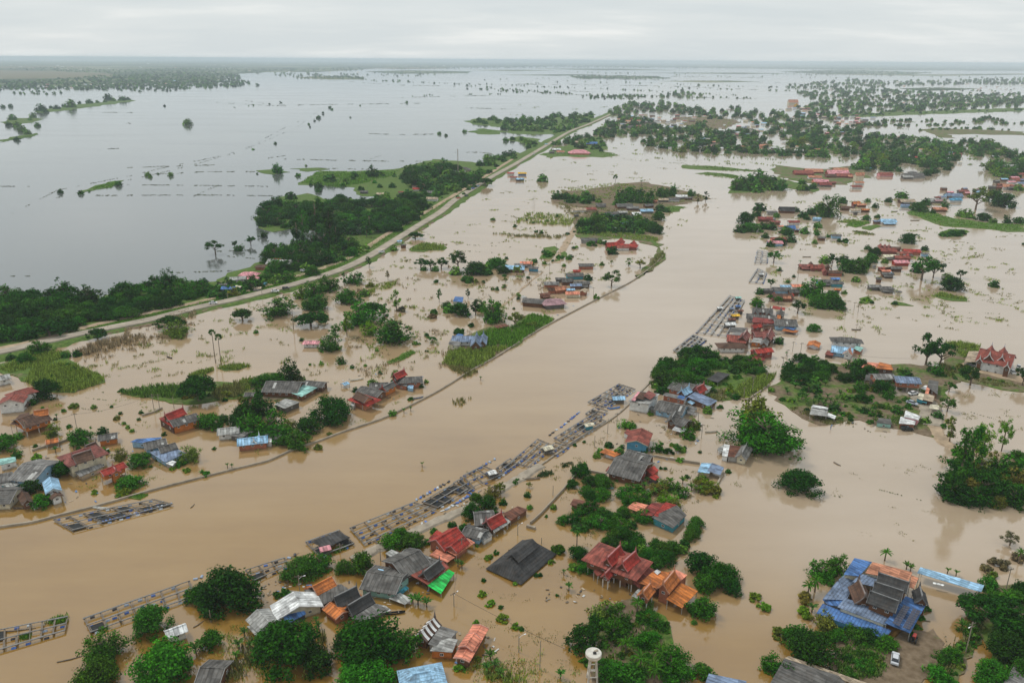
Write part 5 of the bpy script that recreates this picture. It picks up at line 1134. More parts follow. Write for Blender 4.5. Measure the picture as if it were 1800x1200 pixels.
# cluster beside the cage grid
H('white walled river house with a greyish brown hip roof below the cage grid', 'the white walled brown hip house', [('h', 1282, 602, 1290, 602, 1290, 612, 2.8, .4, 'brown', 'white', {'tile': True, 'hx': 6})])
H('long rust red roof with a steep end gable along the river', 'the long rust red roof', [('g', 1278, 588, 1312, 591, 1290, 601, 3.2, .35, 'rred', 'wwood'), ('t', 1305, 590, 1313, 580, 1318, 592, 4.2, .9, 'maroon', 'wwood', {'tile': True}), ('q', [1280, 583, 1286, 575, 1313, 576, 1307, 584], 2.8, 2.6, 'grey', None)])
H('red gabled hall with a lower red shed roof standing in the lane', 'the red gabled hall', [('g', 1326, 614, 1356, 611, 1365, 618, 3.6, .45, 'red', 'rred'), ('q', [1318, 616, 1323, 613, 1349, 620, 1346, 624], 2.8, 2.5, 'red', 'dred'), ('q', [1311, 630, 1316, 626, 1345, 629, 1343, 634], 1.8, 1.4, 'dred', None)])
H('maroon hall with red sheet roof between grey neighbours', 'the maroon sheet roofed hall', [('q', [1322, 566, 1324, 557, 1362, 561, 1361, 568], 3.6, 3.2, 'dred', 'maroon'), ('t', 1322, 571, 1338, 569, 1330, 576, 3.4, .8, 'red', 'maroon'), ('t', 1342, 571, 1360, 571, 1350, 578, 3.4, .8, 'brown', 'maroon', {'tile': True})])
H('maroon steep gables with a white flat roof and grey pointed gable', 'the maroon gables with white flat roof', [('g', 1324, 583, 1358, 582, 1340, 592, 3.2, .4, 'maroon', 'maroon', {'tile': True}), ('t', 1349, 590, 1355, 577, 1360, 590, 3.6, .9, 'maroon', 'wwood', {'tile': True}), ('q', [1320, 601, 1325, 593, 1345, 594, 1340, 603], 2.8, 2.6, 'lg', 'worange'), ('t', 1343, 601, 1348, 590, 1352, 601, 2.8, .9, 'mg', 'wwood')])
H('wide grey asbestos roof with an orange skylight sheet and orange front awning', 'the wide grey roof with orange sheet', [('g', 1360, 560, 1400, 562, 1375, 573, 3.0, .3, 'grey', 'lblue'), ('q', [1366, 560, 1366, 553, 1373, 553, 1372, 561], 4.3, 4.4, 'orange', None, {'posts': False}), ('q', [1374, 581, 1379, 577, 1404, 581, 1400, 585], 1.8, 1.5, 'orange', None), ('q', [1380, 577, 1382, 573, 1398, 576, 1396, 580], 2.3, 2.1, 'blue', None, {'posts': False})])
H('long grey roof with an open dark end facing the cages', 'the long grey roof by the cages', [('g', 1312, 551, 1362, 555, 1318, 560, 2.8, .35, 'grey', 'lg')])
H('row of three small pointed grey gables over brick walls', 'the row of pointed grey gables', [('g', 1322, 541, 1358, 543, 1330, 549, 3.0, .35, 'grey', 'brick'), ('t', 1328, 547, 1330, 539, 1335, 547, 3.2, .9, 'grey', 'brick'), ('t', 1352, 549, 1354, 541, 1359, 549, 3.2, .9, 'grey', 'brick'), ('t', 1371, 551, 1373, 543, 1379, 551, 3.2, .9, 'grey', 'brick'), ('q', [1357, 542, 1359, 537, 1381, 541, 1379, 545], 3.8, 3.5, 'red', None)])
# ------------------------------------------------------------------ houses further off: x, y, width, roof, wall, type, heading
FARH = [
 (958,516,22,'rust','wwood','g',20),(985,506,26,'terr','brick','t',25),(970,508,16,'brown','brick','t',20),(1006,514,26,'salmon','cream','g',5),(1003,508,16,'lblue','white','g',5),(1026,510,18,'tan','brick','g',70),(969,497,28,'mg','brick','g',5),(997,492,24,'grey','wwood','t',15),
 (1022,496,30,'grey','brown','g',5),(1012,500,22,'gblue','wwood','g',5),(1010,482,32,'grey','aqua','g',8),(1014,475,14,'red','brick','g',0),(1024,480,14,'tan','white','g',10),(985,489,18,'grey','grey','g',0),
 (1030,465,27,'grey','brick','g',3),(905,469,36,'lblue','wwood','g',-5),(925,461,22,'salmon','white','g',0),(938,470,20,'grey','wblue','g',-15),(912,464,16,'mg','brown','g',0),
 (1034,420,26,'grey','lg','g',0),(1052,420,14,'grey','white','g',0),(1078,429,30,'red','maroon','t',20),(1090,424,22,'red','maroon','t',75),(1104,431,30,'red','maroon','g',0),(1112,427,18,'red','maroon','t',70),(1095,433,22,'rred','white','g',0),
 (1057,399,22,'red','lblue','t',15),(1078,401,14,'lg','white','g',0),(1099,392,26,'lblue','grey','h',0),
 (1018,367,24,'tan','white','g',0),(1037,366,22,'rred','tan','g',0),(1013,377,11,'grey','grey','g',30),(1056,359,18,'grey','grey','g',0),(1076,374,26,'grey','lblue','g',12),(1094,372,18,'lg','grey','g',5),(1097,360,32,'grey','wwood','g',10),(1118,374,18,'white','grey','g',10),(1112,364,22,'mg','brown','g',0),(1136,369,24,'lblue','grey','g',5),(1140,360,20,'grey','wwood','g',20),(1102,380,18,'grey','wwood','g',0),(1151,352,12,'salmon','brick','g',60),(1166,350,18,'tan','grey','g',0),(1184,349,20,'grey','white','g',0),(1198,344,22,'white','brown','g',-8),(1210,347,14,'grey','wwood','g',0),
 (1018,266,38,'pink','salmon','h',0),(978,262,16,'white','grey','g',5),(985,266,14,'terr','cream','g',0),(970,267,10,'grey','grey','g',0),(1016,249,14,'tan','wwood','g',0),(1040,251,20,'blue','wwood','g',0),(1000,246,12,'brown','wwood','g',0),
 (898,304,13,'red','white','g',-10),(903,311,14,'rred','white','g',-10),(918,304,15,'yel','blue','g',0),(914,314,16,'lblue','brown','g',10),(960,253,7,'lblue','white','g',30),
 (735,331,20,'red','white','g',5),(729,327,10,'brown','white','g',0),(755,321,12,'grey','grey','t',0),(757,337,14,'mg','grey','t',0),(760,348,22,'tan','white','g',-8),(671,340,18,'tan','grey','g',0),(705,337,10,'rred','grey','g',0),(640,336,14,'grey','grey','g',0),
 (620,403,36,'white','tan','g',-5),(627,401,16,'grey','grey','g',-5),(812,296,30,'grey','tan','h',0),(808,302,20,'white','tan','g',0),(754,302,10,'lblue','grey','g',0),
 (492,459,46,'lg','white','g',-8),(488,456,30,'red','white','g',-8),(460,467,24,'brown','brick','h',0),(438,480,34,'pink','salmon','h',0),(446,488,20,'pink','white','g',0),(418,488,32,'lg','grey','g',20),(402,505,24,'blue','grey','g',0),(392,499,16,'grey','wwood','g',10),(420,503,16,'cream','grey','g',-30),(452,505,16,'tan','grey','g',0),(538,444,14,'red','brick','g',0),(556,446,20,'lg','grey','g',-5),(546,441,12,'grey','grey','g',0),(466,497,6,'wblue','grey','g',0),
 (702,423,10,'lblue','white','g',20),(709,430,12,'grey','wwood','g',20),
 (1350,508,20,'grey','grey','g',5),(1380,502,18,'lblue','grey','g',0),(1374,507,30,'grey','lblue','g',0),(1402,501,22,'salmon','white','g',0),(1395,511,22,'grey','wwood','t',15),(1359,517,16,'rred','wwood','t',60),(1374,519,36,'brown','maroon','g',0),(1391,518,14,'red','maroon','t',60),(1383,522,14,'terr','wwood','t',0),
 (1416,466,24,'maroon','wwood','g',-3),(1426,463,12,'brown','maroon','t',75),(1436,468,24,'rred','maroon','t',-3),(1446,466,12,'maroon','wwood','t',75),(1455,468,14,'brown','wwood','t',70),(1450,475,14,'rred','maroon','t',75),(1467,477,26,'brown','brick','g',-5),(1468,489,16,'blue','grey','g',0),(1450,493,28,'grey','aqua','g',-3),(1470,496,24,'grey','aqua','g',-5),(1472,508,13,'orange','grey','g',-20),
 (1549,432,14,'rred','maroon','t',75),(1557,433,14,'maroon','maroon','t',75),(1564,433,12,'maroon','maroon','t',75),(1558,438,34,'rred','maroon','g',-6),(1573,435,20,'brown','maroon','g',-6),(1563,449,22,'cream','cream','g',0),(1585,451,26,'rred','maroon','g',0),(1597,449,12,'red','maroon','t',75),(1602,440,30,'red','terr','g',-5),(1593,443,22,'rred','terr','h',0),(1583,459,26,'pink','red','g',0),(1626,445,13,'mg','lblue','g',0),(1537,466,6,'mg','lg','h',0),
 (1549,470,12,'rred','wwood','g',0),(1560,468,12,'tan','wwood','g',0),(1557,475,16,'salmon','wwood','g',0),(1575,470,20,'grey','brown','g',-5),(1560,480,22,'grey','wwood','g',-8),(1567,480,8,'lblue','wwood','t',70),(1545,489,10,'grey','wwood','t',0),(1537,502,22,'mg','grey','g',0),(1559,505,26,'grey','lg','h',-5),(1579,512,10,'grey','cream','g',0),
 (1470,413,18,'grey','lblue','g',-5),(1444,417,14,'grey','wwood','g',0),(1368,419,26,'rred','salmon','g',0),(1362,425,26,'pink','lblue','g',0),(1395,389,20,'dred','white','g',0),(1372,397,12,'salmon','white','g',20),(1388,399,22,'blue','lblue','t',10),(1401,403,9,'gblue','wwood','g',0),(1345,383,26,'dred','wwood','g',-5),(1362,389,20,'maroon','wwood','g',-8),(1356,384,14,'mg','grey','g',0),(1383,367,28,'dk','wwood','t',-5),(1357,372,18,'grey','lg','g',0),(1436,383,16,'lblue','lblue','g',-10),(1560,387,28,'lblue','white','g',0),(1541,388,12,'gblue','wwood','g',0),
 (1490,364,26,'brown','wwood','g',-12),(1503,368,18,'tan','white','g',0),(1505,356,18,'orange','rred','t',20),(1514,359,16,'terr','wwood','g',0),(1521,368,14,'orange','brown','g',0),(1504,373,8,'grey','grey','g',0),
 (1594,352,26,'tan','brown','g',0),(1591,360,16,'gblue','lblue','g',-10),(1651,366,24,'terr','wwood','g',-5),(1650,352,14,'mauve','grey','g',0),(1640,350,20,'lg','grey','g',0),(1676,342,28,'gblue','lblue','g',0),(1678,350,22,'wblue','white','g',0),(1693,335,18,'maroon','grey','g',0),(1718,333,14,'maroon','grey','g',0),(1722,335,16,'gblue','grey','g',0),(1670,337,12,'pink','grey','g',0),
 (1412,302,34,'rred','rred','g',-5),(1430,299,32,'terr','rred','g',-5),(1432,310,24,'terr','white','g',-5),(1442,317,26,'pink','salmon','g',0),(1450,323,22,'dred','grey','g',0),(1477,297,26,'terr','terr','g',-5),(1472,302,38,'pink','rred','g',-5),(1483,307,28,'rred','rred','g',-4),(1460,308,18,'brown','maroon','g',0),(1498,309,16,'terr','rred','g',0),(1512,304,14,'terr','cream','g',0),(1510,320,16,'terr','white','g',0),(1462,320,14,'maroon','wwood','g',0),(1505,327,18,'rred','white','g',0),
 (1556,305,24,'rred','pink','g',0),(1604,302,16,'mg','grey','h',0),(1605,307,34,'grey','lg','g',0),(1595,310,18,'lg','grey','g',0),(1527,295,9,'wblue','grey','g',0),(1604,276,16,'red','grey','g',0),(1683,270,14,'maroon','pink','g',0),(1672,268,8,'lblue','white','g',0),(1749,274,12,'white','grey','g',0),
 (1788,315,20,'rred','terr','g',0),(1770,325,20,'terr','brown','g',5),(1786,327,22,'maroon','brown','g',0),(1795,305,16,'rred','terr','g',0),(1760,324,14,'rred','wwood','g',0),(1775,291,22,'lg','grey','g',0),(1795,298,18,'mg','grey','g',0),(1778,319,14,'pink','white','g',0),(1796,321,16,'gblue','white','g',0),(1783,309,12,'terr','white','g',0),
 (1305,257,12,'terr','terr','g',0),(1342,255,14,'terr','salmon','g',0),(1327,257,14,'gblue','grey','g',0),(1360,259,10,'white','grey','g',0),(1248,256,10,'pink','grey','g',0),(1290,235,9,'grey','white','g',0),(1409,250,12,'maroon','pink','g',0),(1437,262,10,'terr','grey','g',0),
 (1112,207,8,'orange','white','g',0),(1110,209,6,'red','grey','g',0),
]
for i, (x, y, w, rc, wc, ty, an) in enumerate(FARH): hs(x, y, w, rc, wc, ty, an, dr=.62 if ty != 't' else .5, ze=2.1, extra=('grey' if i % 3 else rc, 1) if (i % 4 == 0 and y > 330) else None)
rv = random.Random(21)
VILL = [([1070,215,1130,198,1200,203,1222,218,1180,226,1100,226],34,(6,11)),([1288,230,1300,214,1340,212,1350,226,1330,238,1295,240],20,(6,11)),([1380,195,1400,186,1430,188,1460,205,1440,210,1385,204],14,(6,10)),([1460,218,1470,205,1500,202,1545,206,1540,215,1490,222],18,(5,9)),([1640,345,1660,332,1730,336,1725,345,1660,350],8,(9,13)),
        ([1735,330,1750,312,1800,300,1800,330],14,(11,16)),([1220,245,1260,240,1260,262,1225,262],6,(8,10)),([1500,165,1560,162,1700,172,1690,180,1560,185],10,(4,6)),([60,150,200,148,320,142,330,150,200,155,70,157],8,(4,6)),([1445,235,1490,228,1500,236,1460,240],6,(6,9))]
vill = []
for px, n, (a, b) in VILL:
    for x, y in scatter(px, n, rv, 6): vill.append((rv.uniform(a, b), x, y, rv.choice(['grey', 'mg', 'rred', 'terr', 'pink', 'lblue', 'grey', 'tan', 'gblue', 'lg', 'maroon']), rv.choice(['white', 'grey', 'cream', 'wwood']), rv.uniform(-20, 20)))
for px_, n in (([0,112,640,112,640,128,400,130,0,122],30),([60,152,320,140,330,150,70,157],26),([1380,150,1500,142,1800,150,1800,182,1500,186],110),([660,112,1800,118,1800,123,660,118],34),([1080,190,1300,190,1480,215,1560,270,1400,270,1150,262],70),([1560,240,1700,255,1700,290,1560,290],20)):
    for x, y in scatter(px_, n, rv, 0): vill.append((rv.uniform(2.2, 4.5)*(1.7 if y > 188 else 1), x, y, rv.choice(['white', 'white', 'lg', 'terr', 'cream']), 'white', rv.uniform(-20, 20)))
vill.sort(reverse=True)
for w, x, y, rc, wc, an in vill[:30]: hs(x, y, w, rc, wc, 'g', an, 2.6)
# the smaller rest of the far villages reads as one mass of roofs
dv = []; df = []; dc = []
for w, x, y, rc, wc, an in vill[30:]:
    m = mpp(x, y); a = math.radians(an); L = w*m/2; Wd = L*.6; c = P(x, y); k = len(dv)
    for px_, py_, z in ((-1, -1, 0), (1, -1, 0), (1, 1, 0), (-1, 1, 0), (-1, -1, 2.6), (1, -1, 2.6), (1, 1, 2.6), (-1, 1, 2.6), (-1, 0, 2.6+Wd*.5), (1, 0, 2.6+Wd*.5)):
        dv.append((c.x+px_*L*math.cos(a)-py_*Wd*math.sin(a), c.y+px_*L*math.sin(a)+py_*Wd*math.cos(a), z))
    df += [tuple(i+k for i in q) for q in ((0, 1, 5, 4), (2, 3, 7, 6), (1, 2, 6, 9, 5), (3, 0, 4, 8, 7), (4, 5, 9, 8), (6, 7, 8, 9))]; dc += [C[wc]]*4+[C[rc]]*2
N = NT('far_house_paint'); mf = N.out(N.princ(N.n('ShaderNodeAttribute', attribute_name='paint').outputs['Color'], .7))
dm = mesh('distant_houses', dv, df, mf); ca = dm.attributes.new('paint', 'FLOAT_COLOR', 'FACE'); ca.data.foreach_set('color', [t for c in dc for t in (*c, 1)])
tag(link('distant_houses', dm), kind='stuff')
# distant temple and chedi
hs(1394, 178, 16, 'terr', 'cream', 't', 0, 5, label='distant temple hall with a tall red tiled roof among hazy trees', phrase=None, name='temple', cat='temple')
hs(1400, 183, 12, 'terr', 'yel', 't', 70, 5, label='second distant temple hall, smaller and behind the haze beside the tall hall', name='temple', cat='temple')
hs(1510, 306, 18, 'terr', 'cream', 't', 15, 7, label='cream walled temple hall with a steep red roof by the river bend', name='temple', cat='temple')
# fish cages
raft('tiny cage raft wedged between the dark netted raft and the small pale hut raft', [797, 849, 816, 839, 834, 857, 822, 864], 3, 2, .2); raft('tiny cage raft between the small pale hut raft and the yellowish hut raft', [872, 823, 897, 806, 908, 815, 884, 832], 3, 2, .2); raft('tiny cage raft between the yellowish hut raft and the teal hut raft', [956, 794, 976, 778, 1000, 784, 978, 800], 3, 2, .1); raft('tiny cage raft between the teal hut raft and the uppermost raft', [1030, 727, 1046, 716, 1068, 722, 1050, 735], 3, 2, .2); raft('weedy fish cage raft at the lower left edge with green water plants', [-15, 1110, 118, 1084, 113, 1108, -15, 1146], 6, 2, .1)
raft('long narrow fish cage raft running behind the lone riverside tree', [148, 1087, 332, 1022, 339, 1048, 160, 1111], 7, 2, .12, phrase='the long narrow cage raft')
raft('short fish cage raft between the bank bushes with blue drums', [432, 1002, 500, 981, 508, 993, 446, 1020], 3, 2, .1)
raft('black net covered fish cage raft with a pink roofed hut', [538, 953, 596, 932, 622, 955, 562, 978], 3, 2, .6, phrase='the black net raft')
raft('large empty fish cage raft of dark walkways left of the dark net raft', [616, 928, 728, 883, 766, 895, 640, 955], 5, 3, .0, phrase='the large empty cage raft')
raft('dark netted fish cage raft with rows of loose drums around it', [742, 882, 797, 851, 822, 860, 770, 892], 4, 2, .6)
raft('small fish cage raft with a pale hut and scattered drums', [815, 836, 850, 818, 882, 834, 832, 856], 3, 2, .15)
raft('fish cage raft with a yellowish roofed hut beside the concrete path', [898, 812, 945, 772, 972, 783, 930, 820], 4, 3, .0)
raft('fish cage raft with a teal hut, in the middle of the row', [974, 770, 1042, 728, 1064, 740, 1000, 781], 6, 3, .1)
raft('uppermost fish cage raft of the near row, many small pens', [1034, 707, 1088, 675, 1116, 684, 1066, 716], 6, 4, .2, phrase='the uppermost near raft')
raft('cage raft on the far river side with a double line of drums', [95, 913, 270, 878, 302, 886, 128, 932], 7, 2, .45, phrase='the far side cage raft')
raft('biggest fish cage grid of many pale square pens beside red roofs', [1225, 584, 1283, 520, 1308, 528, 1276, 590], 9, 4, .0, near=False, phrase='the big fish cage grid')
raft('slanted dark fish cage raft below the big cage grid', [1184, 616, 1219, 588, 1241, 597, 1208, 620], 6, 3, .5, near=False)
raft('small fish cage raft with a white hut, upper right river bank', [1317, 495, 1332, 472, 1347, 479, 1341, 497], 5, 2, .0, near=False)
raft('small narrow fish cage raft beside the leaning green tree', [1327, 462, 1332, 440, 1349, 443, 1348, 462], 5, 2, .0, near=False)
raft_hut('small hut with a pink roof on the black net raft', 571, 962, 24, 'pink', 'grey', 25)
hr = H('flat roof of black shade net over the netted fish cage raft', None, [('q', [545, 951, 594, 933, 616, 944, 570, 962], 2.4, 2.2, 'dk', None)], name='shade_roof', cat='shelter')
raft_hut('small hut with a white corrugated roof on the drum covered raft', 864, 829, 20, 'white', 'grey', 28)
raft_hut('small hut with a dull yellow roof on the cage raft', 962, 786, 24, 'cream', 'grey', 32)
raft_hut('small teal walled hut with a pale roof on the cage raft', 1035, 745, 21, 'cream', 'aqua', 20)
raft_hut('open hut with a bright whitish blue roof on the uppermost raft', 1087, 698, 24, 'lblue', 'grey', 5)
for i, (x, y, w, rc, lb) in enumerate([(1265, 540, 11, 'white', 'white roofed cage hut at the river edge of the cage grid'), (1292, 553, 17, 'yel', 'yellow roofed hut on the cage grid'), (1283, 568, 22, 'white', 'wide white roofed hut on the cage grid'), (1301, 545, 12, 'rust', 'rusty roofed hut on the cage grid'), (1297, 537, 10, 'blue', 'blue roofed hut on the cage grid'), (1286, 541, 8, 'gblue', 'blue grey roofed hut on the cage grid'), (1297, 522, 12, 'teal', 'mint roofed hut at the top end of the cage grid'), (1286, 560, 15, 'rust', 'brown roofed hut behind the wide white one on the cage grid'), (1338, 481, 10, 'white', 'white roofed hut on the small upper raft')]):
    raft_hut(lb, x, y, w, rc, 'grey', 10)
# loose rows of drums that mark nets
def floats(label, x0, y0, x1, y1, n):
    o = P((x0+x1)/2, (y0+y1)/2); root = empty('float_line', o); r = random.Random(int(x0))
    a, b = P(x0, y0)-o, P(x1, y1)-o
    link('rope', MB().tube([a+Vector((0, 0, .1)), b+Vector((0, 0, .1))], .05, 4).mesh('rope', M['wood']), root)
    for i in range(n):
        p = a.lerp(b, (i+r.uniform(.2, .8))/n); d = link('float_drum', DRUM, root, None, (p.x, p.y, -.1), r.uniform(0, 3), r.choice(DRCOL)); d.scale = (1.1, 1.1, 1.1)
    tag(root, label, 'floats', 'lines of floating drums')
floats('long line of blue drums in front of the far side cage raft', 172, 920, 268, 895, 16); floats('short line of drums ending the far side cage raft', 275, 893, 303, 885, 5)
floats('line of drums beside the dark netted raft, toward the river', 730, 880, 790, 846, 10); floats('line of drums on the river side of the small pale hut raft', 808, 842, 872, 806, 10)
floats('drums spaced along the river side of the middle rafts', 985, 752, 1020, 723, 9); floats('drums between the middle raft and the yellowish hut raft', 965, 766, 980, 754, 3)
floats('drums trailing on the bank side of the small pale hut raft', 880, 838, 925, 805, 9); floats('drums trailing along the bank beside the dark netted raft', 782, 897, 830, 868, 10)
floats('drums scattered behind the large empty cage raft', 742, 935, 750, 915, 5); floats('two pale drums beyond the long narrow cage raft', 340, 1019, 357, 1013, 2)
floats('single row of drums leading to the black net raft', 500, 985, 525, 972, 2); floats('drums below the uppermost near raft', 1050, 720, 1085, 700, 7)
# boats, vehicles, people
boat(693, 1078, 5.5, 10, (.02, .02, .022), 'black canoe moored beside the grey patched roofs'); boat(627, 668, 6, 25, (.6, .58, .5), 'white canoe in open flood behind the giant rain tree')
boat(298, 629, 4, -30, (.03, .03, .03), 'dark small boat drifting alone in the left flood'); boat(520, 1042, 4.5, -10, (.5, .45, .38), 'pale wooden boat on the bank by the orange roofs')
boat(934, 842, 6, 8, (.25, .2, .15), 'brown canoe tied along the concrete river path'); boat(178, 894, 6.5, -8, (.55, .55, .52), 'white canoe at the far side cage raft'); boat(1505, 580, 5, 0, (.1, .09, .08), 'dark canoe in open water above the white hip roofed house')
boat(1080, 718, 5, 20, (.1, .25, .55), 'blue boat moored below the uppermost near raft'); boat(1668, 766, 4, 0, (.03, .03, .03), 'black boat at the island track edge'); boat(35, 894, 4, 5, (.12, .09, .07), 'small dark boat by the old grey riverside house')
boat(545, 1045, 4.2, 30, (.25, .3, .36), 'grey canoe tied behind the orange and black gables'); boat(905, 965, 4.5, 35, (.3, .22, .14), 'brown canoe behind the lone dark hipped roof'); boat(1068, 858, 4, -15, (.2, .4, .45), 'teal canoe below the big grey and red double roof'); boat(1250, 760, 5, 10, (.45, .42, .36), 'pale canoe in the flooded lane left of the half sunk white house'); boat(735, 700, 4.6, 25, (.16, .2, .28), 'dark blue canoe beside the small steep red gable'); boat(210, 838, 4.2, 15, (.42, .36, .26), 'tan canoe below the stilted bright orange house'); boat(1418, 452, 6, 0, (.2, .18, .15), 'small boat among the upper right houses'); boat(1572, 372, 6, 0, (.06, .06, .06), 'dark boat in the upper right channel'); boat(1608, 388, 8, 0, (.12, .1, .06), 'drifting boat below the far grassy spit')
car(1573, 1160, 62, (.55, .57, .6), 'silver car parked in the muddy yard below the blue compound', z=.3)
car(375, 534, 16, (.75, .76, .76), 'white car on the levee road, farthest down the slope', z=1.35); car(484, 513, 16, (.78, .78, .78), 'white car on the levee road behind the dark pickup', z=1.35); car(503, 508, 16, (.02, .02, .03), 'dark pickup truck on the levee road', True, z=1.35)
car(671, 444, 30, (.6, .62, .64), 'silver pickup truck stopped at the levee road edge', True, z=1.35); car(534, 477, 5, (.5, .5, .52), 'grey pickup truck parked in the lakeside yard', True, z=.8)
car(1605, 693, 20, (.78, .78, .78), 'white car beside the stilted grey and blue house', z=.65); car(1594, 755, -5, (.02, .03, .03), 'black pickup truck parked near the white roofed hut', True, z=.3); car(1603, 710, -50, (.35, .38, .45), 'grey blue car on the island road', z=.65)
car(1737, 649, -14, (.78, .78, .8), 'white pickup truck in front of the pointed gables house', True, z=.6); car(1779, 655, 80, (.7, .7, .68), 'white car at the right end of the pointed gables house', z=.6); car(1790, 646, 60, (.72, .72, .7), 'pale car at the right edge beyond the pointed gables house', z=.6); car(1705, 644, -10, (.15, .15, .16), 'dark grey car under the tan carport roof', z=.6)
car(832, 332, 40, (.1, .2, .5), 'small blue truck stopped on the levee road by the big tree', True, z=1.35); car(840, 328, 40, (.25, .4, .6), 'light blue truck on the levee road by the big tree', True, z=1.35); car(938, 272, 40, (.75, .73, .7), 'white truck far up the levee road', True, z=1.35)
car(820, 345, 40, (.04, .04, .05), 'dark car on the levee road below the two blue trucks', z=1.35); car(806, 349, 40, (.6, .2, .08), 'orange roofed stall cart on the levee road', z=1.35)
# red farm tractor in the yard
t = empty('tractor', P(1605, 1126, .3), .9)
link('bonnet', MB().box((.7, 0, 1.0), (1.5, .7, .7)).mesh('bonnet', M['carpaint']), t, color=(.6, .05, .03)); link('seat', MB().box((-.6, 0, 1.15), (.5, .6, .15)).box((-.85, 0, 1.45), (.12, .6, .5)).mesh('seat', M['rubber']), t)
link('chassis', MB().box((0, 0, .7), (2.4, .4, .3)).mesh('chassis', M['rubber']), t)
for sx, sy, r in ((-.6, .65, .65), (-.6, -.65, .65), (1.1, .55, .4), (1.1, -.55, .4)):
    wv = MB().lathe([(0, 0), (r, 0), (r, .3), (0, .3)], 14); link('wheel', mesh('wheel', [(p[0], p[2]-.15, p[1]) for p in wv.v], wv.f, M['rubber']), t, None, (sx, sy, r))
tag(t, 'small red tractor beside the concrete floor of the blue compound', 'tractor')
# a person wading near the white sheds
b = P(1460, 755, 0); bm = bpy.data.meshes.new('person')
pv = [(0, 0, .95), (0, 0, 1.2), (0, 0, 1.42), (0, 0, 1.52), (0, .02, 1.64), (.1, 0, .9), (.11, .05, .5), (.12, 0, .05), (-.1, 0, .9), (-.11, -.03, .5), (-.12, 0, .05), (.19, 0, 1.4), (.25, .05, 1.12), (.2, .2, .95), (-.19, 0, 1.4), (-.25, .04, 1.12), (-.22, .16, .92)]
pe = [(0, 1), (1, 2), (2, 3), (3, 4), (0, 5), (5, 6), (6, 7), (0, 8), (8, 9), (9, 10), (2, 11), (11, 12), (12, 13), (2, 14), (14, 15), (15, 16)]
pr = [.15, .15, .14, .06, .115, .1, .07, .05, .1, .07, .05, .06, .05, .04, .06, .05, .04]
bm.from_pydata(pv, pe, []); bm.materials.append(M['paint']); po = link('person', bm, None, None, b, .4, (.12, .2, .36))
md = po.modifiers.new('skin', 'SKIN')
for v, r_ in zip(bm.skin_vertices[0].data, pr): v.radius = (r_, r_)
bm.skin_vertices[0].data[0].use_root = True
ms = po.modifiers.new('sub', 'SUBSURF'); ms.levels = 1; ms.render_levels = 2
tag(po, 'person in blue standing in shallow water off the white open sheds', 'person')
# water tower
o = P(1041, 1196); o.z = 0; ztop = 3
for _ in range(30): ztop += (proj((o.x, o.y, ztop))[1]-1146)*mpp(1041, 1196)*.8
R = 29*mpp(1041, 1150)/2*.93; t = empty('water_tower', o)
link('tank', MB().lathe([(0, ztop-R*1.0), (R*.5, ztop-R*1.0), (R*.86, ztop-R*.62), (R, ztop-R*.45), (R, ztop-.1), (R*.93, ztop), (0, ztop)], 28).mesh('tank', M['paint']), t, None, None, None, (.56, .53, .47))
link('hatch', MB().box((.2, -.3, ztop+.12), (.7, .6, .25)).mesh('hatch', M['rubber']), t); link('hatch_lid', MB().box((.6, .45, ztop+.1), (.9, .5, .12), .5).mesh('hatch_lid', M['conc']), t)
for k in range(4):
    a = math.pi/4+k*math.pi/2; r0, r1 = R*.92, R*.5
    link('leg', MB().tube([(r0*math.cos(a), r0*math.sin(a), -2), (r1*math.cos(a), r1*math.sin(a), ztop-R*.9)], [.26, .22], 6).mesh('leg', M['paint']), t, color=(.5, .47, .42))
for zf in (.3, .62):
    rr = R*(.92+(.5-.92)*zf)
    for k in range(4):
        a, b2 = math.pi/4+k*math.pi/2, math.pi/4+(k+1)*math.pi/2; zz2 = zf*(ztop-R*.9)
        link('brace', MB().tube([(rr*math.cos(a), rr*math.sin(a), zz2), (rr*math.cos(b2), rr*math.sin(b2), zz2)], .14, 5).mesh('brace', M['paint']), t, color=(.5, .47, .42))
tag(t, 'pale concrete water tower with a round tank on four legs', 'water tower')
# radio mast by the lakeside hall, white spire
o = P(805, 308); mb = MB()
hm_ = 3
for _ in range(30): hm_ += (proj((o.x, o.y, hm_))[1]-262)*mpp(805, 308)*.8
for k in range(3):
    a = k*2.094; mb.tube([(1.1*math.cos(a), 1.1*math.sin(a), 0), (.35*math.cos(a), .35*math.sin(a), hm_)], .16, 4)
for i in range(14):
    z = hm_*i/14; r0 = 1.1-.75*i/14
    for k in range(3): mb.tube([(r0*math.cos(k*2.094), r0*math.sin(k*2.094), z), (r0*.95*math.cos((k+1)*2.094), r0*.95*math.sin((k+1)*2.094), z+hm_/14)], .08, 4)
mo = link('radio_mast', mb.mesh('radio_mast', M['conc']), None, None, o); tag(mo, 'tall slim lattice radio mast above the lakeside grove', 'mast')
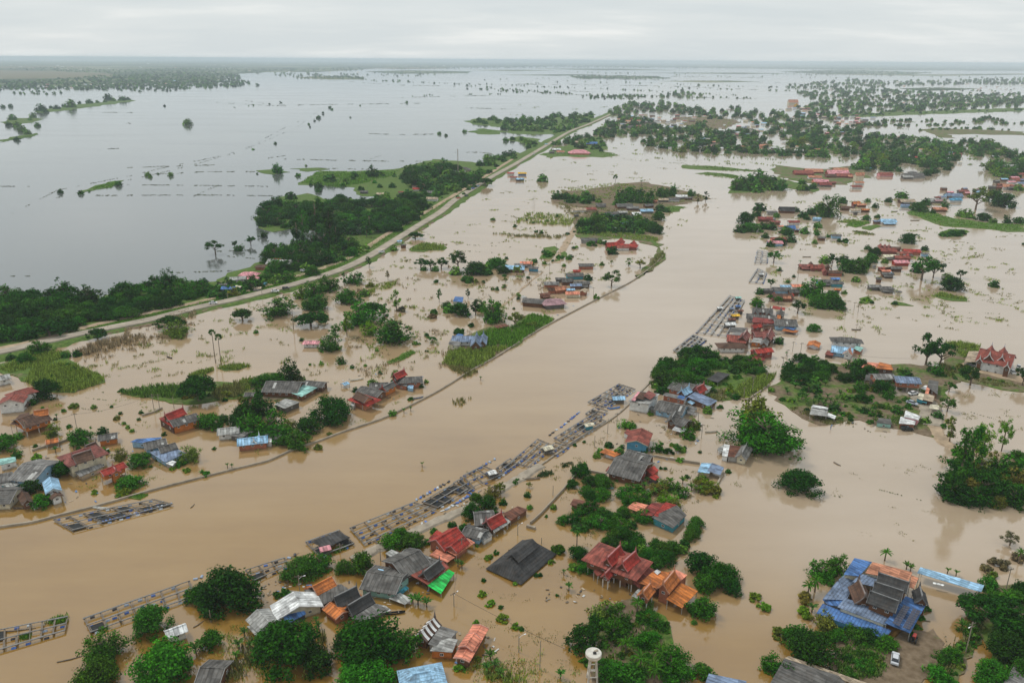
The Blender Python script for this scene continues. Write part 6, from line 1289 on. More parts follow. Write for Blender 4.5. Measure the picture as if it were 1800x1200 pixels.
# poles
pa = pole(798, 1065, 1040, True, True, 40); pb = pole(912, 1146, 1113, False, True, 10); pc = pole(949, 1176, 1126, False, False)
p1 = pole(812, 975, 945, True); pole(371, 1093, 1072, False); pole(527, 1040, 1010, True, True, 10); pole(669, 985, 962, True); pole(598, 970, 955)
wire(pa, P(1060, 1168, 6), 'thin wire sagging from the lane lamp post to the water tower'); wire(p1, pa, 'thin wire between the two lane poles')
pw0 = pole(48, 770, 740, True); pw1 = pole(135, 752, 726, True, False, 10); p2 = pole(271, 722, 692, True); p3 = pole(281, 720, 692, True); wire(p2, p3, 'wire across the twin transformer poles', .1)
wire(pw0, pw1, 'thin wire from the stilted orange house pole across the flood', 1); wire(pw1, p2, 'thin wire running to the twin transformer poles', 1.5); pole(306, 717, 697, False); pole(666, 665, 643); pole(1697, 1148, 1093, True, True, 200); pole(1768, 1036, 998, True)
p4 = pole(1393, 618, 600, True); p5 = pole(1407, 622, 602, True); pole(1376, 642, 627); pole(1383, 632, 614); pole(1505, 582, 569); pole(1622, 604, 590); wire(p5, P(1600, 630, 6), 'long thin wire crossing the flood by the white hip roofed house', 2)
pole(934, 495, 487, False); pole(951, 487, 477, False); pole(966, 482, 462); pole(1000, 412, 397); pole(1003, 404, 392); pole(978, 440, 428); pole(1043, 521, 505); pole(1056, 463, 450); pole(985, 455, 440, False)
pole(1322, 690, 660, True); pole(1307, 700, 680); pole(1347, 672, 655); pole(1068, 762, 735, False); pole(1084, 748, 725); pole(1045, 785, 765, False); pole(972, 870, 853, False); pole(910, 940, 918, True, True); pole(952, 955, 945, False)
pole(1485, 560, 543); pole(1508, 550, 535); pole(1501, 545, 531); pole(1402, 492, 470); pole(349, 540, 530); pole(401, 530, 515); pole(461, 522, 505); pole(655, 430, 416); pole(682, 400, 393); pole(937, 366, 345, False); pole(940, 366, 343, False)
pole(1272, 780, 758); pole(1227, 740, 716, False); pole(1233, 770, 745); pole(190, 770, 752, False)
# palms and banana plants
palm(379, 638, 585, 13, 'P', 'left one of the twin tall sugar palms in the flood'); palm(389, 641, 593, 14, 'P', 'right one of the twin tall sugar palms in the flood'); palm(516, 578, 531, 10, 'P', 'lone tall sugar palm in front of the levee clumps')
palm(1081, 334, 312, 9, 'P'); palm(1127, 330, 318, 9, 'C'); palm(1014, 959, 936, 20, 'C'); palm(1382, 625, 620, 8, 'C'); palm(1406, 466, 459, 9, 'C'); palm(1790, 990, 970, 24, 'C')
for x, y, w in ((1120, 1075, 32), (1432, 1040, 36), (1420, 1045, 30), (1555, 985, 26), (1765, 1075, 46), (1740, 1060, 30), (1100, 1150, 38), (1125, 1180, 44), (1160, 1170, 46), (1150, 1200, 46)): palm(x, y, y-w*.55, w, 'C')
for x, y, w in ((345, 1148, 34), (355, 1138, 26), (420, 1140, 28), (430, 1118, 22), (545, 1132, 24), (560, 1105, 18), (556, 1095, 16), (735, 1062, 30), (750, 1066, 26), (726, 1060, 24), (805, 995, 18), (812, 998, 16), (1000, 1037, 20), (991, 1010, 12), (862, 1160, 30), (870, 1175, 24), (880, 1190, 26), (856, 1180, 24), (985, 1192, 24), (415, 1158, 20), (505, 1190, 22), (488, 1192, 20), (440, 1140, 20),
                (1205, 870, 22), (1215, 862, 20), (1190, 860, 18), (1200, 850, 20), (1178, 852, 20), (1228, 866, 18), (1160, 862, 18), (1185, 875, 16), (1593, 1000, 20), (1600, 1004, 18), (1665, 1008, 14), (1680, 1012, 14), (1465, 1000, 26), (1450, 1010, 26), (1427, 1075, 24), (1710, 1095, 22), (1690, 1105, 24), (1705, 1125, 24), (130, 790, 16), (98, 795, 14), (408, 823, 10), (400, 822, 10), (742, 820, 10), (100, 735, 10),
                (845, 668, 8), (710, 725, 10), (722, 722, 9), (1170, 665, 16), (1200, 660, 16), (1215, 668, 16), (1240, 650, 14), (1190, 650, 16), (1230, 640, 14)): banana(x, y, w)
rb = random.Random(5)
for x, y in scatter([1370, 705, 1385, 678, 1440, 672, 1470, 690, 1500, 705, 1480, 722, 1430, 718, 1395, 712], 34, rb, 7): banana(x, y, rb.uniform(13, 19))
for x, y in scatter([1100, 862, 1130, 845, 1160, 850, 1150, 880, 1110, 885], 5, rb, 7): banana(x, y, rb.uniform(14, 20))
# ------------------------------------------------------------------ trees: x, y (lowest crown edge), width, kind, tint
for a in [
 (185,1168,66,'B','m'),(172,1215,78,'M','m'),(268,1118,76,'M','g',1.1),(292,1210,112,'M','g',1.0),(350,1062,46,'M','m'),(405,1076,118,'M','d',.9),(372,1068,70,'M','d'),(372,1140,44,'M','m'),
 (505,1180,118,'M','d',.95),(470,1150,60,'M','m'),(560,1185,60,'M','d'),(655,1178,132,'M','d',.95),(612,1160,70,'M','d'),(715,1150,50,'B','m'),(640,1222,100,'M','g',.8),
 (530,1018,66,'M','m',.8),(562,1002,42,'B','m',.7),(606,1008,38,'M','m'),(634,1008,48,'M','m',1.15),(500,1046,22,'S','m'),(488,1050,20,'S','m'),(690,966,42,'M','g'),(724,966,46,'M','m'),(705,950,34,'M','m'),(763,935,16,'M','m'),(750,955,16,'M','m'),(795,925,18,'M','l'),
 (1025,1148,62,'M','d',1.2),(1047,1105,38,'M','d'),(1065,1090,46,'B','o',.8),(1088,1105,44,'B','m',.9),(1078,1130,46,'B','m'),(1092,1066,16,'M','d'),(1063,1135,20,'M','m'),(1150,1105,32,'B','m',.8),(1148,1128,30,'M','g',.8),(1142,1142,26,'M','m',.7),
 (1130,1140,40,'M','m'),(1060,1180,34,'M','m'),(1080,1205,60,'M','m'),(1110,1205,60,'M','g',.8),(1180,1195,70,'B','m',.7),(1030,1170,24,'S','m'),(1145,1120,18,'S','m'),(1235,1192,40,'M','m',.8),(1212,1190,22,'S','m'),(1200,1180,24,'S','o'),
 (1232,1010,58,'M','d',.95),(1265,1030,66,'M','d',.8),(1240,1040,48,'M','m'),(1238,1086,46,'B','m',.9),(1222,1078,26,'S','m'),(1288,1045,36,'M','d'),
 (1017,985,36,'M','d'),(1028,1008,34,'M','m',.8),(1008,1000,22,'M','m'),(983,973,30,'S','m',1.1),(969,991,15,'S','l',1.1),(847,1048,19,'S','l'),(862,1065,21,'S','l',.9),(883,1092,26,'S','l',.9),(907,1105,18,'S','l'),(858,984,16,'S','l'),(872,974,13,'S','m'),(808,1180,24,'S','l',.9),(836,1096,13,'S','l'),(1328,1055,26,'S','l'),(1345,1075,28,'S','l'),(1220,1095,12,'S','o'),(840,1160,14,'S','o'),
 (1372,1120,34,'S','o'),(1400,1140,60,'M','m'),(1428,1172,88,'M','d',.95),(1380,1195,50,'M','d'),(1355,1180,34,'B','m'),(1445,1020,44,'B','g',.7),(1470,1010,40,'B','m',.7),(1416,1060,34,'S','o'),(1415,1085,32,'S','l'),(1505,1128,50,'M','m',.7),(1525,1130,44,'M','d',.8),(1470,1130,40,'M','m',.8),(1555,1140,46,'M','m',.6),(1450,1110,40,'B','o',.7),
 (1490,1165,26,'S','m'),(1510,1175,28,'S','g'),(1530,1185,28,'S','m'),(1495,1190,30,'S','m'),(1545,1170,22,'S','o'),(1515,1155,26,'S','m'),(1535,1158,22,'S','g'),(1628,1075,18,'S','m'),(1620,1090,16,'S','m'),(1610,1105,18,'S','g'),(1602,1118,16,'S','m'),
 (1736,1040,40,'M','m',1.1),(1725,1066,34,'M','d',1.0),(1752,1085,30,'M','m'),(1755,1120,112,'R','d',.9),(1780,1065,44,'M','m'),(1798,1050,40,'M','d'),(1790,1130,70,'M','m'),(1770,1165,84,'M','d'),(1745,1205,70,'M','g',.8),(1790,1200,60,'M','m'),(1712,1090,26,'M','m'),(1702,1118,26,'B','m'),(1690,1140,24,'M','m'),(1672,1160,36,'M','m'),(1655,1165,28,'B','m'),(1646,1198,44,'M','g'),(1672,1205,26,'S','g'),(1638,1180,20,'S','l'),
 (1775,962,34,'T','b',.8),(1757,998,36,'S','b'),(1735,1005,28,'S','b'),(1790,985,30,'S','b'),(1745,1015,20,'S','o'),
 (1405,868,74,'M','d',.8),(1345,798,100,'B','m',.72),(1325,760,58,'B','o',1.3),(1372,790,54,'B','m',.8),(1312,785,44,'B','m',.8),(1330,742,36,'B','l',1.2),
 (1680,875,44,'E','m',1.2),(1668,880,38,'T','m',1.6),(1700,850,36,'E','m',1.2),(1722,820,30,'E','l',1.2),(1715,805,26,'E','o',1.0),(1668,780,22,'E','o',1.0),(1760,795,26,'E','l',1.0),(1790,812,30,'M','m',1.1),(1745,830,20,'E','o',.8),(1658,752,16,'S','m'),(1680,800,22,'S','g'),
 (1627,645,46,'T','d',1.25),(1652,648,44,'T','d',1.2),(1705,680,38,'T','d',1.0),(1797,680,26,'T','d',1.5),(1632,655,14,'E','d',.6),(1645,660,22,'B','m'),(1668,690,22,'T','m',.9),(1665,725,28,'T','m',.9),(1648,735,22,'M','m'),(1626,743,22,'M','m'),(1738,668,10,'S','m'),(1760,672,9,'S','m'),(1583,655,18,'M','m'),(1593,660,24,'M','d',.7),(1660,610,14,'M','m'),(1608,620,12,'E','d',.5),
 (1550,693,36,'M','d',1.1),(1515,708,26,'M','d'),(1558,718,18,'M','d'),(1577,725,25,'M','d'),(1465,723,24,'M','m'),(1483,700,20,'M','d'),(1520,725,22,'M','g'),(1562,702,22,'B','m'),(1510,690,22,'B','m'),(1356,688,14,'M','d'),(1593,705,16,'M','l'),(1540,712,12,'S','m'),(1530,745,16,'S','g'),(1495,735,14,'S','m'),(1605,738,16,'S','m'),(1532,732,14,'B','g'),
 (1500,650,24,'B','m'),(1525,668,38,'M','d'),(1500,672,34,'M','d'),(1483,672,28,'M','d'),(1515,650,30,'M','d'),
 (1056,796,18,'M','m'),(1088,800,24,'M','m',1.5),(1048,803,16,'M','m'),(1070,785,18,'M','m'),(1110,752,22,'M','g'),(1098,754,18,'B','l'),(1133,793,16,'M','m'),(1120,790,12,'S','l'),(1158,795,22,'B','m'),(1175,798,22,'S','d'),(1190,795,16,'E','m',.4),(1200,793,16,'M','m'),(1195,812,18,'S','l'),(1244,725,20,'M','g'),(1143,730,14,'S','l'),(1210,772,22,'B','m'),(1218,755,20,'B','o'),(1265,718,14,'S','m'),(1228,748,12,'S','o'),(1254,708,12,'S','m'),(1292,700,20,'M','d'),(1280,695,14,'M','d'),(1151,681,16,'M','d'),(1255,690,14,'M','m'),(1230,795,8,'S','o'),(1280,830,12,'S','o'),(1258,875,14,'S','l'),(1247,868,40,'S','o'),
 (828,912,38,'M','d',1.1),(815,930,20,'M','d'),(836,884,26,'M','m'),(857,895,36,'M','d',1.0),(865,875,26,'B','o',1.0),(880,870,22,'T','o',1.1),(884,885,17,'M','d'),(840,880,20,'M','m'),(927,872,15,'M','d'),(931,893,14,'M','d'),(973,893,14,'M','m'),(905,850,12,'S','m'),(910,845,10,'S','o'),(930,858,12,'T','o'),(872,903,12,'S','g'),(1028,818,10,'S','m'),(838,960,8,'S','m'),(960,908,7,'S','l'),
 (80,702,50,'M','d',1.0),(58,710,18,'M','m'),(8,792,44,'M','m'),(28,805,20,'B','m'),(33,770,20,'M','m'),(92,768,25,'B','o'),(140,782,42,'B','m',.7),(180,762,22,'M','m'),(183,797,20,'M','m'),(212,808,28,'B','o',.7),(245,822,46,'M','m',.8),(112,838,44,'M','d',.9),(66,808,22,'S','l'),(55,868,42,'M','d',.9),(74,893,36,'M','g',1.0),(335,812,32,'B','o',.8),(318,820,18,'S','m'),(303,826,13,'S','l'),(328,830,16,'S','l'),(228,860,50,'M','m',.6),(222,870,26,'S','l'),(208,872,12,'S','o'),(350,712,80,'R','d',1.0),(370,755,48,'M','m',.95),(392,740,24,'M','d'),(362,838,19,'S','g'),(62,785,9,'S','l'),(218,745,9,'S','l'),(225,752,10,'S','l'),(232,758,10,'S','l'),(244,738,8,'S','l'),(205,738,14,'S','o'),(130,718,20,'S','o'),(165,717,12,'S','o'),(355,830,10,'S','l'),(15,815,10,'S','m'),(167,868,14,'S','l'),(97,738,8,'S','m'),(75,718,8,'S','m'),
 (462,680,44,'M','m',.7),(487,675,38,'M','m',.8),(511,670,34,'B','d'),(455,695,22,'M','m'),(583,745,70,'M','d',1.0),(430,740,46,'M','d',1.1),(452,735,50,'B','d',1.0),(440,765,44,'B','m',.9),(475,765,50,'B','m',.9),(416,752,36,'M','d'),(492,775,40,'B','m',.8),(541,764,48,'M','d',.95),(522,790,46,'B','m',.8),(500,785,30,'M','m'),(508,762,26,'B','o'),(655,676,20,'M','m'),(695,660,18,'M','m'),(740,680,12,'M','l'),(750,672,10,'S','o'),(625,688,14,'M','m'),(690,729,17,'M','m',1.2),(722,704,13,'S','m'),(560,790,20,'S','o'),(580,766,14,'S','o'),(385,752,16,'S','m'),(425,705,20,'S','o'),(395,700,26,'S','o'),(500,683,8,'S','m'),
 (426,566,42,'R','d',.9),(489,556,48,'B','m',.62),(575,512,36,'B','m',.8),(552,525,36,'B','m',.9),(545,545,32,'B','m',.7),(562,545,36,'B','m',.8),(547,577,54,'R','d',.8),(612,535,42,'B','g',.7),(655,560,48,'R','d',.95),(632,573,46,'B','g',.9),(693,605,56,'B','m',.95),(581,618,38,'B','m',.9),(590,598,20,'E','m',.6),(610,592,19,'E','l',.9),(697,547,19,'E','l',.9),(676,572,18,'E','m',.9),(670,580,10,'E','m',.8),(623,500,28,'B','m',.9),(605,502,14,'E','m',.7),(649,470,12,'E','m',.7),(682,492,9,'E','o',.8),(706,548,18,'S','b'),(650,505,18,'S','o'),
 (730,421,26,'R','d',.9),(692,440,18,'M','m',1.1),(740,474,26,'T','d',.8),(757,475,24,'T','d',.8),(776,474,28,'T','d',.8),(805,475,34,'T','d',1.1),(835,484,48,'M','d',.75),(872,472,36,'M','m',.8),(885,482,26,'M','d',.8),(822,497,26,'S','m',1.1),(835,497,14,'S','o'),(857,482,20,'M','m'),(909,485,20,'T','o',.9),(888,497,10,'T','o'),(860,465,14,'S','m'),(890,455,8,'S','m'),
 (772,532,11,'E','m',1.0),(785,540,20,'M','d',1.0),(810,556,42,'M','d',.9),(836,555,24,'E','d',.5),(823,525,10,'E','d',.7),(866,568,42,'B','g',1.1),(872,555,26,'B','l',1.0),(905,576,32,'T','o',.8),(935,578,20,'T','o',.7),(760,604,20,'T','m',.7),(730,605,12,'S','m'),(748,618,5,'E','d',.8),(752,618,5,'E','d',.8),(763,553,20,'S','m'),(805,588,26,'S','d'),(828,575,14,'S','d'),(911,526,9,'S','m',1.2),(750,590,10,'S','d'),(760,560,18,'S','b'),
 (1075,505,32,'T','m',.9),(1048,526,14,'S','l',1.2),(1034,492,18,'M','d',.6),(1125,472,22,'T','o',.8),(1105,468,14,'E','l',.4),(1058,466,10,'S','o'),(1058,467,7,'T','o'),(1075,464,7,'T','o'),(1000,456,13,'M','d'),(955,444,10,'S','m'),(940,461,13,'M','d'),(957,464,10,'M','d'),(962,452,24,'S','g'),(984,455,16,'S','g'),(1003,452,10,'S','m'),(1076,446,24,'M','d',.7),(1055,428,14,'M','d'),(1040,433,20,'S','m'),(1008,437,8,'S','d'),(1013,436,8,'S','d'),(1065,430,14,'S','m'),
 (1158,388,26,'M','m'),(953,319,22,'M','d',.8),(1240,355,13,'E','d',.6),(1226,358,12,'E','o',.6),(1165,340,16,'M','m'),(1180,345,20,'B','m'),(1215,345,14,'B','m'),
 (1430,583,27,'M','g',.8),(1402,553,29,'T','d',.9),(1368,603,22,'M','d',1.0),(1330,535,24,'M','m',.8),(1335,516,20,'M','d',.9),(1332,540,16,'B','m'),(1368,535,16,'T','m'),(1352,530,14,'T','m'),(1355,505,14,'T','d',1.1),(1385,497,10,'B','m'),(1395,487,8,'B','m'),(1430,525,42,'B','g',.85),(1452,540,56,'M','m',.7),(1438,542,36,'M','m',.8),(1470,545,34,'M','d',.8),(1415,520,26,'B','g',.8),(1462,530,30,'M','m'),(1484,516,12,'S','b'),(1360,462,25,'T','g',1.0),(1370,476,11,'S','m'),(1425,465,2,'S','m'),
 (1450,462,24,'M','d',.9),(1462,470,20,'T','d',1.2),(1490,478,40,'M','m',.9),(1483,460,22,'M','d',1.1),(1510,480,38,'B','m',.9),(1520,470,26,'M','m',1.0),(1530,462,26,'M','m',1.1),(1505,495,18,'M','m',1.1),(1538,450,26,'M','d',1.0),(1525,438,14,'M','d'),(1475,482,16,'M','d'),(1555,462,14,'M','d'),
 (1620,495,46,'T','m',1.1),(1612,478,26,'M','d',1.2),(1640,490,28,'T','d',1.1),(1672,511,40,'M','d',.9),(1688,490,18,'T','d',1.0),(1665,492,22,'M','d',1.0),(1747,504,20,'M','m',.6),(1595,428,30,'M','d',1.0),(1607,424,16,'T','d'),(1625,440,16,'M','m'),(1523,530,16,'S','l'),(1513,533,8,'S','l'),(1533,533,9,'S','l'),(1573,535,12,'S','d'),
 (1385,413,22,'M','d'),(1370,430,30,'M','d',.6),(1390,425,22,'M','m',.8),(1355,433,18,'M','d',.6),(1345,418,16,'M','m'),(1355,403,24,'M','m',.7),(1380,410,24,'M','d',.6),(1414,410,22,'M','d',.9),(1437,400,18,'M','d',.8),(1435,414,13,'B','g'),(1455,417,10,'S','m'),(1485,427,16,'S','m'),(1432,428,12,'S','m'),(1475,425,10,'S','m'),(1310,395,36,'M','d',1.0),(1320,408,38,'M','m',.7),(1300,408,24,'M','d'),(1343,402,22,'M','d'),(1330,380,20,'M','m'),(1335,370,26,'M','m',.6),(1365,382,14,'M','m'),(1425,377,26,'M','d',.9),(1455,382,40,'B','m',.8),(1410,382,20,'M','m'),(1440,370,22,'M','m'),(1418,386,14,'M','m'),(1400,372,14,'M','m'),(1480,357,20,'M','m'),(1525,355,13,'M','m'),(1538,365,14,'M','m'),(1522,387,18,'M','d',.9),(1542,383,11,'M','o'),(1562,355,16,'M','m'),(1585,348,24,'M','m',.8),(1615,372,36,'M','m',.7),(1627,360,20,'M','m'),(1640,375,12,'M','m'),(1660,365,14,'B','m'),
 (1700,382,26,'M','d',.8),(1690,380,22,'M','m'),(1728,388,28,'M','d',.8),(1745,392,16,'M','d'),(1715,370,40,'T','o',1.0),(1765,365,42,'M','d',1.1),(1745,355,30,'M','d',1.2),(1770,393,16,'B','d'),(1790,392,22,'M','d'),(1675,415,32,'S','d',.7),(1690,412,20,'S','d',.7),(1660,416,20,'S','m',.7),(1800,430,8,'S','m'),(1790,335,20,'M','m'),
]: tree(*a)
# levee and lake side woods, orchards, groves
grove([0,606,0,545,40,540,120,545,165,570,100,596],30,42,'RMM','ddm',31); grove([0,545,5,528,60,530,130,533,160,535,150,550,60,552],18,38,'RMB','dm',32,.9); grove([170,568,190,530,230,520,300,525,320,540,260,555,210,566],32,34,'RMM','ddm',33)
grove([240,510,300,505,360,500,375,510,330,530,290,520],20,24,'MB','mmd',34); grove([350,520,380,505,440,500,460,512,400,530],20,20,'MB','mdo',35); grove([430,505,470,480,520,495,500,505,450,515],10,20,'MB','md',36)
tree(172,598,38,'R','d',.9); tree(312,592,39,'B','o',.75); tree(300,580,50,'R','d',.8); tree(70,622,33,'B','m',.7); tree(20,632,20,'M','d'); tree(45,640,34,'M','m',.8); tree(115,628,20,'M','m',.7); tree(135,625,20,'M','m')
grove([470,480,470,450,500,435,560,440,600,430,650,440,620,458,560,470,520,482],52,24,'MMB','ddm',41); grove([500,450,560,415,590,440,540,450],6,30,'EB','dm',42,1.0); grove([565,455,575,420,600,412,600,440],5,26,'EM','d',43); tree(604,440,32,'M','d',.9); tree(645,418,18,'E','m',.7); tree(480,500,20,'M','m'); tree(550,488,30,'M','m'); tree(500,475,20,'B','d')
tree(379,448,29,'T','d',.9); tree(412,436,14,'T','d'); tree(420,441,17,'B','m',.7); tree(441,432,17,'T','d'); tree(463,418,12,'B','d',1.1)
grove([455,405,460,375,500,362,545,365,550,395,500,404],20,28,'MB','mdd',44,.8); grove([520,400,530,372,600,366,680,362,740,362,745,375,690,410,620,415,560,412],62,31,'RMM','ddm',45,.8); grove([545,372,600,355,690,352,740,355,700,362],20,24,'M','dm',46,.8); tree(512,350,24,'M','d'); tree(650,412,30,'E','m',.5); grove([660,415,700,395,730,385,700,410],5,22,'M','dm',47)
grove([700,320,720,302,770,292,800,300,815,310,850,305,845,318,820,335,770,342,735,335],60,22,'MMB','ddm',51,.85); grove([700,345,740,340,790,342,770,352,720,352],8,18,'M','dm',52); tree(623,312,18,'M','d'); tree(655,312,20,'B','d'); tree(608,320,14,'M','d'); tree(560,330,20,'M','d'); tree(580,320,26,'M','d',.5); tree(635,335,14,'M','d'); tree(690,330,16,'M','d'); tree(668,330,12,'M','m'); tree(560,337,14,'M','d'); grove([800,350,830,325,835,330,808,352],6,12,'M','m',53); tree(853,328,28,'R','d',1.0)
tree(488,305,18,'B','m'); tree(524,310,11,'B','m',1.3); tree(538,292,5,'M','m'); tree(452,306,5,'M','d'); tree(680,345,14,'M','d')
grove([840,292,850,280,885,272,905,275,900,285,870,292],11,16,'M','dm',54); tree(790,305,12,'M','d'); tree(860,305,14,'M','d')
# upper middle
grove([975,352,990,343,1060,352,1062,362,1005,358],9,20,'M','dm',61); grove([1015,410,1025,388,1060,385,1120,385,1152,398,1155,412,1105,410],40,22,'M','mmd',62); grove([1090,360,1105,340,1140,335,1170,345,1150,358],11,20,'MB','mmd',63); grove([1070,355,1090,345,1100,355,1085,362],4,16,'M','d',64); grove([1150,372,1170,365,1175,378,1155,382],3,18,'M','m',65)
grove([1285,338,1300,320,1340,318,1380,325,1378,335,1330,338],22,21,'MB','gmm',66); grove([1392,330,1405,322,1432,328,1430,336,1400,336],5,16,'M','mg',67)
grove([1150,685,1160,655,1180,645,1215,640,1240,655,1230,685,1190,690],26,30,'MMB','mdm',71,.95); grove([1195,640,1215,622,1260,630,1300,640,1340,650,1335,665,1290,655,1240,650],26,27,'MMB','mdg',72,.85); tree(1160,690,22,'M','m')
grove([1378,672,1385,645,1410,635,1450,640,1462,660,1440,675,1400,680],26,29,'M','ddm',73,.85); grove([1395,690,1430,680,1440,690,1400,698],3,20,'M','dm',74)
grove([1665,885,1690,840,1730,850,1790,845,1805,890,1720,895],24,46,'MBB','dmo',75,.85); grove([1700,850,1730,825,1770,830,1800,850,1760,860],6,34,'BT','mo',76)
grove([1060,965,1065,948,1110,945,1130,955,1125,975,1080,975],8,32,'M','dm',77,.8); grove([1120,990,1125,970,1160,965,1195,975,1185,998,1150,1000],8,34,'M','dm',78,.8); grove([1190,975,1205,945,1222,920,1226,930,1215,965],6,28,'M','m',79,.8)
grove([986,930,990,915,1010,898,1060,905,1110,905,1135,925,1100,935,1050,930,1010,935],22,25,'MMB','mmd',80,.8); grove([1000,868,1010,840,1035,832,1060,850,1070,880,1040,882],8,36,'M','dmm',81,.8); grove([1090,895,1090,870,1110,855,1140,865,1140,885,1120,895],9,24,'MB','mmo',82,.8); grove([1150,870,1170,850,1240,845,1250,865,1225,875,1180,880],8,22,'B','mlo',83,.7)
grove([1155,890,1165,870,1200,880,1190,895],4,18,'B','lo',84,.7)
# far left chain of trees on the lake and isolated ones
for x, y, w in ((330,219,19),(289,187,5),(264,312,8),(260,309,12),(278,306,5),(300,309,12),(106,339,12),(142,341,11),(157,337,6),(208,326,15),(445,263,6),(484,253,7),(545,224,5),(543,219,5),(560,208,9),(553,213,6),(568,200,6),(580,190,7),(584,193,5),(616,207,4),(633,186,4),(715,181,6),(22,211,17),(58,206,14),(53,212,9),(30,223,16),(40,231,18),(50,236,14),(66,222,12),(15,221,13),(30,247,12),(72,196,22),(80,198,12),(100,192,13),(90,190,8),(125,189,24),(112,188,10),(140,182,8),(157,182,14),(172,181,9),(185,180,8),(190,175,18),(200,178,10),(215,177,16),(225,176,10),(5,189,8),(18,188,10),(772,236,8),(784,239,7),(817,232,9)): tree(x, y, w, 'M', 'd', .9)
for px, n, w, s in (([818,214,860,208,890,213,870,219,830,219],9,11,91),([890,212,950,208,1000,200,1040,202,1045,212,1000,232,960,235,905,232,885,228],58,13,92),([882,247,900,240,915,243,935,250,945,258,925,262,890,250],7,13,93),([970,255,1000,243,1040,240,1062,248,1060,270,1030,262,1000,262],22,13,94),([1040,235,1070,215,1100,205,1130,208,1160,225,1200,228,1215,222,1240,215,1235,228,1180,236,1100,238,1060,245],70,12,95),
  ([1060,205,1090,185,1140,180,1200,185,1240,195,1300,190,1320,205,1260,212,1180,198,1110,200],60,11,96),([1105,240,1150,232,1240,225,1290,240,1245,262,1200,268,1150,262],40,14,97),([1205,262,1240,240,1300,232,1345,240,1360,258,1320,268,1255,272,1225,268],46,15,98),([1295,215,1320,195,1400,200,1460,205,1470,215,1400,222,1350,225],34,11,99),([1340,235,1400,215,1440,218,1460,235,1430,250,1380,245],34,13,100),
  ([1380,255,1400,240,1500,245,1560,260,1600,275,1580,285,1520,280,1420,270],60,15,101),([1500,250,1540,238,1650,250,1700,265,1680,285,1620,275,1560,265],55,14,102),([1545,290,1580,272,1650,280,1678,295,1660,302,1600,290],22,18,103),([1500,300,1510,280,1550,285,1600,300,1590,306],16,15,104),([1700,262,1740,250,1800,272,1800,290,1750,280,1700,272],26,14,105),([1735,300,1750,290,1800,292,1800,310,1770,318],16,18,106),([1620,312,1640,300,1650,312,1635,316],3,16,107),([1310,272,1330,268,1440,268,1460,278,1400,276],22,12,108),
  ([1150,165,1200,160,1240,168,1220,172,1160,172],16,7,109),([1395,190,1450,180,1560,185,1640,192,1600,200,1500,205,1420,205],60,9,110),([1590,190,1650,180,1800,176,1800,188,1700,192],30,9,111),([1500,222,1560,215,1590,218,1580,224],6,10,112),([1700,212,1740,206,1770,214],7,9,113),([1660,260,1700,245,1760,255,1745,265],14,12,114),([1445,230,1480,222,1520,225,1510,240,1460,240],14,12,115)): 
    grove(px, int(n*1.25), w, 'MMB', 'mmdgl', s, .85)
# undergrowth
for px, n, w, c, sd in (([1375,705,1400,690,1500,690,1560,700,1600,730,1540,745,1460,740,1400,725],26,13,'mglo',201),([1480,690,1540,680,1610,690,1600,720,1520,725],14,14,'mgo',202),([1640,660,1690,640,1720,640,1700,670],12,13,'mo',203),([1160,690,1230,690,1290,695,1330,670,1300,660,1200,670],16,15,'mgl',204),
    ([530,325,600,305,700,300,690,325,600,335],16,10,'mg',205),([350,520,450,500,560,470,650,445,640,440,540,465,440,495],30,11,'mgl',206),([700,400,760,365,840,320,900,285,890,280,820,318,740,372],26,9,'mgl',207),([1470,1170,1500,1130,1560,1140,1550,1190],12,20,'mgo',208),([1060,1180,1100,1060,1170,1100,1180,1190],16,20,'mgo',209),([1650,1190,1700,1100,1730,1110,1690,1190],8,20,'mgo',210),
    ([200,690,340,680,430,690,420,705,260,702],14,13,'mo',211),([50,670,120,640,175,665,100,688],12,14,'mlo',212),([1010,400,1150,400,1150,415,1020,412],14,9,'mgl',213),([860,385,1000,380,1010,412,900,415],10,8,'mlo',214),([800,590,920,580,900,610,820,640],8,12,'mgo',215),([480,600,700,480,780,470,780,600,700,680,500,640],16,8,'olm',216),([780,480,1000,440,1000,520,860,560],16,8,'olm',217),([100,700,260,720,420,800,300,840,120,790],16,9,'olm',218),([1000,780,1240,740,1260,860,1100,870],14,10,'olm',219),([800,960,1000,960,960,1180,820,1180],10,9,'olb',220)):
    grove(px, n, w, 'S', c, sd, 1.0)
for a in [(530,525,24,'B','l'),(640,520,22,'M','m'),(600,640,16,'B','m'),(565,560,26,'M','d'),(650,590,26,'B','l'),(845,545,24,'M','d'),(790,548,24,'M','d'),(850,480,26,'M','m'),(800,482,24,'M','d'),(865,470,24,'M','d'),(450,585,10,'S','o'),(745,475,14,'M','d',.6),(765,476,16,'M','d',.6)]: tree(*a)
for px, n, w, s in (([100,158,240,156,330,159,250,162],16,5,301),([300,150,420,144,460,150,360,156],16,5.5,302),([-10,164,60,160,120,164,60,167],12,5,303),([440,128,640,130,640,134,520,136],40,4,304)): grove(px, n, w, 'M', 'dm', s, .9)
far = build_trees()
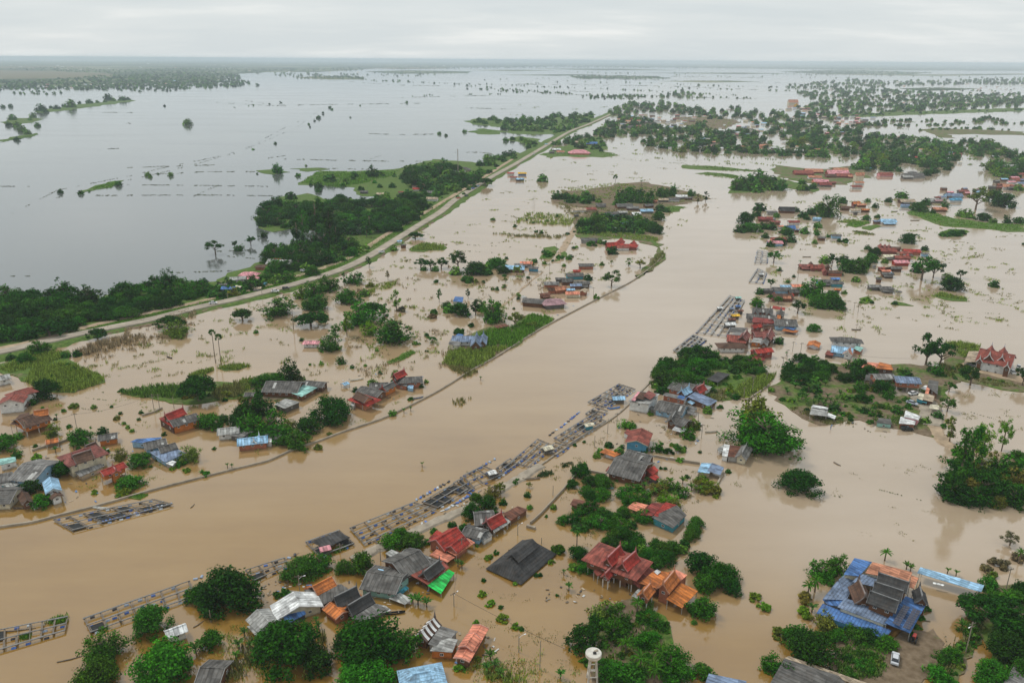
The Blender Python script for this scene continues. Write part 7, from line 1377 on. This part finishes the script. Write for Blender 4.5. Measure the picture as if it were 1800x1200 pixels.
# ------------------------------------------------------------------ woods on the plain
rw = random.Random(77); items = [(x, y, w) for x, y, w, *_ in far]
for px, n, (a, b) in (([-20,160,-20,143,60,142,120,138,210,132,330,128,420,132,425,141,450,145,420,152,330,157,160,158,60,157],1150,(3,6.5)),([0,122,60,119,150,120,190,124,330,120,450,122,640,119,640,124,400,129,200,130],700,(2.2,3.6)),([520,138,560,134,640,135,640,139],120,(2.5,4)),
   ([1360,152,1440,144,1500,140,1580,143,1700,140,1800,138,1800,148,1700,148,1600,150,1550,155,1480,158,1400,157],360,(3,6)),([1400,162,1480,160,1560,158,1640,162,1720,166,1800,165,1800,186,1720,186,1640,190,1560,188,1480,186,1420,174],620,(3.5,8)),
   ([1000,134,1060,133,1150,135,1180,138,1100,139,1020,138],220,(2.2,3.6)),([1370,127,1480,124,1640,128,1580,133,1450,131],280,(2,3.2)),([640,127,720,125,830,127,820,129,700,130],90,(2,3)),([640,118,900,115,1200,117,1500,120,1800,122,1800,124.5,1400,122,1000,119,700,122],1100,(1.6,2.6)),([0,106,600,106,1200,110,1800,115.5,1800,120,1200,115,600,113,0,113],900,(1.3,2.2)),
   ([1060,170,1100,166,1140,168,1130,172],40,(3,6)),([1003,172,1060,166,1130,173,1100,176],30,(3,5)),([820,155,930,158,1010,163,1000,166,890,162,820,157],40,(2,4.5)),([640,132,740,128,800,134,700,135],26,(2,4))):
    for x, y in scatter(px, n, rw): items.append((x, y, rw.uniform(a, b)))
for px, n, s in (([560,137,700,142,800,148,880,156,960,161,1010,166,1100,172],70,3.2),([700,170,800,166,870,166,960,160],16,2.6),([1000,165,1200,172,1330,172],30,3.4),([1120,152,1300,158,1420,160],24,3),([900,150,1000,143,1200,148],18,2.6),([1180,132,1340,136,1500,137],22,2.2),([850,140,1000,137,1150,142],16,2.2),([1450,200,1600,196,1700,193],40,6),([1455,205,1600,200,1800,194],50,5),([1180,148,1500,158,1780,160],60,3),([1010,128,1400,131,1800,137],80,2.2),([650,142,900,150,1100,158,1300,168],90,2.6),([1600,230,1700,226,1800,230],30,6),([1540,212,1640,213,1800,218],40,6),([1480,222,1640,220,1700,218],30,5),([380,193,470,183,500,180],8,3)):
    for i in range(len(px)//2-1):
        for k in range(n//(len(px)//2-1)):
            t = rw.random(); items.append((px[2*i]+(px[2*i+2]-px[2*i])*t, px[2*i+1]+(px[2*i+3]-px[2*i+1])*t+rw.uniform(-1, 1), s*rw.uniform(.5, 1.5)))
far_wood(items)
# ------------------------------------------------------------------ reeds, weeds, drift
for i, (px, n, h, c) in enumerate([
 ([80,1092,100,1086,118,1084,114,1094,88,1096],60,.6,'g'),([35,1118,50,1115,54,1122,40,1125],20,.5,'g'),([583,968,600,962,610,964,590,972],26,.5,'g'),([960,338,1000,330,1080,322,1180,330,1240,346,1190,358,1100,352,1000,350],420,1.2,'l'),([975,355,1010,362,1060,366,1150,372,1160,400,1020,395],420,1.2,'o'),([1190,207,1260,204,1300,215,1270,228,1210,226],160,1.5,'l'),
 ([45,672,60,648,100,640,135,645,182,664,180,672,130,690,95,688],700,1.8,'l'),([0,650,40,630,110,618,122,624,70,645,20,655],330,1.5,'l'),([215,692,260,680,330,678,320,700,260,700],220,1.8,'m'),([370,690,430,670,440,680,420,700,385,705],140,2.0,'o'),([332,662,355,652,376,650,360,658],60,1.4,'l'),([382,648,410,642,440,643,420,650],60,1.4,'l'),([420,672,440,668,438,685,425,688],60,1.8,'l'),
 ([680,637,700,628,725,617,730,620,705,634],60,.6,'g'),([780,640,790,618,850,612,890,612,850,640,830,648],420,1.8,'l'),([820,600,870,578,930,575,944,582,900,610,860,610],420,2.0,'g'),([910,575,935,555,972,560,965,570,940,578],170,1.8,'g'),([790,645,830,648,840,655,815,665],70,1.2,'o'),
 ([1290,700,1300,680,1340,660,1362,658,1345,680,1315,698],260,1.8,'l'),([1230,690,1270,685,1290,700,1260,705],60,1.0,'o'),([1385,715,1430,722,1470,735,1500,745,1450,745,1400,725],90,.8,'o'),([1530,735,1590,725,1600,750,1545,745],110,.6,'m'),([1668,612,1720,614,1740,640,1700,635],90,1.2,'l'),([1660,604,1690,603,1725,611,1690,613],70,1.6,'l'),([1700,660,1760,670,1790,680,1740,680],70,.7,'o'),([1655,640,1690,650,1680,665,1650,660],80,1.0,'o'),
 ([722,440,745,428,780,432,778,440],130,1.8,'l'),([900,392,930,374,1000,378,1012,385,1000,398,940,394],190,1.6,'l'),([860,411,990,414,1005,406,985,419,900,416],80,1.3,'o'),([1015,412,1060,406,1150,417,1160,425,1100,420],170,1.5,'l'),([1150,455,1167,440,1168,452,1140,478],50,1.5,'o'),
 ([530,322,560,302,620,303,700,300,690,310,640,322,600,330],900,1.6,'g'),([455,398,470,362,500,350,490,370,480,400],320,1.6,'g'),([340,545,440,518,525,496,600,470,700,412,740,386,800,350,790,350,700,405,600,462,520,488,440,510,345,535],1500,1.2,'g'),([100,600,225,568,345,542,340,538,225,563,100,594],700,1.1,'g'),([690,430,730,400,790,360,860,318,900,296,895,300,850,328,790,368,735,408],500,1.0,'l'),
 ([1595,375,1615,366,1680,386,1740,393,1800,396,1800,406,1770,407,1720,401,1660,396],330,1.0,'g'),([1650,413,1670,404,1700,406,1690,414],80,1.2,'g'),([1485,395,1510,389,1530,392,1505,399],60,1,'g'),([1470,390,1500,386,1520,392,1490,392],50,1,'l'),([1498,406,1520,408,1538,413,1515,411],50,1,'o'),([1640,520,1655,515,1700,525,1695,529],70,1.2,'l'),([1225,306,1245,303,1300,310,1290,314],60,1.2,'m'),([1200,290,1260,293,1350,302,1270,300],70,1.2,'m'),
 ([950,272,985,262,1080,270,1085,274,1000,275],90,1,'g'),([820,215,900,215,960,215,890,222],80,1,'g'),([820,233,850,227,890,233],50,1,'g'),([160,333,195,320,218,318,195,330],70,1.4,'g'),([1155,368,1185,363,1205,365,1190,372],60,.5,'g'),([0,248,30,241,65,235,60,240,20,247],60,1,'m'),([228,873,240,868,260,870,245,877],60,.4,'g'),
 ([290,560,320,545,345,548,330,560],40,1.6,'b'),([130,620,180,600,250,590,260,595,200,612,150,625],110,2.0,'b'),([640,520,660,500,700,495,690,505],60,1.2,'l'),([795,700,830,700,800,720],16,1,'o'),([600,520,640,508,650,515,620,525],30,1.4,'b'),
 ([400,1170,440,1120,470,1110,460,1150,430,1190,400,1200],60,1.2,'o'),([530,1140,570,1110,575,1150,560,1180],46,1.4,'o'),([640,1205,700,1190,720,1205],30,1,'o'),([850,1165,900,1190,930,1200,900,1205,855,1195],30,1.2,'l'),([940,840,960,828,975,830,960,838],40,.5,'d'),([985,815,1005,812,1010,818,990,822],24,.4,'d'),
 ([1465,1165,1490,1130,1560,1135,1550,1190,1480,1200],220,.9,'m'),([1640,1190,1690,1120,1720,1090,1730,1110,1690,1160,1660,1200],80,1.0,'o'),([1090,1070,1140,1060,1180,1150,1150,1190,1060,1200,1070,1130],150,1.0,'m')]):
    reeds(px, n, h, c, 'reeds', i+3)
weeds([[20,376,100,335,240,307,280,297,400,272,440,258,500,225,545,205,560,195],[100,348,170,330,300,300,420,268,520,225,548,205],[170,344,350,343,520,345],[222,325,330,326,470,328],[260,307,360,302,450,302],[0,328,60,328],[225,295,380,290],[330,350,385,325],[470,278,520,272],[500,280,640,283,740,284],[650,280,668,274],[560,296,660,298],[380,180,470,186,520,185,640,183,740,182],[430,177,520,190],[215,217,240,217],[190,262,215,261],[180,198,240,198],[390,450,450,455],[380,442,440,440],[230,508,320,505],[20,486,60,486],[300,480,420,476],[650,235,700,237,760,236],[820,190,900,192],[560,140,700,150,830,152],[700,172,760,170,860,168],[830,155,960,163,1120,175],[1000,160,1240,172,1330,174],[900,148,1200,152,1330,158],[1080,140,1300,143,1460,150],[1130,134,1340,137],[860,272,910,272],[800,268,840,268,880,272]], seed=4, dens=.8, w=.75)
weeds([[740,395,760,372,790,360],[800,430,850,432,900,435],[860,352,900,330],[775,400,800,392],[840,395,860,380],[790,440,870,445],[880,392,990,415],[870,325,900,318],[980,330,1060,332,1120,334],[1060,270,1100,280,1230,290],[1100,315,1150,320],[1020,300,1080,303],[1090,318,1130,305],[1180,282,1230,284],[1200,318,1222,305],[945,302,990,300],[1190,345,1260,350],[1330,340,1290,335],[690,460,760,462,800,465],[780,620,760,640],[640,690,690,700],[1140,760,1120,748],[1180,745,1200,755],[1200,770,1240,775],[1370,700,1400,705],[1360,792,1380,780],[1630,740,1600,752],[1540,860,1620,880],[1460,870,1480,875],[1500,750,1560,770],[1700,530,1790,525],[1655,548,1760,552],[1660,558,1720,560],[1620,452,1700,458],[1660,450,1690,445],[1560,640,1620,650],[120,715,190,725],[150,700,200,705],[180,690,220,695],[200,740,240,760],[480,760,520,740],[600,700,560,690],[420,720,470,715],[1480,410,1530,415],[1500,425,1600,430],[1600,330,1560,335],[820,830,850,840]], 'floating_weeds', 8, (.15, .15, .06), .35, .45)
weeds([[1690,720,1740,735,1780,745],[1740,760,1790,770],[1730,1105,1760,1110],[1650,1090,1665,1130],[990,1055,1000,1035],[845,1000,862,985],[680,1100,700,1095],[1200,1150,1190,1140],[930,1120,940,1130]], 'floating_weeds', 12, (.14, .13, .06), .25, .35)
def log(x0, y0, x1, y1, label, r=.16):
    o = link('driftwood', MB().tube([P(x0, y0, .1), P((x0+x1)/2, (y0+y1)/2+.6, .16), P(x1, y1, .1)], [r, r*.85, r*.5], 6).mesh('driftwood', M['wood'])); tag(o, label, 'driftwood')
log(0, 1110, 63, 1103, 'long pale floating pole near the lower left raft'); log(100, 1163, 145, 1152, 'floating pole pointing at the lower left bushy tree'); log(1466, 812, 1478, 818, 'short drifting branch left of the lone rain tree', .3); log(340, 1102, 358, 1090, 'pale pole slanting behind the small white shed'); log(335, 892, 342, 885, 'thin drifting stick below the flood wall')
for i, (px, n, h, c) in enumerate((([130,640,330,575,520,505,700,430,760,400,800,480,760,620,640,690,440,700,380,650,200,680],85,1.1,'l'),([130,640,330,575,520,505,700,430,760,400,800,480,760,620,640,690,440,700,380,650,200,680],55,.8,'o'),([700,430,860,320,960,280,1200,290,1280,340,1170,440,1000,540,800,650,740,620],120,.9,'l'),([700,430,860,320,960,280,1200,290,1280,340,1170,440,1000,540,800,650,740,620],65,.7,'o'),
    ([100,700,420,690,760,700,560,770,400,820,140,880,60,800],60,.8,'l'),([560,500,760,470,1000,440,980,540,820,640,640,660],90,1.3,'b'),([1000,730,1280,690,1360,800,1240,900,1100,1000,960,900],70,.8,'o'),([1220,640,1380,640,1360,690,1240,740],14,.7,'o'),([1300,420,1780,400,1790,560,1500,600,1400,560],120,.9,'l'),([1300,420,1780,400,1790,560,1500,600,1400,560],70,.7,'o'),([1290,360,1700,340,1700,400,1300,430],90,.9,'l'),([1460,760,1640,760,1660,1000,1480,960],9,.5,'o'),([800,960,1020,940,1000,1190,820,1190,700,1110],34,.6,'o'),([360,1100,460,1100,560,1190,380,1190],40,1.2,'l'),([830,1160,1010,1180,1000,1200,840,1200],26,1.2,'l'),([1640,690,1800,690,1800,800,1660,790],22,.7,'o'),([1180,170,1800,200,1800,290,1200,290],120,1.6,'m'),([880,180,1400,200,1400,300,960,290],80,1.4,'l'),([200,560,345,540,330,580,150,640],60,1.5,'b'),([150,1120,420,1150,330,1190,150,1190],26,.5,'o'))):
    clumps(px, n, h, c, 300+i)
debris([560,1045,640,1010,720,1000,790,1040,700,1080,600,1100], 70, 1); debris([380,1045,470,1020,560,1030,560,1050,420,1065], 60, 2); debris([800,930,900,890,930,900,850,960], 30, 3); debris([1080,740,1240,690,1260,740,1150,860,1060,800], 90, 4); debris([960,1030,1140,1040,1120,1060,960,1060], 26, 5); debris([740,1120,860,1090,880,1160,800,1180], 36, 6); debris([40,750,230,760,320,830,120,900,0,890], 60, 7); debris([600,660,760,650,720,720,620,720], 40, 8); debris([900,480,1060,480,1060,560,900,550], 50, 9); debris([1260,560,1420,530,1400,640,1280,630], 60, 10); debris([1420,700,1660,690,1650,770,1440,750], 80, 11); debris([650,960,800,900,880,860,860,850,760,905,640,950], 70, 12); debris([1430,1080,1640,1060,1640,1130,1480,1140], 40, 13)
finish_labels()
